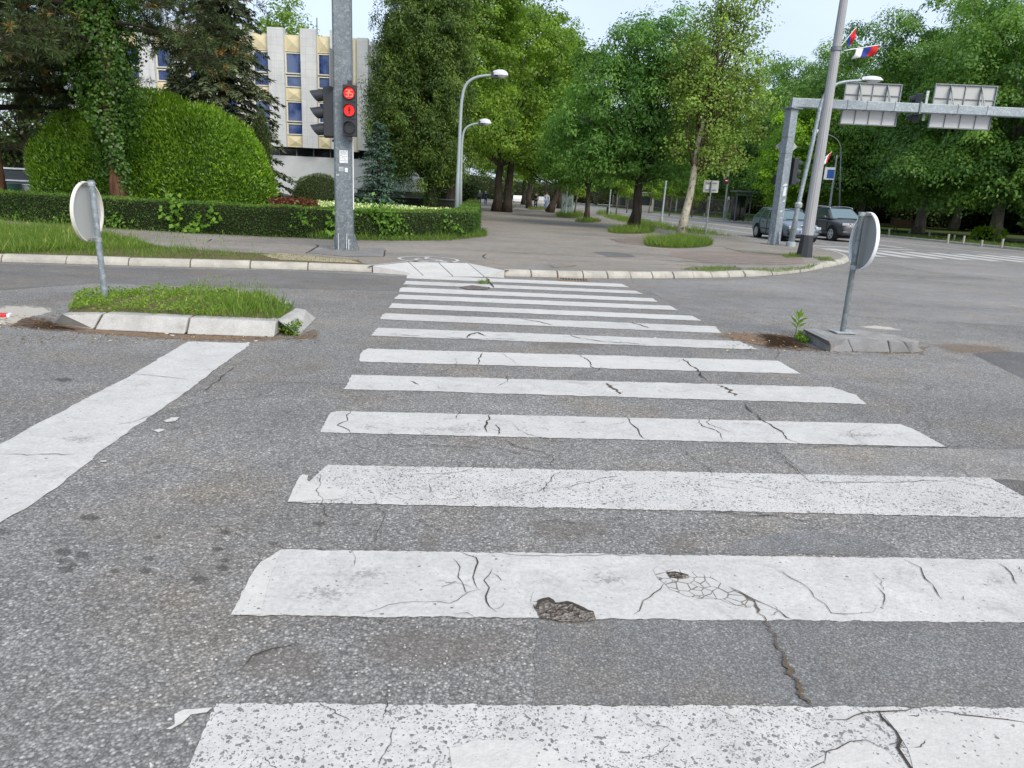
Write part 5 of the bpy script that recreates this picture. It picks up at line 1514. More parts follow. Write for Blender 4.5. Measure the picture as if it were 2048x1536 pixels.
# ---- big mast with pedestrian signal, left of the crossing
mb_ = at(690, 500, PZ); mrot = math.radians(9)
tl = thing('traffic_light', 'tall galvanised mast with a red pedestrian countdown signal by the crossing', 'traffic light', tuple(mb_))
ex = np.array([math.cos(mrot), math.sin(mrot), 0]); ey = np.array([-math.sin(mrot), math.cos(mrot), 0])
W2 = .196
mast = MB(); ch = .035
pr = [(-W2 + ch, -W2), (W2 - ch, -W2), (W2, -W2 + ch), (W2, W2 - ch), (W2 - ch, W2), (-W2 + ch, W2), (-W2, W2 - ch), (-W2, -W2 + ch)]
mast.prism(pr, mb_ + UP * .02, ex, ey, UP, 7.2)
mast.build('mast', M['galv_mast'], tl)
MB().prism([(-.30, -.30), (.30, -.30), (.30, .30), (-.30, .30)], mb_ + UP * .002, ex, ey, UP, .022).build('base_plate', M['galv_dark'], tl)
for sx, sy in ((-1, -.55), (-1, .55), (1, -.55), (1, .55)):
    MB().prism([(0, .024), (.10, .024), (.10, .05), (.015, .36), (0, .36)], mb_ + ex * sx * W2 + ey * sy * W2 - ey * .008, ex * sx, UP, ey, .016).build('gusset', M['galv_mast'], tl)
for sx in (-.62, .30, .52):
    MB().prism([(0, .024), (.09, .024), (.09, .05), (.012, .38 if sx != .52 else .25), (0, .38 if sx != .52 else .25)], mb_ + ex * sx * W2 - ey * W2 - ex * .008, -ey, UP, ex, .016).build('gusset', M['galv_pale'], tl)
for sx, sy in ((-.27, -.26), (.27, -.26), (-.27, .26), (.27, .26)):
    p = mb_ + ex * sx + ey * sy
    MB().tube([p + UP * .024, p + UP * .075], .018, 6).build('bolt', M['rust'], tl)
bandz = lambda py: atd(690, py, mb_[1])[2]
for py in (107, 173):
    z = bandz(py)
    MB().prism([(a * 1.015, b * 1.015) for a, b in pr], np.array([mb_[0], mb_[1], z]), ex, ey, UP, .018).build('strap', M['galv_dark'], tl)
# pedestrian signal on the front right corner
pc = atd(700, 222, mb_[1] - .36); pf = nrm([.06, -1, 0]); ps = np.cross(UP, pf)
PWd, PHt, PD = .275, 1.02, .16
ph = MB().prism([(-PWd / 2, -PHt / 2), (PWd / 2, -PHt / 2), (PWd / 2, PHt / 2), (-PWd / 2, PHt / 2)], pc - pf * PD / 2, ps, UP, pf, PD).build('pedestrian_signal', M['black'], tl, bevel=.012)
for k in range(3):
    lc = pc + UP * (PHt / 2 - PHt / 3 * (k + .5)) + pf * (PD / 2)
    MB().disc(lc + pf * .006, pf, .112, .012, 36).build('lens', M['red_lens'] if k < 2 else M['lens_off'], ph, smooth=True)
    MB().disc(lc + pf * .018, pf, .124, .036, 36, .112).build('lens_rim', M['black_matt'], ph, smooth=True)
    vm = MB(); n = 16; rows = []
    for j in range(n + 1):
        a = math.radians(20 + 140 * j / n); d_ = ps * math.cos(a) + UP * math.sin(a)
        rows.append([lc + d_ * .124, lc + d_ * .124 + pf * .11 * math.sin(a) ** .8, lc + d_ * .119 + pf * .11 * math.sin(a) ** .8, lc + d_ * .119])
    for j in range(n):
        for q in range(4): vm.add([rows[j][q], rows[j + 1][q], rows[j + 1][(q + 1) % 4], rows[j][(q + 1) % 4]], [(0, 1, 2, 3)])
    vm.build('visor', M['black'], ph, smooth=True)
    if k < 2: MB().box(lc - UP * PHt / 6 + pf * .001, (PWd - .01, .004, .008), 0).build('seam', M['black_matt'], ph)
    if k == 0:           # countdown digits 35, built of bars
        SEG = {'3': 'abcdg', '5': 'acdfg'}
        for i, ch_ in enumerate('35'):
            o = lc + pf * .0145 + ps * (-.072 + i * .076 if False else (-.040 + i * .080))
            dg = MB(); hw, hh_ = .027, .062
            S = {'a': ((-hw, hh_), (hw, hh_)), 'b': ((hw, hh_), (hw, 0)), 'c': ((hw, 0), (hw, -hh_)), 'd': ((-hw, -hh_), (hw, -hh_)), 'e': ((-hw, 0), (-hw, -hh_)), 'f': ((-hw, hh_), (-hw, 0)), 'g': ((-hw, 0), (hw, 0))}
            for sname in SEG[ch_]:
                (x0, y0), (x1, y1) = S[sname]
                dg.bar(o + ps * x0 + UP * y0, o + ps * x1 + UP * y1, .013, .004, pf)
            dg.build('digit', M['red_led'], ph)
    else:                # standing / walking figure
        m = M['figure_dark'] if k == 1 else M['figure_off']
        o = lc + pf * .0135
        fg = MB(); fg.disc(o + UP * .058, pf, .016, .004, 16)
        bar = lambda a, b, w: fg.bar(o + ps * a[0] + UP * a[1], o + ps * b[0] + UP * b[1], w, .004, pf)
        bar((0, .038), (0, -.010), .034)
        if k == 1:
            bar((-.026, .034), (-.026, -.012), .010); bar((.026, .034), (.026, -.012), .010); bar((-.010, -.010), (-.010, -.075), .013); bar((.010, -.010), (.010, -.075), .013)
        else:
            bar((-.01, .034), (-.036, .0), .010); bar((.01, .034), (.034, .006), .010); bar((0, -.008), (-.034, -.075), .014); bar((0, -.008), (.032, -.072), .014)
        fg.build('figure', m, ph)
for z, s_ in ((PHt / 2 + .05, 1), (-PHt / 2 - .05, -1)):
    q = pc + UP * z
    bk = MB(); bk.box(q - UP * .015 * s_, (.09, .10, .10), mrot); bk.bar(q + UP * .02 * s_, np.array([q[0] - .02, mb_[1] - W2 - .005, q[2] + .02 * s_]), .05, .04)
    bk.build('bracket', M['black'], tl)
# vehicle signal on the left face
vf = nrm([-1, -.10, 0])
vc = atd(659, 225, mb_[1] - .02)
vh = signal_head(tl, vc, vf, 3, .30, .345, .22, .30)
for z in (.56, -.56):
    q = vc + UP * z - vf * .05
    MB().bar(q, np.array([mb_[0] - W2 - .002, mb_[1], q[2] - .03]), .05, .05).build('bracket', M['black'], tl)
# sign seen edge-on further up
sp = atd(670, 139, mb_[1] - .1)
MB().box(sp, (.022, .62, .74), math.radians(-7)).build('sign_plate', M['alu_dark'], tl, bevel=.005)
# stickers
fc = lambda px, py, d=.0: atd(px, py, mb_[1] - W2 - .012 - d)
a, b_ = fc(681, 301), fc(697, 327)
def stick(name, px0, py0, px1, py1, m, lift=.003):
    p0, p1 = atd(px0, py0, mb_[1]), atd(px1, py1, mb_[1])
    k = (mb_[1] - W2) / mb_[1]
    lx = lambda p: ((p - mb_) @ ex)
    x0, x1 = (p0[0] - mb_[0]) * .985, (p1[0] - mb_[0]) * .985
    o = mb_ - ey * (W2 + lift)
    return MB().prism([(x0, p1[2] - PZ), (x1, p1[2] - PZ), (x1, p0[2] - PZ), (x0, p0[2] - PZ)], o, ex, UP, -ey, .002).build(name, m, tl)
stk = stick('sticker', 680.5, 301, 697, 327, M['paper'])
r_ = random.Random(3)
ik = MB()
for row in range(9):
    y = 303.2 + row * 2.6
    x = 682.2
    while x < 694.5:
        w = r_.uniform(1.4, 3.6)
        if r_.random() < .78:
            p0, p1 = atd(x, y, mb_[1]), atd(min(x + w, 696), y + 1.15, mb_[1])
            ik.prism([((p0[0] - mb_[0]) * .985, p1[2] - PZ), ((p1[0] - mb_[0]) * .985, p1[2] - PZ), ((p1[0] - mb_[0]) * .985, p0[2] - PZ), ((p0[0] - mb_[0]) * .985, p0[2] - PZ)], mb_ - ey * (W2 + .0055), ex, UP, -ey, .001)
        x += w + .7
ik.build('print', M['ink'], stk)
for q in ((691, 336, 697, 345), (679, 334, 689, 343), (674, 348, 680, 352)):
    stick('torn_sticker', *q, M['grime'] if q[0] == 691 else M['galv_pale'])
# conduit strip of peeling white paint on the right corner
MB().bar(mb_ + ex * (W2 + .008) - ey * .12 + UP * .9, mb_ + ex * (W2 + .008) - ey * .12 + UP * 3.0, .02, .03).build('cable_duct', M['sign_white'], tl)

# ---- round signs seen from behind on their leaning posts
def round_sign(name, label, foot, top, r, disc_c, normal, plate, matb, tilt_rim, post_r=.0315, grp='round signs seen from behind on the islands'):
    rt = thing(name, label, 'road sign', tuple(foot), grp)
    MB().tube([foot - [0, 0, .02], top], post_r, 20).build('post', M['galv'] if matb == 'sign_back' else M['galv_dark'], rt, smooth=True)
    ax = nrm(top - foot)
    MB().tube([top - ax * .001, top + ax * .006], post_r + .002, 20).build('cap', M['galv_dark'], rt, smooth=True)
    n = nrm(normal)
    dk = MB().disc(disc_c, n, r, .006, 64).build('disc', M[matb], rt, smooth=True)
    # folded rim around the back
    MB().disc(disc_c - n * .014, n, r + .004, .034, 64, r - .010).build('rim', M['sign_rim'] if matb == 'sign_back' else M['sign_white'], dk, smooth=True)
    MB().disc(disc_c + n * .005, n, r - .002, .003, 64).build('sign_face', M['sign_white'], dk, smooth=True)
    s = nrm(np.cross(UP, n))
    for t in (.93, -.93):
        L = np.linalg.norm(top - foot)
        q = disc_c + ax * r * t
        on = foot + ax * ((q - foot) @ ax)
        cl = MB().disc(on, ax, post_r + .006, .045, 20, post_r)
        cl.bar(on - s * .10 + (q - on) * .7, on + s * .10 + (q - on) * .7, .006, .03, UP)
        co = cl.build('clamp', M['galv_pale'], rt, smooth=True)
        for e in (-.075, .075):
            MB().tube([on + s * e + (q - on) * .7 - n * .002, on + s * e + (q - on) * .7 - n * .022], .009, 6).build('bolt', M['rust'], co)
    if plate:
        pl = MB().box(foot + [0, 0, .004], (.24, .20, .012), .1); pl.build('base_plate', M['galv_pale'], rt)
    return rt


f0 = at(211, 598, .15); L0 = f0[1]
t0 = atd(182, 361, L0 - .05)
n0 = nrm([-.997, -.06, .03])                        # the face looks to the left and away
c0 = atd(181, 424, L0 - .02) + n0 * .045
round_sign('road_sign', 'round sign seen from behind on a leaning post in the grassy island', f0, t0, .318, c0, n0, False, 'sign_back', 1)
f1 = at(1685, 664, .13); t1 = atd(1724, 428, f1[1])
n1 = nrm([1.0, .0, -.02])
c1 = atd(1722, 482, f1[1]) + n1 * .045
rs = round_sign('road_sign', 'round sign seen from behind on the bare grey kerb island', f1, t1, .318, c1, n1, True, 'sign_back_dark', 1)
q = atd(1739, 472, f1[1] - .0); s1 = nrm(np.cross(UP, n1))
MB().frame_box(c1 - n1 * .006 + s1 * -.17 * -1 + UP * .03, s1 * .02, UP * .022, n1 * .001).build('sticker', M['paper'], rs)

# ---- traffic islands
def stone(name, base, top, zt, parent, mat, z0=0.0):
    """kerb stone: base outline on the road, top outline at zt"""
    n = len(base); vs = [np.array([p[0], p[1], z0]) for p in base] + [np.array([p[0], p[1], zt]) for p in top]
    return MB().add(vs, [tuple(range(n))[::-1], tuple(range(n, 2 * n))] + [(i, (i + 1) % n, n + (i + 1) % n, n + i) for i in range(n)]).build(name, M[mat], parent, bevel=.014)


il = thing('traffic_island', 'small grassy kerbed island at the left of the crossing', 'traffic island', tuple(at(370, 640, 0)), 'traffic islands')
ZI = .145
front = [(102, 647), (187, 659), (371, 668.5), (550, 674.5)]
tops = [(122, 627), (205, 627.5), (378, 635), (554, 643)]
F = [at(x, y, 0) for x, y in front]; T = [at(x, y, ZI) for x, y in tops]
for k in range(3):
    a, b2 = F[k].copy(), F[k + 1].copy(); e = nrm(b2 - a) * .010
    a, b2 = a + e, b2 - e; c_, d_ = T[k] + e, T[k + 1] - e
    if k == 0: b2 = b2 - e * .6; d_ = d_ - e * .6
    bk = np.array([-.02, .22, 0])
    zt_ = ZI if k else ZI - .004
    stone('kerb_stone', [a, b2, d_ + bk, c_ + bk], [c_, d_, d_ + bk * .99, c_ + bk * .99], zt_, il, 'kerb_white')
# turned wedge stone at the right end
wA = [at(597, 676, 0), at(632, 640, 0), at(606, 622, 0), at(556, 643, 0)]
wT = [at(556, 641, ZI), at(590, 621.5, ZI), at(588, 620, ZI), at(552, 638, ZI)]
stone('kerb_stone', [at(598, 672, 0), at(633, 637, 0), at(612, 628, 0), at(560, 655, 0)], [at(560, 643, ZI), at(612, 619.5, ZI), at(590, 616, ZI), at(553, 639, ZI)], ZI, il, 'kerb_white')
bk_ = [at(165, 616, 0), at(300, 606, 0), at(450, 606, 0), at(585, 614, 0)]
for k in range(3):
    a, b2 = bk_[k], bk_[k + 1]; dn = np.array([.0, -.16, 0])
    stone('kerb_stone', [a + dn, b2 + dn, b2, a], [a + dn, b2 + dn, b2 + dn * .3, a + dn * .3], .085, il, 'kerb_white')
so_ = [T[0] + [0, .1, 0], T[1] + [0, .12, 0], T[2] + [0, .12, 0], T[3] + [-.02, .12, 0], at(588, 617, ZI), bk_[2] + [0, -.1, 0], bk_[1] + [0, -.1, 0], bk_[0] + [0, -.1, 0]]
MB().poly(flat(so_, ZI - .012)).build('soil', M['soil'], il)
# raised soil heap
hp = MB(); ctr = np.mean(so_, 0); pts = resample(so_ + [so_[0]], .12)[:-1]; n = len(pts)
vs = []
for r, z in ((1.0, -.012), (.8, .028), (.5, .05), (.2, .055)):
    for p in pts: q = ctr + (np.array(p) - ctr) * r; vs.append((q[0], q[1], ZI + z))
fs = [(j * n + k, j * n + (k + 1) % n, (j + 1) * n + (k + 1) % n, (j + 1) * n + k) for j in range(3) for k in range(n)] + [tuple(3 * n + k for k in range(n))]
hp.add(vs, fs).build('soil_heap', M['soil'], il, smooth='all')
# low herbs and taller grass on it
gp = [T[0] + [.03, .06, 0], T[1] + [0, .07, 0], T[2] + [0, .05, 0], T[3] + [0, .02, 0], at(590, 618, ZI), bk_[2] + [0, -.05, 0], bk_[1] + [0, -.05, 0], bk_[0] + [0, -.05, 0]]
xa, xb = T[0][0], T[3][0]
kk = lambda q: np.clip((q[:, 0] - xa) / (xb - xa), 0, 1)
grass('island_grass', flat(gp, 0), 7500, .10, ZI + .01, .5, 'green grass growing on the left island', hfun=lambda q: np.interp(kk(q), [0, .3, .55, .75, 1.0], [.3, .45, .75, 1.25, 1.15]) * np.interp(q[:, 1], [F[1][1] + .15, F[1][1] + .45], [.55, 1.0]))
q = in_poly(gp, 6200, RG); q = q[kk(q) < .66 + .1 * RG.random(len(q))]; m = len(q)
P = np.column_stack([q, ZI + .03 + .055 * RG.random(m) + .02 * np.sin(q[:, 0] * 14)])
tag(leaf_obj('island_weeds', P, RG.normal(size=(m, 3)) + np.array([0, 0, .15]), RG.normal(size=(m, 3)) * .45 + np.array([0, -.3, 1]), .030 * RG.uniform(.6, 1.3, m), .024 * RG.uniform(.6, 1.3, m), RG.normal(.55, .2, m), M['lf_vine'] if False else M['lf_linden'], None), 'low leafy weeds covering the left island around the post', 'weeds', kind='stuff')
q = in_poly(gp, 420, RG); q = q[kk(q) > .28]; m = len(q)          # seed heads standing above the grass
D, N, H = grass_pts(RG, q, .205, .22, .16)
st_ = np.column_stack([q, np.full(m, ZI + .01)])
H = H * np.interp(kk(q), [.28, .5, .75, 1], [.7, .85, 1.0, .85])
P2 = st_ + unit(D) * H[:, None]
tag(leaf_obj('grass_stalks', np.vstack([st_, P2 - unit(D) * .01]), np.vstack([D, D]), np.vstack([N, N]), np.concatenate([H, np.full(m, .055)]), np.concatenate([np.full(m, .004), np.full(m, .011)]), np.concatenate([RG.normal(.6, .1, m), RG.normal(.78, .09, m)]), M['lf_grass'], None), 'tall seed heads of wild barley on the left island', 'grass', kind='stuff')
wp = in_poly([at(562, 672, 0), at(596, 674, 0), at(604, 660, 0), at(566, 650, 0)], 700, RG); m = len(wp)
tag(leaf_obj('corner_weeds', np.column_stack([wp, .01 + .10 * RG.random(m)]), RG.normal(size=(m, 3)) + np.array([0, 0, .2]), RG.normal(size=(m, 3)) * .5 + np.array([0, -.3, 1]), .03, .022, RG.normal(.25, .2, m), M['lf_linden'], None), 'small weeds in the gap at the corner of the left island', 'weeds', kind='stuff')

ir = thing('traffic_island', 'low bare grey concrete island at the right of the crossing', 'traffic island', tuple(at(1720, 690, 0)), 'traffic islands')
ZR = .13
B0 = [(1602, 668), (1665, 703), (1706, 704), (1782, 706), (1824, 706.5), (1850, 703)]
T0 = [(1607, 658), (1657, 682), (1694, 677), (1776, 681.5), (1808, 683.5), (1826, 684)]
BF = [at(x, y, 0) for x, y in B0]; TF = [at(x, y, ZR) for x, y in T0]
cen = at(1740, 668, ZR)
for k in range(5):
    a, b2, c_, d_ = BF[k], BF[k + 1], TF[k + 1], TF[k]
    e = nrm(b2 - a) * .005
    inn_ = lambda p: p + (cen - p) * .12
    stone('kerb_stone', [a + e, b2 - e, inn_(c_) - e, inn_(d_) + e], [d_ + e, c_ - e, inn_(c_) - e, inn_(d_) + e], ZR, ir, 'kerb_grey')
bkR = [at(1607, 656, ZR), at(1640, 654, ZR), at(1720, 657, ZR), at(1790, 668, ZR), at(1838, 680, ZR)]
tp_ = MB()
topo = [p + (cen - p) * .08 for p in TF] + [p for p in bkR[::-1]]
vs = flat(topo, ZR - .012); n = len(vs)
tp_.add(list(vs) + [np.array([p[0], p[1], 0]) for p in vs], [tuple(range(n))] + [(i, n + i, n + (i + 1) % n, (i + 1) % n) for i in range(n)])
tp_.build('concrete_fill', concrete('rough_concrete', (.30, .29, .27), 6, .35, .5, 50), ir)
tag(blot('pale_litter', [at(x, y, 0) for x, y in [(1700, 672), (1740, 668), (1790, 674), (1815, 682), (1780, 681), (1720, 676)]], M['litter_pale'], ZR - .006), None)
# weed plant with lance-shaped leaves beside it
wr = thing('weed_plant', 'single broad leaved weed growing beside the bare grey island', 'weed', tuple(at(1592, 668, 0)))
b0 = at(1591, 671, 0)
stm = MB().tube([b0, b0 + [.0, 0, .10], b0 + [.015, 0, .22]], [.006, .005, .003], 6)
stm.build('stem', plain('weed_stem', (.10, .12, .04), .7, 0, .2, 20), wr)
Pl, Dl = [], []
for k, (z, a, e) in enumerate([(.09, 2.9, .9), (.10, .2, .6), (.13, 2.5, 1.1), (.14, .5, .75), (.17, 3.6, 1.3), (.18, -.3, .5), (.20, 1.6, 1.4), (.21, 2.8, 1.6), (.21, .4, 1.2), (.12, 4.4, .7), (.16, 5.2, .9), (.22, .9, 1.8)]):
    Pl.append(b0 + [.01, 0, z]); Dl.append([math.cos(a), math.sin(a), e])
m = len(Pl)
leaf_obj('leaves', Pl, Dl, np.array([[0, -.5, 1.0]] * m) + RG.normal(size=(m, 3)) * .2, .135 * RG.uniform(.8, 1.15, m), .040, RG.uniform(.3, .7, m), M['lf_linden'], wr)
q = in_poly([at(1590, 680, 0), at(1612, 690, 0), at(1620, 678, 0), at(1598, 668, 0)], 500, RG); m = len(q)
tag(leaf_obj('weed_tuft', np.column_stack([q, .005 + .05 * RG.random(m)]), RG.normal(size=(m, 3)) + np.array([0, 0, .4]), RG.normal(size=(m, 3)) * .5 + np.array([0, 0, 1]), .03, .02, RG.normal(.5, .2, m), M['lf_linden'], None), 'green weed tuft at the left end of the bare grey island', 'weeds', kind='stuff')
# red lighter-like plastic piece lying at the left edge
rd = thing('plastic_piece', 'bright red plastic piece lying on the road at the left edge', 'litter', tuple(at(8, 631, 0)))
p0, p1 = at(-30, 630, .02), at(15, 630, .02)
MB().bar(p0, p1, .09, .034).build('body', plain('red_plastic', (.55, .03, .035), .4, 0, .1, 10), rd, bevel=.008)
MB().bar(p1 + nrm(p1 - p0) * .002, p1 + nrm(p1 - p0) * .03, .09, .035).build('end_cap', M['sign_white'], rd, bevel=.006)
# storm drain by the kerb
gr = thing('drain_grate', 'iron drain grate in the gutter of the crossing', 'drain', tuple(at(1145, 557, 0)))
g0 = at(1128, 556.5, 0); gx = nrm(at(1168, 558.5, 0) - g0); gy = np.array([-gx[1], gx[0], 0])
gc = at(1147, 560, 0)
MB().frame_box(gc + [0, 0, .0052], gx * .27, gy * .20, UP * .001).build('pit', M['black_matt'], gr)
fm = MB()
for s_ in (-1, 1):
    fm.frame_box(gc + gx * .27 * s_ + UP * .008, gx * .02, gy * .22, UP * .006); fm.frame_box(gc + gy * .2 * s_ + UP * .008, gx * .25, gy * .02, UP * .006)
fm.build('frame', M['rust'], gr)
bm_ = MB()
for k in range(9): bm_.frame_box(gc + gx * (-.22 + k * .055) + UP * .008, gx * .010 + gy * .0, gy * .178, UP * .004)
bm_.build('bars', M['galv_dark'], gr)

# ---- street lamps
def lamp_head(parent, c, d, L=.62, w=.30, h=.15, shell='lamp_white', low='glass_lamp', house=True):
    d = nrm(d); s = np.cross(UP, d)
    hm = MB(); n = 18; secs = [(-.5, .35, .55), (-.42, .62, .8), (-.15, .92, 1.0), (.12, 1.0, 1.0), (.35, .82, .8), (.48, .45, .4), (.5, .1, .1)]
    for x, ww, hh in secs:
        for k in range(n + 1):
            a = math.pi * k / n
            hm.v.append(tuple(c + d * x * L + s * math.cos(a) * w / 2 * ww + UP * math.sin(a) * h * hh))
    for j in range(len(secs) - 1):
        for k in range(n): hm.f.append((j * (n + 1) + k, j * (n + 1) + k + 1, (j + 1) * (n + 1) + k + 1, (j + 1) * (n + 1) + k))
    hm.f.append(tuple(range(n + 1)))
    o = hm.build('lamp_head', M[shell], parent, smooth='all')
    MB().sphere(c + d * .08 * L - UP * .002, (w * .40 if abs(d[1]) > .7 else L * .34, L * .34 if abs(d[1]) > .7 else w * .40, h * .45), 18, 6, -.98, .05).build('diffuser', M[low], o, smooth='all')
    if house: MB().frame_box(c - d * L * .38 - UP * h * .05, d * L * .2, s * w * .28, UP * h * .5).build('housing', M['lamp_black'], o, bevel=.01)
    return o


def street_lamp(label, base_px, Y, pts_px, r, head_px, hl, group, z0=PZ, collar=None, mat='lamp_grey', hw=.34, hh=.2, house=True):
    b = pos(base_px, Y, z0)
    P = [b] + [atd(x, y, Y) for x, y in pts_px]
    rt = thing('street_lamp', label, 'street lamp', tuple(b), group)
    Pp = [P[0], P[1]] + smooth_path(P[1:], 3)[1:]
    rr = np.interp(np.linspace(0, 1, len(Pp)), [0, .1, 1], [r, r * .72, r * .45])
    n1 = [r, r * .72] + list(np.linspace(r * .68, r * .42, len(Pp) - 2))
    MB().tube(Pp, n1, 14).build('pole', M[mat], rt, smooth='all')
    hc = atd(*head_px, Y); d = nrm(hc - Pp[-1]); d[2] *= .3; d = nrm(d)
    lamp_head(rt, hc, d, hl, hw, hh, house=house)
    if collar:
        c = atd(*collar, Y)
        MB().tube([c - UP * .10, c - UP * .06, c + UP * .06, c + UP * .10], [r * .9, r * 1.15, r * 1.15, r * .8], 14).build('collar', M['galv_pale'], rt, smooth=True)
    MB().tube([b - UP * .05, b + UP * .16, b + UP * .18], [r * 1.5, r * 1.5, r * 1.05], 14).build('foot', M['lamp_grey'], rt, smooth=True)
    return rt


LG = 'curved street lamps'
street_lamp('nearer curved street lamp rising from behind the left hedge', 912, 28, [(916, 350), (921, 235), (923, 200), (930, 168), (952, 153), (986, 150)], .10, (1001, 151), .56, LG)
street_lamp('shorter looking curved street lamp just behind the nearer one', 920, 33, [(922, 345), (924, 275), (930, 256), (945, 248), (965, 246)], .085, (971, 247), .5, LG)
street_lamp('leaning street lamp with a long curved arm between the gantry post and the big pole', 1581, 27.4, [(1596, 412), (1622, 300), (1636, 235), (1642, 205), (1656, 178), (1680, 164), (1722, 161)], .115, (1744, 161), .74, LG, PZ, (1597, 410), 'galv', .34, .15, False)
street_lamp('far street lamp whose arm reaches left behind the big pole', 1678, 52, [(1681, 330), (1682, 300), (1680, 288), (1674, 278), (1662, 271), (1650, 268)], .065, (1636, 265), .8, LG, .1, None, 'galv_dark')

# ---- large fluted concrete-like pole with black base and flags
pb = at(1608, 514, PZ); pt = atd(1694, -40, pb[1])
bp = thing('utility_pole', 'thick grey fluted pole with a black base leaning at the street corner', 'pole', tuple(pb))
t_ = NT('fluted_pole')
mp_ = t_.n("Mapping", {0: t_.tc.outputs["Object"], 3: (9, 9, .35)})
c_ = t_.ramp(t_.noise(2.2, 6, .7, mp_.outputs[0]).outputs[0], [(.3, (.27, .275, .28)), (.7, (.42, .43, .435))])
M['pole'] = t_.bsdf(c_, .75, .1, t_.bump(t_.noise(2.0, 5, .6, mp_.outputs[0]).outputs[0], .5, .02), .3)
k0 = .085
pq = lambda k: pb + (pt - pb) * k
fl_ = MB(); nn_ = 16
for i, k in enumerate((k0, .3, .6, 1.0)):
    r = np.interp(k, [0, 1], [.172, .105])
    for j in range(nn_ * 2):
        a = 2 * math.pi * j / (nn_ * 2); rr = r * (1.0 if j % 2 else .955)
        fl_.v.append(tuple(pq(k) + rr * np.array([math.cos(a), math.sin(a), 0])))
m2 = nn_ * 2
for i in range(3):
    for j in range(m2): fl_.f.append((i * m2 + j, i * m2 + (j + 1) % m2, (i + 1) * m2 + (j + 1) % m2, (i + 1) * m2 + j))
fl_.f += [tuple(range(m2))[::-1], tuple(3 * m2 + j for j in range(m2))]
fl_.build('shaft', M['pole'], bp)
MB().tube([pb - UP * .02, pq(k0 * .95), pq(k0 * 1.02)], [.245, .185, .178], 8).build('base', M['black'], bp, bevel=.01)
cz = pb + (pt - pb) * ((atd(1676, 98, pb[1])[2] - pb[2]) / (pt[2] - pb[2]))
MB().tube([cz - UP * .05, cz + UP * .05], .150, 24).build('flag_collar', M['galv_dark'], bp, smooth=True)
for z_, px in ((1626, 410), (1633, 358), (1648, 320)): pass
fc_ = {}
for nm, c in (('flag_red', (.50, .025, .03)), ('flag_blue', (.025, .05, .24)), ('flag_white', (.72, .73, .75))): fc_[nm] = plain(nm, c, .8, 0, .1, 8, .2)


def flag(label, p0, p1, hoist, drop, seed, fold=.1, order=('flag_red', 'flag_blue', 'flag_white'), start=.35):
    """staff p0->p1; cloth hangs from the staff along 'drop' """
    rt = thing('flag', label, 'flag', tuple(p0), 'small flags')
    MB().tube([p0, p1], .011, 8).build('staff', M['sign_white'], rt, smooth=True)
    rg = np.random.default_rng(seed); d = p1 - p0; a = p0 + d * start; L = d * (1 - start)
    sd = nrm(np.cross(d, drop))
    n = 9
    for i, nm in enumerate(order):
        st = MB(); u0, u1 = i / 3, (i + 1) / 3
        for r in range(n + 1):
            for c in range(5):
                u = u0 + (u1 - u0) * c / 4; v = r / n
                w = fold * math.sin(v * 5 + u * 7 + seed) * v
                st.v.append(tuple(a + L * (1 - u) + drop * v * hoist + sd * w + d * .10 * v * math.sin(v * 3 + seed) * .6))
        for r in range(n):
            for c in range(4): st.f.append((r * 5 + c, r * 5 + c + 1, (r + 1) * 5 + c + 1, (r + 1) * 5 + c))
        o = st.build('stripe', fc_[nm], rt, smooth='all')
        s_ = o.modifiers.new('thickness', 'SOLIDIFY'); s_.thickness = .004
    return rt


Yf = pb[1]
flag('tricolour flag with red, blue and white bands drooping on the big pole', atd(1688, 101, Yf), atd(1757, 90, Yf), 1.0, (atd(1740, 114, Yf) - atd(1745, 90, Yf)) * .85, 2, .06)
flag('folded red flag hanging high on the big pole', atd(1682, 92, Yf), atd(1713, 54, Yf), 1.0, (atd(1703, 98, Yf) - atd(1712, 56, Yf)) * .6 + np.array([0, -.08, 0]), 5, .05, ('flag_red', 'flag_red', 'flag_blue'), .45)
flag('blue and white flag low behind the big pole', atd(1646, 318, 40), atd(1664, 303, 40), 1.0, (atd(1648, 325, 40) - atd(1658, 302, 40)) * .9, 4, .05, ('flag_red', 'flag_white', 'flag_blue'), .1)
# blue banner on its thin pole beyond the dark car
bb = pos(1653, 53, .1)
bs = thing('banner_pole', 'thin grey pole carrying a small blue and white banner behind the dark car', 'banner', tuple(bb))
MB().tube([bb, atd(1674, 310, 53)], [.10, .06], 10).build('pole', M['galv'], bs, smooth=True)
bc_ = atd(1659, 347, 52.8)
MB().box(bc_, (.72, .02, .84)).build('banner', fc_['flag_white'], bs)
MB().box(bc_ + [.08, -.014, -.03], (.50, .01, .58)).build('picture', plain('banner_blue', (.03, .10, .32), .5, 0, .3, 3), bs)

# ---- gantry with sign panels
gb = at(1547, 489, PZ); Yg = gb[1]
gt = thing('sign_gantry', 'galvanised gantry carrying two sign panels over the side street', 'gantry', tuple(gb))
zt_ = atd(1588, 213, Yg)[2]; rz = math.radians(24)
gx, gy = np.array([math.cos(rz), math.sin(rz), 0]), np.array([-math.sin(rz), math.cos(rz), 0])
w2 = .168
sq = [(-w2, -w2), (w2, -w2), (w2, w2), (-w2, w2)]
MB().prism(sq, gb + UP * .02, gx, gy, UP, zt_ - PZ - .04).build('post', M['galv'], gt, bevel=.02)
MB().prism([(-.27, -.27), (.27, -.27), (.27, .27), (-.27, .27)], np.array([gb[0], gb[1], zt_ - .10]), gx, gy, UP, .05).build('flange', M['galv_dark'], gt)
MB().prism([(-.34, -.34), (.34, -.34), (.34, .34), (-.34, .34)], gb + UP * .002, gx, gy, UP, .024).build('base_plate', M['galv_dark'], gt)
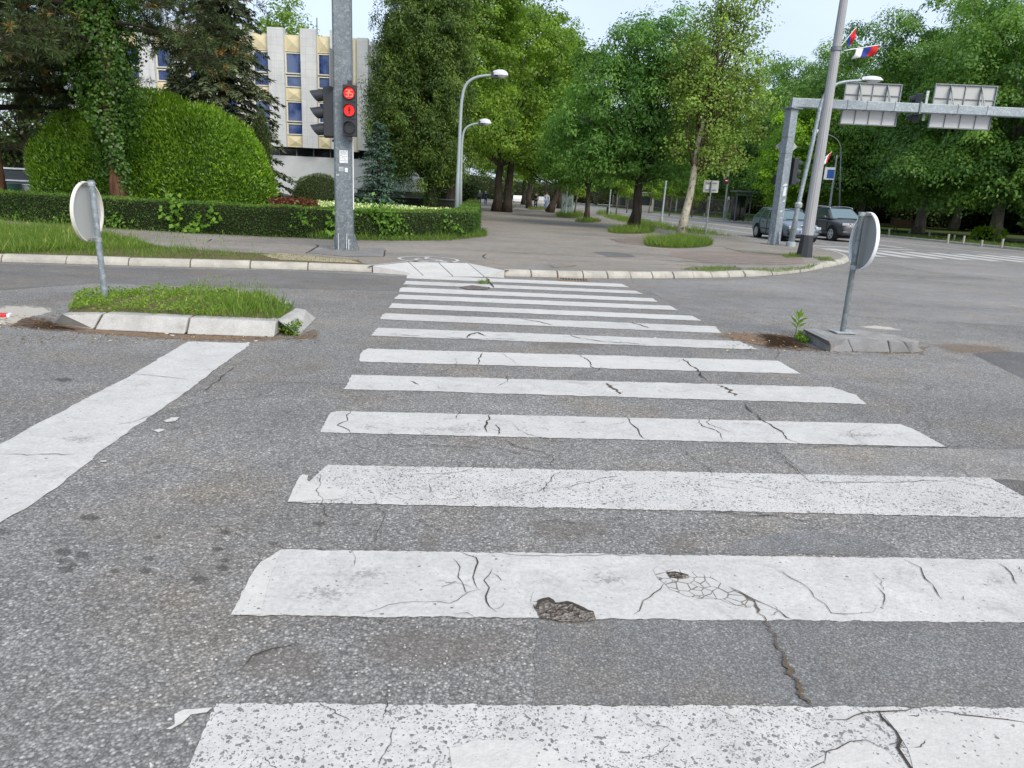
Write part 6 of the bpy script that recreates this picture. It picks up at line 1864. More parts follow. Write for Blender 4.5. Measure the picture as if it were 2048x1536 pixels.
for d_, s_ in ((gx, gy), (-gx, gy), (-gy, gx), (gy, gx)):
    MB().prism([(0, .026), (.13, .026), (.13, .05), (.02, .50), (0, .50)], gb + d_ * w2 - s_ * .01, d_, UP, s_, .02).build('gusset', M['galv'], gt)
# beam
g0 = atd(1588, 207, Yg); g1 = atd(2048, 225, Yg - .2)
bdir = nrm(np.array([g1[0] - g0[0], g1[1] - g0[1], 0])); bh = .31
zb = (atd(1588, 207, Yg)[2] + atd(2040, 226, Yg)[2]) / 2
A = np.array([g0[0] - .12, g0[1], zb]); Bm = A + bdir * 14.5
MB().bar(A, Bm, .30, bh).build('beam', M['galv'], gt, bevel=.015)
at_x = lambda px, py: (atd(px, py, Yg) - A) @ bdir
for px in (1833,):
    q = A + bdir * at_x(px, 218)
    MB().bar(q - bdir * .03, q + bdir * .03, .38, bh + .10).build('joint_flange', M['galv_dark'], gt)
for px in (1690, 1729, 1784, 1908, 1966):
    q = A + bdir * at_x(px, 215)
    MB().bar(q - bdir * .008, q + bdir * .008, .325, bh + .03).build('strap', M['galv_dark'], gt)
bn_ = np.array([-bdir[1], bdir[0], 0])             # away from the camera
for (x0, x1, yt, yb_) in ((1691, 1802, 165, 249), (1869, 1991, 169, 257)):
    s0, s1 = at_x(x0, 210), at_x(x1, 210)
    zt2, zb2 = atd((x0 + x1) / 2, yt, Yg)[2], atd((x0 + x1) / 2, yb_, Yg)[2]
    c = A + bdir * (s0 + s1) / 2 + bn_ * .30; w_ = s1 - s0
    zc = zb - .05
    def rect(za, zb_, off, m, nm, par, th=.02, lean=0):
        q = np.array([c[0], c[1], (za + zb_) / 2]) + bn_ * off
        return MB().frame_box(q, bdir * w_ / 2, bn_ * th / 2, UP * (zb_ - za) / 2).build(nm, m, par)
    sp_ = rect(zb2, zt2, .03, M['panel_back'], 'sign_panel', gt)
    rect(zb2 + .01, zc - .02, .012, M['panel_back_low'], 'lower_sheet', sp_, .006)
    fr_ = MB()
    ctr = np.array([c[0], c[1], 0])
    for s_ in (-1, 1):
        fr_.frame_box(ctr + bdir * s_ * w_ / 2 + UP * (zt2 + zb2) / 2, bdir * .018, bn_ * .04, UP * (zt2 - zb2) / 2)
    for z_ in (zb2, zt2):
        fr_.frame_box(ctr + UP * z_, bdir * (w_ / 2 + .02), bn_ * .043, UP * .018)
    fr_.build('frame', M['galv_dark'], sp_)
    rb_ = MB()
    for k in (.25, .5, .75):
        rb_.frame_box(ctr + bdir * w_ * (k - .5) + UP * (zt2 + zb2) / 2 - bn_ * .0, bdir * .012, bn_ * .022, UP * (zt2 - zb2 - .05) / 2)
    rb_.frame_box(ctr + UP * (zb + .42) - bn_ * .003, bdir * w_ * .49, bn_ * .022, UP * .012)
    rb_.build('ribs', M['alu_dark'], sp_)
    for k in (.25, .75):
        bc2 = MB()
        base = ctr + bdir * w_ * (k - .5)
        bc2.bar(base + UP * (zb + bh / 2) - bn_ * .42, base + UP * (zt2 - .06) - bn_ * .04, .03, .03)
        bc2.bar(base + UP * (zb + bh / 2) + bdir * .05 - bn_ * .2, base + UP * (zt2 - .06) - bn_ * .03, .03, .03)
        bc2.bar(base + UP * (zb - bh / 2 - .02), base + UP * (zb + bh / 2 + .16), .04, .04)
        bc2.build('brace', M['galv_dark'], sp_)
# signal hanging on the beam, and one on the post
q = A + bdir * at_x(1842, 214); q[2] = atd(1838, 214, Yg)[2]
signal_head(gt, q + bn_ * .36, -bdir * .80 + bn_ * .55, 3, .28, .33, .20, .24)
MB().bar(q + bdir * .20 + bn_ * .22 - UP * .45, q + bdir * .20 + bn_ * .22 + UP * .58, .09, .06).build('signal_mount', M['galv_pale'], gt)
MB().bar(q + bn_ * .10 + bdir * .10, q + bdir * .20 + bn_ * .22, .05, .05).build('signal_bracket', M['galv_dark'], gt)
q = atd(1585, 343, Yg + .25)
signal_head(gt, q, nrm([.9, .42, 0]), 3, .30, .33, .22, .26)
MB().bar(q + [-.10, 0, .3], q + [-.35, -.1, .3], .05, .05).build('signal_bracket', M['black'], gt)
q = atd(1555, 359, Yg + .2)
MB().box(q, (.26, .22, .36), rz).build('control_box', M['black'], gt, bevel=.015)
# diamond sign from behind
q = atd(1573, 293, Yg + .28)
dn = nrm([.12, 1, 0]); ds = np.cross(UP, dn)
dd = .38
dsn = MB().prism([(0, -dd), (dd, 0), (0, dd), (-dd, 0)], q, ds, UP, dn, .02).build('diamond_sign', M['sign_back'], gt)
di = .33
MB().prism([(0, -di), (di, 0), (0, di), (-di, 0)], q + dn * .022, ds, UP, dn, .002).build('sign_face', plain('sign_yellow', (.75, .52, .05), .4), dsn)
MB().prism([(0, -dd - .012), (dd + .012, 0), (0, dd + .012), (-dd - .012, 0)], q + dn * .006, ds, UP, dn, .012).build('rim', M['sign_rim'], dsn)
for z_ in (.12, -.12): MB().prism([(a * 1.03, b * 1.03) for a, b in sq], np.array([gb[0], gb[1], q[2] + z_ * 2.4]), gx, gy, UP, .02).build('strap', M['galv_dark'], gt)
# torn stickers on the post
lf_ = gb - gy * (w2 + .004)
for (py, h_, w_, o_) in ((392, .34, .15, .02), (372, .1, .2, 0), (424, .08, .14, -.02), (404, .10, .1, .05), (437, .05, .16, 0)):
    z_ = atd(1560, py, Yg)[2] - PZ
    MB().prism([(o_ - w_ / 2, z_), (o_ + w_ / 2, z_ + .02), (o_ + w_ / 2 - .01, z_ + h_), (o_ - w_ / 2 + .04, z_ + h_ - .03)], lf_, gx, UP, -gy, .002).build('torn_sticker', M['paper'] if py == 392 else M['grime'], gt)

# ---- rectangular sign from behind on a slim post, far pedestrian signal
sb = pos(1411, 34.5); rs2 = thing('road_sign', 'square sign seen from behind on a slim post by the street', 'road sign', tuple(sb), 'signs by the side street')
MB().tube([sb, atd(1424, 362, 34.5)], .032, 12).build('post', M['galv'], rs2, smooth=True)
q = atd(1422, 373, 34.56)
pl_ = MB().box(q, (.66, .012, .50)).build('panel', M['sign_back'], rs2)
MB().box(q + [0, .008, 0], (.69, .014, .53)).build('rim', M['sign_rim'], pl_)
for z_ in (.15, -.15): MB().box(q + [0, -.02, z_], (.5, .02, .035)).build('rail', M['galv_dark'], rs2)
MB().box(q + [-.17, -.0085, -.05], (.10, .004, .2)).build('sticker', M['paper'], rs2)
fb = pos(1447, 70, .1); fs2 = thing('traffic_light', 'small far pedestrian signal on a thin pole across the street', 'traffic light', tuple(fb))
MB().tube([fb, atd(1459, 330, 70)], [.09, .07], 10).build('pole', M['galv_pale'], fs2, smooth=True)
q = atd(1451, 360, 69.8)
h_ = MB().box(q, (.46, .3, .70)).build('signal_head', M['black'], fs2, bevel=.02)
MB().box(q + [.0, -.155, -.14], (.32, .01, .26)).build('lens', plain('red_lens_far', (.16, .015, .03), .3), h_)
MB().box(q + [.06, -.164, -.05], (.2, .006, .07)).build('lit_bar', NT('lit_pink').bsdf((.5, .2, .25), .3, 0, None, .5, None, (1, .4, .5), .7), h_)

# ---- waiting shelter, cabinet, fence, hut, bench, bollards
sh = pos(1486, 66, .1)
ss = thing('waiting_shelter', 'dark open waiting shelter frame on the far side of the street', 'shelter', tuple(sh))
M['shelter'] = plain('shelter_frame', (.10, .11, .115), .5, .2, .2, 4)
p0, p1 = pos(1468, 66, .1), pos(1496, 66, .1)
for p in (p0, p1, p0 + [0, 1.4, 0], p1 + [0, 1.4, 0]): MB().bar(p, p + UP * 2.55, .09, .09).build('post', M['shelter'], ss)
MB().box((p0 + p1) / 2 + [0, .6, 2.62], (p1[0] - p0[0] + .5, 2.0, .12)).build('roof', M['shelter'], ss, bevel=.03)
MB().bar(p0 + UP * 2.35, p1 + UP * 2.35, .10, .10).build('lintel', M['shelter'], ss)
MB().box((p0 + p1) / 2 + [0, 1.42, 1.2], (p1[0] - p0[0], .03, 2.1)).build('back_wall', M['dark_glass'], ss)
MB().box((p0 + p1) / 2 + [.1, 1.1, .45], (p1[0] - p0[0] - .3, .4, .06)).build('seat', M['bk_brown'], ss)

kb_ = pos(1133, 60)
kc = thing('utility_cabinet', 'pale green utility cabinet with scrawled graffiti beside the avenue', 'cabinet', tuple(kb_))
M['cab'] = plain('cabinet_green', (.30, .38, .36), .6, 0, .14, 3)
q = kb_ + [0, 0, .86]
body = MB().box(q, (.92, .5, 1.48)).build('body', M['cab'], kc, bevel=.02)
MB().box(kb_ + [0, 0, .06], (1.0, .58, .12)).build('plinth', M['kerb'], kc, bevel=.02)
MB().box(q + [0, 0, .775], (1.02, .6, .06)).build('cap', M['cab'], kc, bevel=.01)
for s_ in (-1, 1): MB().box(q + [s_ * .225, -.256, 0], (.43, .012, 1.36)).build('door', M['cab'], body, bevel=.004)
gm = MB()
for pl in ([(-.38, .1), (-.30, -.2), (-.2, .18), (-.12, -.15)], [(-.02, -.2), (.06, -.05), (.10, -.22), (.16, .0)], [(.10, .05), (.16, .42), (.30, .40), (.24, .2), (.34, .1), (.28, -.2)], [(.2, .3), (.22, -.2)]):
    for (a, b), (c, d) in zip(pl[:-1], pl[1:]): gm.bar(q + [a, -.266, b], q + [c, -.266, d], .035, .004, (0, 1, 0))
gm.build('graffiti', plain('graffiti_paint', (.05, .06, .07), .6), body)

# park fence along the far side, between far trees
fa, fb2 = pos(1225, 150, .1), pos(1492, 74, .1)
fn = thing('park_fence', 'dark railing of thin bars along the far side of the street', 'fence', tuple((fa + fb2) / 2))
M['fence'] = plain('fence_paint', (.035, .035, .035), .6, .1, .3, 4)
dv = fb2 - fa; Lf = np.linalg.norm(dv); dn_ = dv / Lf
pk = MB()
for k in range(int(Lf / .45)):
    p = fa + dn_ * k * .45; pk.bar(p, p + UP * 2.0, .05, .05)
pk.build('bars', M['fence'], fn)
for z_ in (.25, 1.85): MB().bar(fa + UP * z_, fb2 + UP * z_, .06, .07).build('rail', M['fence'], fn)
for k in range(0, int(Lf), 7): 
    p = fa + dn_ * k; MB().bar(p, p + UP * 2.3, .22, .22).build('post', M['alu_dark'] if k % 3 else M['bk_grey'], fn)
hb = pos(1287, 104, .1)
ht = thing('park_hut', 'low grey hut with a dark shutter behind the street trees', 'hut', tuple(hb))
MB().box(hb + [0, .9, 1.25], (2.7, 1.6, 2.5)).build('wall', plain('hut_grey', (.22, .22, .21), .8, 0, .12, 1.5), ht)
MB().box(hb + [.3, .085, 1.5], (1.5, .04, 1.3)).build('shutter', M['dark_glass'], ht)
MB().box(hb + [0, .8, 2.56], (3.1, 2.1, .14)).build('roof', M['alu_dark'], ht)
# bench
bq = pos(1812, 55, .11)
bh_ = thing('park_bench', 'dark reddish wooden bench in the shade of the park', 'bench', tuple(bq))
M['bench'] = plain('bench_wood', (.11, .05, .03), .7, 0, .25, 5)
st_ = MB(); bk2 = MB()
for k in range(3): st_.box(bq + [0, .1 + k * .14, .45], (1.7, .11, .035), .1)
for k in range(3): bk2.box(bq + [0, .50 + k * .03, .62 + k * .14], (1.7, .03, .11), .1)
st_.build('seat', M['bench'], bh_); bk2.build('backrest', M['bench'], bh_)
for s_ in (-.7, .7):
    MB().bar(bq + [s_, .05, 0], bq + [s_, .1, .44], .05, .06).build('leg', M['black'], bh_)
    MB().bar(bq + [s_, .42, 0], bq + [s_, .60, .95], .05, .06).build('leg', M['black'], bh_)
# low wooden posts along the verge
M['post'] = plain('weathered_post', (.25, .235, .20), .85, 0, .2, 6)
first = None
PT = [(1778, 470, 12), (1818, 467, 7), (1858, 474, 10), (1895, 485, 16), (1908, 479, 9), (1926, 486, 14), (1963, 491, 7), (2003, 494, 16), (1752, 466, 7), (1475, 440, 7), (1456, 437, 7), (1430, 434, 6), (1408, 433, 6), (1385, 430, 6)]
names = ['slanted low post before the bench', 'stubby low post right of the bench', 'low post midway along the verge', 'tall leaning low post of the close pair', 'shorter low post of the close pair', 'straight low post next to the close pair', 'small low post by the bright bush', 'tallest low post near the right edge', 'short low post beside the right round sign', 'low post left of the waiting shelter', 'low post below the far pedestrian signal', 'low post beneath the square sign', 'low post left of the square sign', 'low post right of the pale speckled trunk']
for k, (px, py, hpx) in enumerate(PT):
    p = at(px, py, .105); h_ = max(.28, hpx / FPX * p[1])
    rt = thing('bollard', names[k] + ' across the street', 'post', tuple(p), 'low posts along the far verge')
    a = rnd.uniform(-.12, .12)
    MB().tube([p - UP * .03, p + UP * (h_ - .02) + [a * h_, 0, 0], p + UP * h_ + [a * h_, 0, 0]], [.06, .055, .04], 10).build('post', M['post'], rt, smooth=True)

# ================================================================== CARS
def car_paint(name, col, metal=.55, rough=.36):
    t = NT(name)
    n = t.noise(400, 2).outputs[0]
    c = t.mix(t.ramp(n, [(.4, 0.0), (.6, 1.0)]), tuple(x * .9 for x in col), tuple(x * 1.1 for x in col))
    dirt = t.ramp(t.noise(1.3, 5, .6).outputs[0], [(.4, rough), (.7, rough + .12)])
    return t.bsdf(c, dirt, metal, None, .5, **{"Coat Weight": .12, "Coat Roughness": .08})


M['car_blue'] = car_paint('car_blue_grey', (.21, .265, .32), .1)
M['car_grey'] = car_paint('car_dark_grey', (.08, .082, .092), .15)
M['car_glass'] = NT('car_glass').bsdf((.05, .075, .085), .04, 0, None, .9)
M['car_screen'] = NT('car_windscreen').bsdf((.12, .185, .20), .05, .15, None, .9)
M['chrome'] = NT('chrome').bsdf((.62, .64, .66), .2, .9)
M['alloy'] = plain('alloy', (.50, .51, .52), .4, .25, .1, 10)
t_ = NT('headlight')
M['headlight'] = t_.bsdf(t_.ramp(t_.vor(18).outputs["Distance"], [(0, (.20, .21, .22)), (.6, (.62, .65, .67))]), .1, .3, None, .8)
M['headlight_lit'] = NT('headlight_lit').bsdf((.8, .78, .7), .1, 0, None, .6, None, (1, .93, .78), 1.6)
M['bumper'] = plain('bumper_trim', (.06, .075, .09), .6, 0, .15, 8)
M['plate'] = plain('number_plate', (.72, .73, .74), .4, 0, .05, 10)
M['plate_blue'] = plain('plate_blue', (.02, .05, .25), .4, 0, .1, 10)


def make_car(name, label, loc, head, spec):
    """x forward, y left; spec gives stations of the lower body and the cabin"""
    hd = nrm([head[0], head[1], 0]); lf = np.array([-hd[1], hd[0], 0]); o = np.array([loc[0], loc[1], 0.0])
    Wp = lambda x, y, z: o + hd * x + lf * y + UP * z
    rt = thing(name, label, 'car', tuple(o), 'cars waiting at the street crossing')
    paint_ = M[spec['paint']]
    # lower body, lofted along x
    sec = []
    for x, w, z0, z1, cr in spec['body']:
        zm = z0 + (z1 - z0) * .52
        prof = [(0, z0), (w * .80, z0), (w * .955, z0 + .05), (w, zm), (w * .985, z1 - .14), (w * .93, z1 - .03), (w * .80, z1 + .01), (w * .4, z1 + cr * .8), (0, z1 + cr)]
        sec.append([(x, y, z) for y, z in prof] + [(x, -y, z) for y, z in prof[-2:0:-1]])
    mb = MB(); k = len(sec[0])
    for s_ in sec:
        for x, y, z in s_: mb.v.append(tuple(Wp(x, y, z)))
    for i in range(len(sec) - 1):
        for j in range(k): mb.f.append((i * k + j, i * k + (j + 1) % k, (i + 1) * k + (j + 1) % k, (i + 1) * k + j))
    mb.f += [tuple(range(k))[::-1], tuple((len(sec) - 1) * k + j for j in range(k))]
    body = mb.build('body', paint_, rt, smooth='all', sub=2)
    # cabin: belt ring and roof ring joined
    (xr0, xr1, wr, zr), (xb0, xb1, wb, zb) = spec['roof'], spec['belt']
    cabv = [Wp(xb0, wb, zb), Wp(xb1, wb, zb), Wp(xb1, -wb, zb), Wp(xb0, -wb, zb), Wp(xr0, wr, zr), Wp(xr1, wr, zr), Wp(xr1, -wr, zr), Wp(xr0, -wr, zr)]
    cab = MB().add(cabv, [(0, 1, 5, 4), (1, 2, 6, 5), (2, 3, 7, 6), (3, 0, 4, 7), (4, 5, 6, 7)])
    cab.build('cabin', paint_, rt, bevel=.07)
    # crowned roof skin
    rf = MB(); nx_, ny_ = 8, 8
    for i in range(nx_ + 1):
        for j in range(ny_ + 1):
            u, v = i / nx_, j / ny_ * 2 - 1
            x = xr0 - .06 + (xr1 - xr0 + .12) * u
            rf.v.append(tuple(Wp(x, v * (wr + .025), zr - .02 + spec['crown'] * (1 - v * v * .8) * (1 - (2 * u - 1) ** 2 * .75))))
    for i in range(nx_):
        for j in range(ny_): rf.f.append((i * 9 + j, i * 9 + j + 1, (i + 1) * 9 + j + 1, (i + 1) * 9 + j))
    rfo = rf.build('roof', paint_, rt, smooth='all')
    # glass
    def pane(nm, a, b, c, d, m, par=rt, inset=.0, proud=.006):
        n = nrm(np.cross(b - a, d - a)); ctr = (a + b + c + d) / 4
        q = [p + n * proud for p in (a, b, c, d)]
        q2 = [p - n * .01 for p in q]
        return MB().add(q + q2, [(0, 1, 2, 3), (0, 4, 5, 1), (1, 5, 6, 2), (2, 6, 7, 3), (3, 7, 4, 0)]).build(nm, M[m], par)
    lp = lambda a, b, t: a + (b - a) * t
    BL0, BL1, BR1, BR0, RL0, RL1, RR1, RR0 = cabv
    # windscreen
    a, b = lp(BR1, BL1, .05), lp(BR1, BL1, .95); c, d = lp(RR1, RL1, .94), lp(RR1, RL1, .06)
    ws = pane('windscreen', lp(a, d, .04), lp(b, c, .04), lp(b, c, .93), lp(a, d, .93), 'car_screen')
    # rear screen
    a, b = lp(BL0, BR0, .08), lp(BL0, BR0, .92); c, d = lp(RL0, RR0, .9), lp(RL0, RR0, .1)
    pane('rear_window', lp(a, d, .08), lp(b, c, .08), lp(b, c, .86), lp(a, d, .86), 'car_glass')
    for sgn, (b0, b1, r1, r0) in ((1, (BL0, BL1, RL1, RL0)), (-1, (BR0, BR1, RR1, RR0))):
        for t0, t1, u0, u1 in spec['wins']:
            A_, B2, C_, D_ = lp(b0, b1, t0), lp(b0, b1, t1), lp(r0, r1, u1), lp(r0, r1, u0)
            lo, hi = .07, .88
            q = [lp(A_, D_, lo), lp(B2, C_, lo), lp(B2, C_, hi), lp(A_, D_, hi)]
            if sgn < 0: q = [q[1], q[0], q[3], q[2]]
            pane('side_window', q[1], q[0], q[3], q[2], 'car_glass')
    # wheels
    r = spec['wr']
    for x in spec['axles']:
        for sgn in (1, -1):
            c = Wp(x, sgn * (spec['w'] - .10), r)
            ar = MB().disc(Wp(x, sgn * (spec['w'] - .075), r + .03), lf, r + .075, .165, 30).build('wheel_arch', M['black_matt'], rt)
            ty = MB().disc(c, lf, r, .235, 36, r * .66).build('wheel', M['rubber'], rt, smooth=True)
            rm = MB().disc(c + lf * sgn * .112, lf, r * .69, .03, 30, r * .58)
            for k_ in range(spec['spokes']):
                a = 2 * math.pi * k_ / spec['spokes'] + .3
                e = hd * math.cos(a) + UP * math.sin(a)
                rm.bar(c + lf * sgn * .118 + e * .04, c + lf * sgn * .114 + e * r * .62, .085, .03, lf)
            rm.disc(c + lf * sgn * .12, lf, .07, .04, 16)
            rm.build('rim', M['alloy'], ty, smooth=True)
            MB().disc(c + lf * sgn * .03, lf, r * .56, .02, 24).build('brake', M['black_matt'], ty)
    # front
    xf, wf = spec['xf'], spec['w']
    for sgn in (1, -1):
        y, z = sgn * spec['hl'][0], spec['hl'][1]; hw, hh = spec['hl'][2:4]
        hl_ = MB().frame_box(Wp(xf - spec['hl'][4], y, z), nrm(hd - lf * sgn * -.45) * .09, nrm(lf + hd * sgn * -.42) * hw, UP * hh).build('headlight', M['headlight'], rt, bevel=.03)
        lc = Wp(xf - spec['hl'][4] + .085, y - sgn * .06, z)
        MB().disc(lc, hd, hh * .62, .03, 20).build('bulb', M['headlight_lit'] if spec['lit'] else M['chrome'], hl_, smooth=True)
        MB().frame_box(Wp(xf - .06, sgn * spec['fog'][0], spec['fog'][1]), hd * .07, lf * spec['fog'][2], UP * spec['fog'][3]).build('fog_light', M['black_matt'], rt, bevel=.02)
        mi = Wp(spec['mir'][0], sgn * spec['mir'][1], spec['mir'][2])
        mo = MB().sphere(mi, (.09, .09, .075), 14, 8).build('mirror', paint_ if spec['lit'] else M['bumper'], rt, smooth='all')
        MB().bar(mi - lf * sgn * .05, mi - lf * sgn * .16 - UP * .03, .04, .03).build('stalk', M['black'], mo)
        for hx in spec['handles']: MB().frame_box(Wp(hx, sgn * (wf - .005), spec['hz']), hd * .085, lf * .014, UP * .014).build('door_handle', M['black'] if not spec['lit'] else paint_, rt)
        MB().frame_box(Wp(spec['sill'][0], sgn * (wf + .0), spec['sill'][2]), hd * spec['sill'][1], lf * .012, UP * spec['sill'][3]).build('side_strip', M['bumper'], rt)
        for hx in spec['seams']: MB().frame_box(Wp(hx, sgn * (wf - .008), spec['hz'] - .18), hd * .006, lf * .012, UP * .36).build('door_seam', M['black_matt'], rt)
        if spec['rails']:
            pts = [Wp(xr0 + .05, sgn * (wr - .03), zr + .0), Wp(xr0 + .25, sgn * (wr - .02), zr + .07), Wp((xr0 + xr1) / 2, sgn * (wr - .02), zr + .075), Wp(xr1 - .15, sgn * (wr - .02), zr + .055), Wp(xr1 + .12, sgn * (wr - .03), zr - .02)]
            MB().tube(smooth_path(pts, 2), .022, 8).build('roof_rail', M['chrome'] if spec['lit'] else paint_, rt, smooth='all')
    g = spec['grille']
    gr_ = MB().frame_box(Wp(xf - .045, 0, g[0]), hd * .06, lf * g[1], UP * g[2]).build('grille', M['black_matt'], rt, bevel=.02)
    for zz in g[3]: MB().frame_box(Wp(xf + .018, 0, zz), hd * .012, lf * (g[1] + .03), UP * .014).build('grille_bar', M['chrome'], gr_, bevel=.004)
    if not spec['lit']:
        for s_ in (-1, 1): MB().frame_box(Wp(xf + .012, s_ * (g[1] + .012), g[0]), hd * .014, lf * .018, UP * (g[2] + .012)).build('grille_bar', M['chrome'], gr_, bevel=.004)
    MB().frame_box(Wp(xf - .03, 0, spec['bump'][0]), hd * .10, lf * spec['bump'][1], UP * spec['bump'][2]).build('bumper', M[spec['bump'][3]], rt, bevel=.03)
    MB().frame_box(Wp(xf - .04, 0, spec['intake'][0]), hd * .085, lf * spec['intake'][1], UP * spec['intake'][2]).build('air_intake', M['black_matt'], rt, bevel=.02)
    pz_ = spec['plate']
    pl = MB().frame_box(Wp(xf + .088, 0, pz_), hd * .006, lf * .26, UP * .056).build('number_plate', M['plate'], rt)
    MB().frame_box(Wp(xf + .0955, -.235, pz_), hd * .002, lf * .024, UP * .054).build('plate_band', M['plate_blue'], pl)
    if not spec['lit']:
        ch = MB()         # characters V 7 4 built of bars
        G = {'V': [((-1, 1), (0, -1)), ((0, -1), (1, 1))], '7': [((-1, 1), (1, 1)), ((1, 1), (-.2, -1))], '4': [((.5, 1), (.5, -1)), ((.5, 1), (-1, -.3)), ((-1, -.3), (1, -.3))]}
        for i, c in enumerate('V74'):
            oo = Wp(xf + .096, -.165 + i * .07, pz_)
            for (a, b), (c2, d2) in G[c]: ch.bar(oo - lf * -a * .022 * 1 + UP * b * .036, oo - lf * -c2 * .022 + UP * d2 * .036, .010, .003, hd)
        ch.build('characters', M['black_matt'], pl)
    MB().frame_box(Wp(spec['xm'], 0, .26), hd * (spec['len'] / 2 - .5), lf * (wf - .2), UP * .10).build('underbody', M['black_matt'], rt)
    # interior and wipers
    MB().frame_box(Wp(xb1 - .03, .1, zb + .035), hd * .02, lf * (wb * .7), UP * .012).build('wipers', M['black_matt'], rt)
    return rt


CD = nrm([.078, -1, 0])
# estate car
f0_ = at(1600, 486, 0)
W_ = .865
make_car('parked_car' if False else 'estate_car', 'blue grey estate car behind the gantry post', (12.85, 35.9), CD, dict(
    paint='car_blue', w=W_, len=4.5, xm=0,
    body=[(-2.27, .62, .42, .92, .0), (-2.22, .78, .32, 1.00, .0), (-1.9, .845, .24, 1.0, .0), (-1.0, W_, .20, .98, .01), (0, W_, .20, .965, .01), (.9, .86, .20, .95, .02), (1.25, .85, .20, .90, .04), (1.8, .83, .21, .80, .05), (2.08, .77, .24, .70, .045), (2.2, .66, .32, .62, .02), (2.24, .55, .38, .56, .01)],
    belt=(-2.12, 1.12, .80, .96), roof=(-1.72, .34, .60, 1.40), crown=.075, wins=[(.05, .27, .03, .27), (.30, .56, .31, .60), (.585, .90, .63, .985)],
    wr=.315, axles=(-1.26, 1.30), spokes=6, xf=2.16, hl=(.60, .645, .15, .068, .03), fog=(.62, .36, .13, .05), mir=(.78, .95, 1.0), handles=(-.62, .28), hz=.80, sill=(0, 1.0, .50, .03), seams=(-1.0, -.12, .80), rails=True, lit=False,
    grille=(.665, .20, .068, (.745, .59)), bump=(.50, .78, .05, 'bumper'), intake=(.34, .38, .05), plate=.455))
WT = .905
make_car('suv_car', 'dark grey off-road style car waiting beyond the blue grey estate', (16.35, 38.5), nrm([.13, -1, 0]), dict(
    paint='car_grey', w=WT, len=4.43, xm=0,
    body=[(-2.2, .68, .50, 1.05, .0), (-2.15, .82, .40, 1.12, .0), (-1.8, .885, .30, 1.13, .0), (-.9, WT, .26, 1.11, .01), (0, WT, .26, 1.09, .01), (.9, .90, .26, 1.07, .03), (1.2, .895, .26, 1.04, .05), (1.75, .87, .28, .97, .055), (2.02, .82, .30, .88, .05), (2.15, .74, .34, .80, .03), (2.2, .62, .42, .70, .01)],
    belt=(-2.08, 1.08, .845, 1.09), roof=(-1.75, .30, .64, 1.62), crown=.07, wins=[(.05, .27, .04, .27), (.30, .56, .31, .60), (.585, .90, .63, .985)],
    wr=.35, axles=(-1.28, 1.32), spokes=5, xf=2.12, hl=(.64, .84, .165, .066, .05), fog=(.66, .52, .12, .065), mir=(.72, 1.02, 1.15), handles=(-.62, .28), hz=.92, sill=(0, 1.05, .40, .06), seams=(-1.0, -.12, .80), rails=True, lit=True,
    grille=(.83, .42, .075, (.875, .80)), bump=(.47, .80, .05, 'car_grey'), intake=(.53, .40, .07), plate=.66))
# white cars far down the avenue
def far_car(label, px, Y, m, rot):
    p = pos(px, Y, .02); d = np.array([math.cos(rot), math.sin(rot), 0]); s = np.array([-d[1], d[0], 0])
    rt = thing('far_car', label, 'car', tuple(p), 'cars parked deep in the avenue')
    prof = [(-2.1, .3), (2.1, .3), (2.15, .62), (1.9, .82), (1.1, .95), (.5, 1.38), (-1.2, 1.42), (-1.9, 1.0), (-2.15, .9)]
    MB().prism(prof, p - s * .85, d, UP, s, 1.7).build('body', M[m], rt, bevel=.08)
    MB().prism([(1.0, .98), (.47, 1.34), (-1.15, 1.37), (-1.75, 1.0)], p - s * .86, d, UP, s, 1.72).build('windows', M['car_glass'], rt, bevel=.02)
    for x in (-1.3, 1.3):
        for e in (-1, 1): MB().disc(p + d * x + s * e * .78 + UP * .31, s, .31, .2, 20).build('wheel', M['rubber'], rt, smooth=True)


M['car_white'] = car_paint('car_white', (.72, .73, .74), 0, .3)
far_car('white car half hidden behind the leaning linden trunk', 1080, 118, 'car_white', 1.57)
far_car('white car farther off between the avenue trunks', 1035, 140, 'car_white', 1.57)

# ================================================================== PEOPLE
M['skin'] = plain('skin', (.42, .26, .19), .6, 0, .08, 8)


def skin_mesh(name, verts, edges, radii, mat, parent, root=0, sub=1):
    me = bpy.data.meshes.new(name); bm = bmesh.new(); L = root_loc(parent)
    ly = bm.verts.layers.skin.verify()
    vs = []
    for i, p in enumerate(verts):
        v = bm.verts.new((p[0] - L.x, p[1] - L.y, p[2] - L.z)); r = radii[i]
        v[ly].radius = (r, r) if not hasattr(r, '__len__') else r
        v[ly].use_root = i == root
        vs.append(v)
    for a, b in edges: bm.edges.new((vs[a], vs[b]))
    bm.to_mesh(me); bm.free()
    o = link(name, me, mat, parent)
    o.modifiers.new('skin', 'SKIN')
    s = o.modifiers.new('subsurf', 'SUBSURF'); s.levels = sub; s.render_levels = sub
    return o


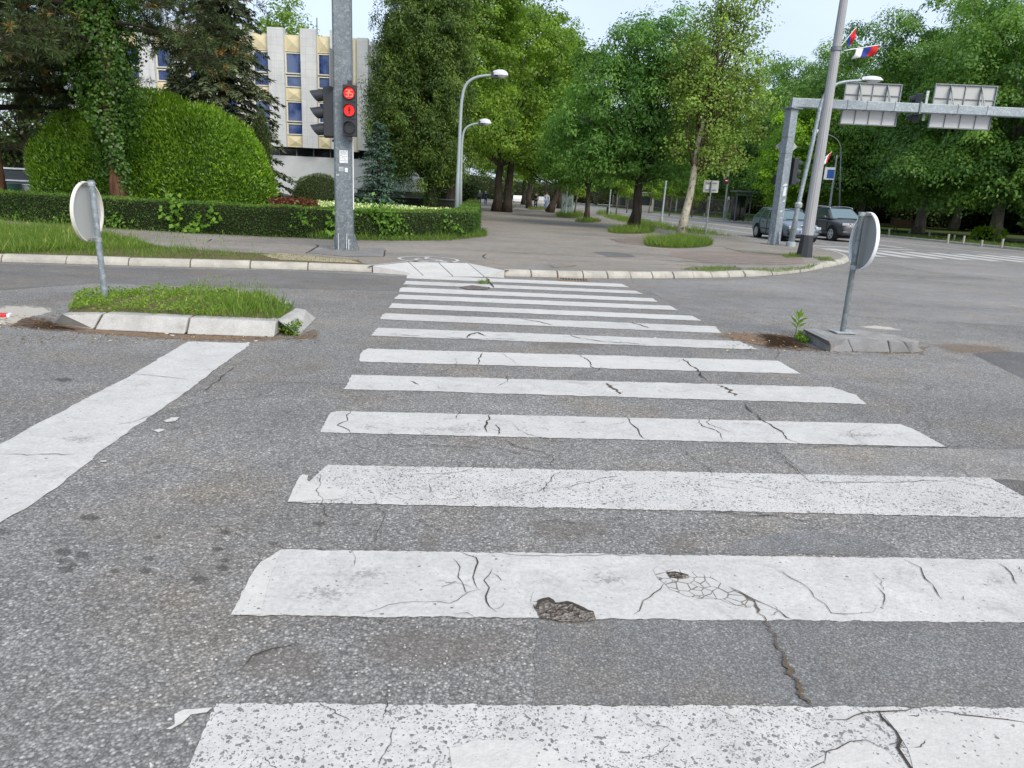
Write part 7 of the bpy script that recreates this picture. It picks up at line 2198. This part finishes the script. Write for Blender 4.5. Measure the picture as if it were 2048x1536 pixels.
def person(label, px, Y, face, h, top, trousers, hair, stride=.18, long_hair=False, bag=None, sleeve=None, shoes='black'):
    p = pos(px, Y, PZ); f = nrm(face); s = np.array([-f[1], f[0], 0]); k = h / 1.75
    W3 = lambda a, b, z: p + s * a * k + f * b * k + UP * z * k
    rt = thing('person', label, 'person', tuple(p), 'people walking along the avenue')
    V = [W3(0, 0, .95), W3(0, .0, 1.12), W3(0, .01, 1.32), W3(0, .01, 1.45), W3(0, .02, 1.53), W3(0, .03, 1.62), W3(0, .03, 1.70),
         W3(.19, 0, 1.42), W3(.235, -.03, 1.15), W3(.23, .05, .90), W3(.225, .07, .82),
         W3(-.19, 0, 1.42), W3(-.235, .03, 1.15), W3(-.23, .09, .90), W3(-.225, .11, .82),
         W3(.10, 0, .90), W3(.10, stride * .55, .50), W3(.10, stride * .7, .08), W3(.10, stride * .7 + .14, .04),
         W3(-.10, 0, .90), W3(-.10, -stride * .4, .50), W3(-.10, -stride, .10), W3(-.10, -stride + .13, .04)]
    E = [(0, 1), (1, 2), (2, 3), (3, 4), (4, 5), (5, 6), (3, 7), (7, 8), (8, 9), (9, 10), (3, 11), (11, 12), (12, 13), (13, 14), (0, 15), (15, 16), (16, 17), (17, 18), (0, 19), (19, 20), (20, 21), (21, 22)]
    R_ = [.13, .115, .13, .10, .055, .088, .075, .06, .045, .035, .032, .06, .045, .035, .032, .085, .06, .042, .035, .085, .06, .042, .035]
    skin_mesh('body', V, E, [r * k for r in R_], M['skin'], rt)
    T = [0, 1, 2, 3, 7, 8, 9, 11, 12, 13]; ix = {v: i for i, v in enumerate(T)}
    skin_mesh('jacket', [V[i] for i in T], [(ix[a], ix[b]) for a, b in E if a in ix and b in ix], [R_[i] * k + .022 for i in T], top, rt)
    T = [0, 15, 16, 17, 19, 20, 21]; ix = {v: i for i, v in enumerate(T)}
    skin_mesh('trousers', [V[i] for i in T], [(ix[a], ix[b]) for a, b in E if a in ix and b in ix], [R_[i] * k + .018 for i in T], trousers, rt)
    for a, b in ((17, 18), (21, 22)): MB().bar(V[a] - UP * .04 * k - f * .05, V[b] - UP * .0, .10 * k, .08 * k).build('shoe', M[shoes] if shoes in M else shoes, rt, bevel=.02)
    hm = MB().sphere(W3(0, .005, 1.675), (.105 * k, .112 * k, .11 * k), 14, 8, -.35, .98)
    if long_hair: hm.tube([W3(0, -.06, 1.68), W3(0, -.10, 1.50), W3(0, -.10, 1.34)], [.09 * k, .085 * k, .03], 10)
    hm.build('hair', hair, rt, smooth='all')
    for e in (-.035, .035): MB().sphere(W3(e, .115, 1.645), .011 * k, 8, 5).build('eye', M['black_matt'], rt, smooth='all')
    MB().sphere(W3(0, .125, 1.615), (.013 * k, .013 * k, .022 * k), 8, 5).build('nose', M['skin'], rt, smooth='all')
    MB().box(W3(0, .113, 1.572), (.045 * k, .012, .010)).build('mouth', plain('lips', (.30, .12, .10), .6), rt)
    if bag:
        for q in bag(W3, k): 
            b = thing(q[0], q[1], 'bag', tuple(q[2]))
            MB().sphere(q[2], q[3], 14, 8).build('sack', q[4], b, smooth='all')
            st = MB()
            for a_, b_ in q[5]: st.bar(a_, b_, .035, .012)
            st.build('strap', q[4], b)
    return rt


navy = plain('cloth_navy', (.02, .035, .10), .8, 0, .15, 6, .2); blk = plain('cloth_black', (.012, .012, .015), .85, 0, .2, 6, .2)
grey = plain('cloth_grey_blue', (.10, .12, .17), .85, 0, .15, 6, .2); pale = plain('cloth_pale_blue', (.42, .47, .56), .8, 0, .1, 6, .2)
jean = plain('cloth_jeans', (.15, .22, .34), .85, 0, .2, 6, .2); blond = plain('hair_blond', (.50, .44, .34), .6, 0, .15, 12)
brown = plain('hair_brown', (.05, .032, .022), .6, 0, .2, 12)
person('person with long blond hair in a grey top and black trousers walking away', 959, 96, (-.05, 1, 0), 1.70, grey, blk, blond, .12, True)
person('person in navy blue clothes carrying a small white bag, walking away', 971, 99, (-.05, 1, 0), 1.68, navy, navy, blond, .14, False,
       lambda W3, k: [('carrier_bag', 'small white bag held by the person in navy blue', W3(-.29, .08, .62), (.10, .08, .15), M['sign_white'], [(W3(-.24, .10, .82), W3(-.29, .08, .74))])])
person('person dressed all in black standing between the avenue trunks', 1071, 84, (.2, -1, 0), 1.78, blk, blk, brown, .08)
person('person in a pale blue sweatshirt and jeans with black backpack straps', 1092, 76, (-.1, -1, 0), 1.80, pale, jean, brown, .16, False,
       lambda W3, k: [('backpack', 'black backpack worn by the person in pale blue', W3(0, -.22, 1.22), (.17, .12, .26), M['black_matt'], [(W3(.12, .165, 1.12), W3(.13, .13, 1.47)), (W3(-.12, .165, 1.12), W3(-.13, .13, 1.47)), (W3(.13, .13, 1.47), W3(.12, -.16, 1.45)), (W3(-.13, .13, 1.47), W3(-.12, -.16, 1.45))])])

# ================================================================== GRASS AND SMALL THINGS
VB = [at(x, y, PZ) for x, y in [(-120, 458), (0, 460), (160, 470), (230, 480), (330, 495), (450, 503), (600, 511), (715, 521), (735, 530), (540, 522), (250, 516), (0, 508), (-120, 504)]]
struct('verge_soil', MB().poly(jag_poly(flat(VB, PZ1), .15, .03)), M['soil'])
struct('bare_patch', MB().poly(jag_poly(px_poly([(520, 510), (560, 507), (640, 515), (700, 520), (722, 527), (640, 524), (560, 520)], PZ, PZ2), .08, .02)), M['dry_soil'])
Lx = lambda px: at(px, 490, PZ)[0]
grass('verge_grass', flat([VB[i] for i in (0, 1, 2, 3, 4, 11, 12)] , 0), 24000, .20, PZ, .52, 'tall wild grass on the left verge', hfun=lambda q: np.interp(q[:, 0], [Lx(-100), Lx(0), Lx(190), Lx(260), Lx(330)], [1.1, 1.05, .95, .60, .40]))
grass('verge_grass', flat([VB[i] for i in (3, 4, 5, 6, 7, 8, 9, 10, 11)], 0), 9000, .07, PZ, .42, 'short thin grass on the worn end of the left verge', hfun=lambda q: np.interp(q[:, 0], [Lx(230), Lx(480), Lx(560), Lx(720)], [1.2, 1.0, .65, .4]))
q = in_poly(flat([VB[i] for i in (0, 1, 2, 3, 4, 5, 9, 10, 11)], 0), 500, RG); m = len(q)
D, N, H = grass_pts(RG, q, .28, .25, .18)
S0 = np.column_stack([q, np.full(m, PZ)]); S1 = S0 + unit(D) * H[:, None]
tag(leaf_obj('grass_stalks', np.vstack([S0, S1]), np.vstack([D, D]), np.vstack([N, N]), np.concatenate([H, np.full(m, .07)]), np.concatenate([np.full(m, .005), np.full(m, .014)]), np.concatenate([RG.normal(.6, .1, m), RG.normal(.78, .1, m)]), M['lf_grass'], None), 'seed heads standing above the left verge', 'grass', kind='stuff')
# grass patches round the street trees
def ellipse_px(cx, cy, rx, ry, n=20): return [at(cx + rx * math.cos(a), cy + ry * math.sin(a), PZ) for a in np.linspace(0, 2 * math.pi, n, False)]


for cx, cy, rx, ry, n, h, lab in [(1357, 489, 68, 7.5, 7000, .27, 'grass patch round the pale speckled tree'), (1262, 463, 46, 5, 4500, .25, 'grass patch round the broad ash'), (1176, 443, 26, 2.4, 1500, .22, 'grass patch round the smaller ash'), (1140, 432, 28, 4, 2200, .38, 'grass patch before the pale cabinet'), (1006, 416, 24, 2, 900, .35, 'grass round the massive twin trunk'), (1075, 418, 20, 2, 700, .3, 'grass strip beside the avenue trunks'), (1208, 428, 16, 2.5, 900, .35, 'grass tuft left of the street edge')]:
    e = ellipse_px(cx, cy, rx, ry)
    struct('tree_pit', MB().poly(jag_poly(flat(e, PZ1), .2, .05)), M['soil'])
    grass('tree_pit_grass', flat(e, 0), n, h, PZ, .5, lab)
edge = [at(x, y, PZ) for x, y in [(1205, 434), (1235, 434), (1300, 446), (1350, 457), (1420, 467), (1480, 475), (1440, 473), (1380, 468), (1300, 457), (1240, 444)]]
grass('street_edge_grass', flat(edge, 0), 7000, .26, PZ, .52, 'long grass strip along the edge of the side street', hfun=lambda q: .5 + .7 * (np.sin(q[:, 1] * .9) > -.3))
for pp, n, h, lab in [([(1360, 540), (1380, 536), (1470, 534), (1485, 540), (1420, 545)], 1600, .05, 'thin grass along the rounded kerb'), ([(1460, 540), (1560, 538), (1610, 533), (1640, 528), (1620, 538), (1560, 545)], 1600, .05, 'thin grass where the kerb bends'), ([(1560, 512), (1600, 508), (1606, 515), (1575, 517)], 700, .08, 'grass left of the black pole base'), ([(1622, 514), (1660, 517), (1672, 524), (1640, 522)], 700, .06, 'grass right of the black pole base'), ([(955, 551), (975, 550), (980, 554), (962, 556)], 160, .05, 'small weed in the gutter of the crossing'), ([(1440, 498), (1550, 507), (1600, 512), (1540, 511)], 700, .03, 'moss in the pavement seams by the street')]:
    grass('gutter_weed', flat([at(x, y, PZ) for x, y in pp], 0), n, h, PZ if 'gutter of' not in lab else .003, .42, lab)
# far verge under the chestnuts
fv = [path_at(FKA, FS_, d)[0] - path_at(FKA, FS_, d)[2] * .3 for d in np.arange(12, 110, 2.0)]
fv2 = [path_at(FKA, FS_, d)[0] - path_at(FKA, FS_, d)[2] * 3.2 for d in np.arange(12, 110, 2.0)]
grass('far_verge_grass', flat(fv + fv2[::-1], 0), 16000, .16, .10, .36, 'shaded grass along the far verge')
b = pos(1972, 48, .1)
rt = shell('verge_bush', 'bright green leafy bush at the foot of the clear grey trunk', b, [(0, 0, .25, 1.0, .7, .55), (.6, .1, .3, .6, .5, .5)], 900, 'lf_maple', .22, .13, 'bush', .3, .6, 301, core=.6)
b = pos(1457, 68, .1)
shell('verge_bush', 'pale leafy bush beside the waiting shelter', b, [(.6, 0, .5, .7, .5, .8)], 500, 'lf_linden', .18, .12, 'bush', .3, .6, 302, core=.6)
# slim young street trees with pale stems
def sapling(label, px, Y, h, lean, z=PZ, crown_=True, r=.07):
    b = pos(px, Y, z); rg = np.random.default_rng(int(px))
    rt = thing('young_tree', label, 'tree', tuple(b), 'slim young street trees')
    t = b + [lean, 0, h]
    MB().tube([b, (b + t) / 2 + rg.normal(size=3) * .05, t], [r, r * .7, r * .3], 8).build('trunk', M['bk_grey'], rt, smooth='all')
    P, D, N, ti, C = crown(rg, [(t[0], t[1], t[2] - .3, 1.3, 1.2, 1.3), (t[0] + .2, t[1], t[2] + 1.2, 1.0, 1.0, 1.2)], 60, .4, 34, .7, .4, .5, .3)
    leaf_obj('crown', P, D, N, .18, .11, ti, M['lf_linden'], rt)


for a in [('slim young tree right of the pale cabinet', 1148, 58, 3.0, .1), ('slim young tree between the two ashes', 1232, 62, 3.4, .1), ('thin young tree behind the broad ash trunk', 1253, 84, 3.2, .1, .1), ('thin pale young tree right of the grey hut', 1297, 92, 3.2, .2, .1), ('thin young tree left of the square sign', 1338, 78, 3.2, .25, .1), ('thin young tree behind the pale speckled trunk', 1383, 76, 3.0, .2, .1)]:
    sapling(*a)
# plain grey posts along the street edge
for k, (px, Y, h, lab) in enumerate([(1322, 44, 2.6, 'grey post in the grass strip right of the broad ash'), (1217, 66, 3.2, 'grey post beside the smaller ash'), (1131, 58, 2.4, 'pale post standing before the cabinet')]):
    p = pos(px, Y); rt = thing('grey_post', lab, 'post', tuple(p), 'plain posts along the street edge')
    MB().tube([p, p + [.0, 0, .5], p + [0, 0, .52], p + [.04, 0, h]], [.085, .085, .06, .055], 12).build('shaft', M['lamp_grey'], rt, smooth=True)
    MB().tube([p - UP * .01, p + UP * .03], .13, 12).build('foot', M['galv_dark'], rt)
p = pos(1214, 64); rt = thing('dark_bollard', 'dark round bollard beside the street grass', 'bollard', tuple(p))
# loose leaves, pebbles, chips
P = []; 
for cx, cy, rx, ry, n in [(1540, 684, 90, 22, 260), (300, 678, 340, 10, 300), (1740, 706, 110, 6, 120), (60, 645, 90, 14, 220), (640, 517, 80, 6, 120)]:
    for _ in range(n):
        z = PZ if cy == 517 else 0
        p = at(cx + rnd.uniform(-rx, rx), cy + rnd.uniform(-ry, ry), z); P.append(p + [0, 0, .009])
P = np.array(P); m = len(P)
t_ = leafmat('fallen_bits', [(0, (.05, .025, .012)), (.45, (.15, .08, .035)), (.7, (.28, .18, .08)), (1.0, (.62, .58, .48))], .05, .9)
tag(leaf_obj('fallen_bits', P, np.column_stack([RG.normal(size=(m, 2)), RG.normal(size=m) * .1]), RG.normal(size=(m, 3)) * .15 + UP, .035 * RG.uniform(.4, 1.3, m), .014 * RG.uniform(.5, 1.3, m), RG.beta(1.2, 1.8, m), t_, None), 'brown fallen leaves and twigs swept against the islands', 'litter', kind='stuff')
sc = MB()
for cx, cy in [(512, 682), (496, 686), (345, 671), (1310, 676), (333, 667)]:
    p = at(cx, cy, .005); sc.sphere(p, (.022, .016, .008), 10, 6)
for _ in range(90):
    p = at(rnd.uniform(380, 1050), rnd.uniform(1250, 1400), .004); r = rnd.uniform(.003, .006); sc.sphere(p, (r, r * .8, r * .6), 6, 4)
tag(sc.build('pebbles', M['kerb_white'], None, smooth='all'), 'small pale pebbles scattered on the road', 'pebbles', kind='stuff')
for o in [x for x in SC.objects if x.name.startswith('dark_bollard')]:
    p = np.array(o.location); MB().tube([p, p + UP * .8, p + UP * .84], [.10, .09, .04], 14).build('shaft', M['black'], o, smooth=True); MB().tube([p + UP * .74, p + UP * .80], .115, 14).build('cap', M['alu_dark'], o, smooth=True)
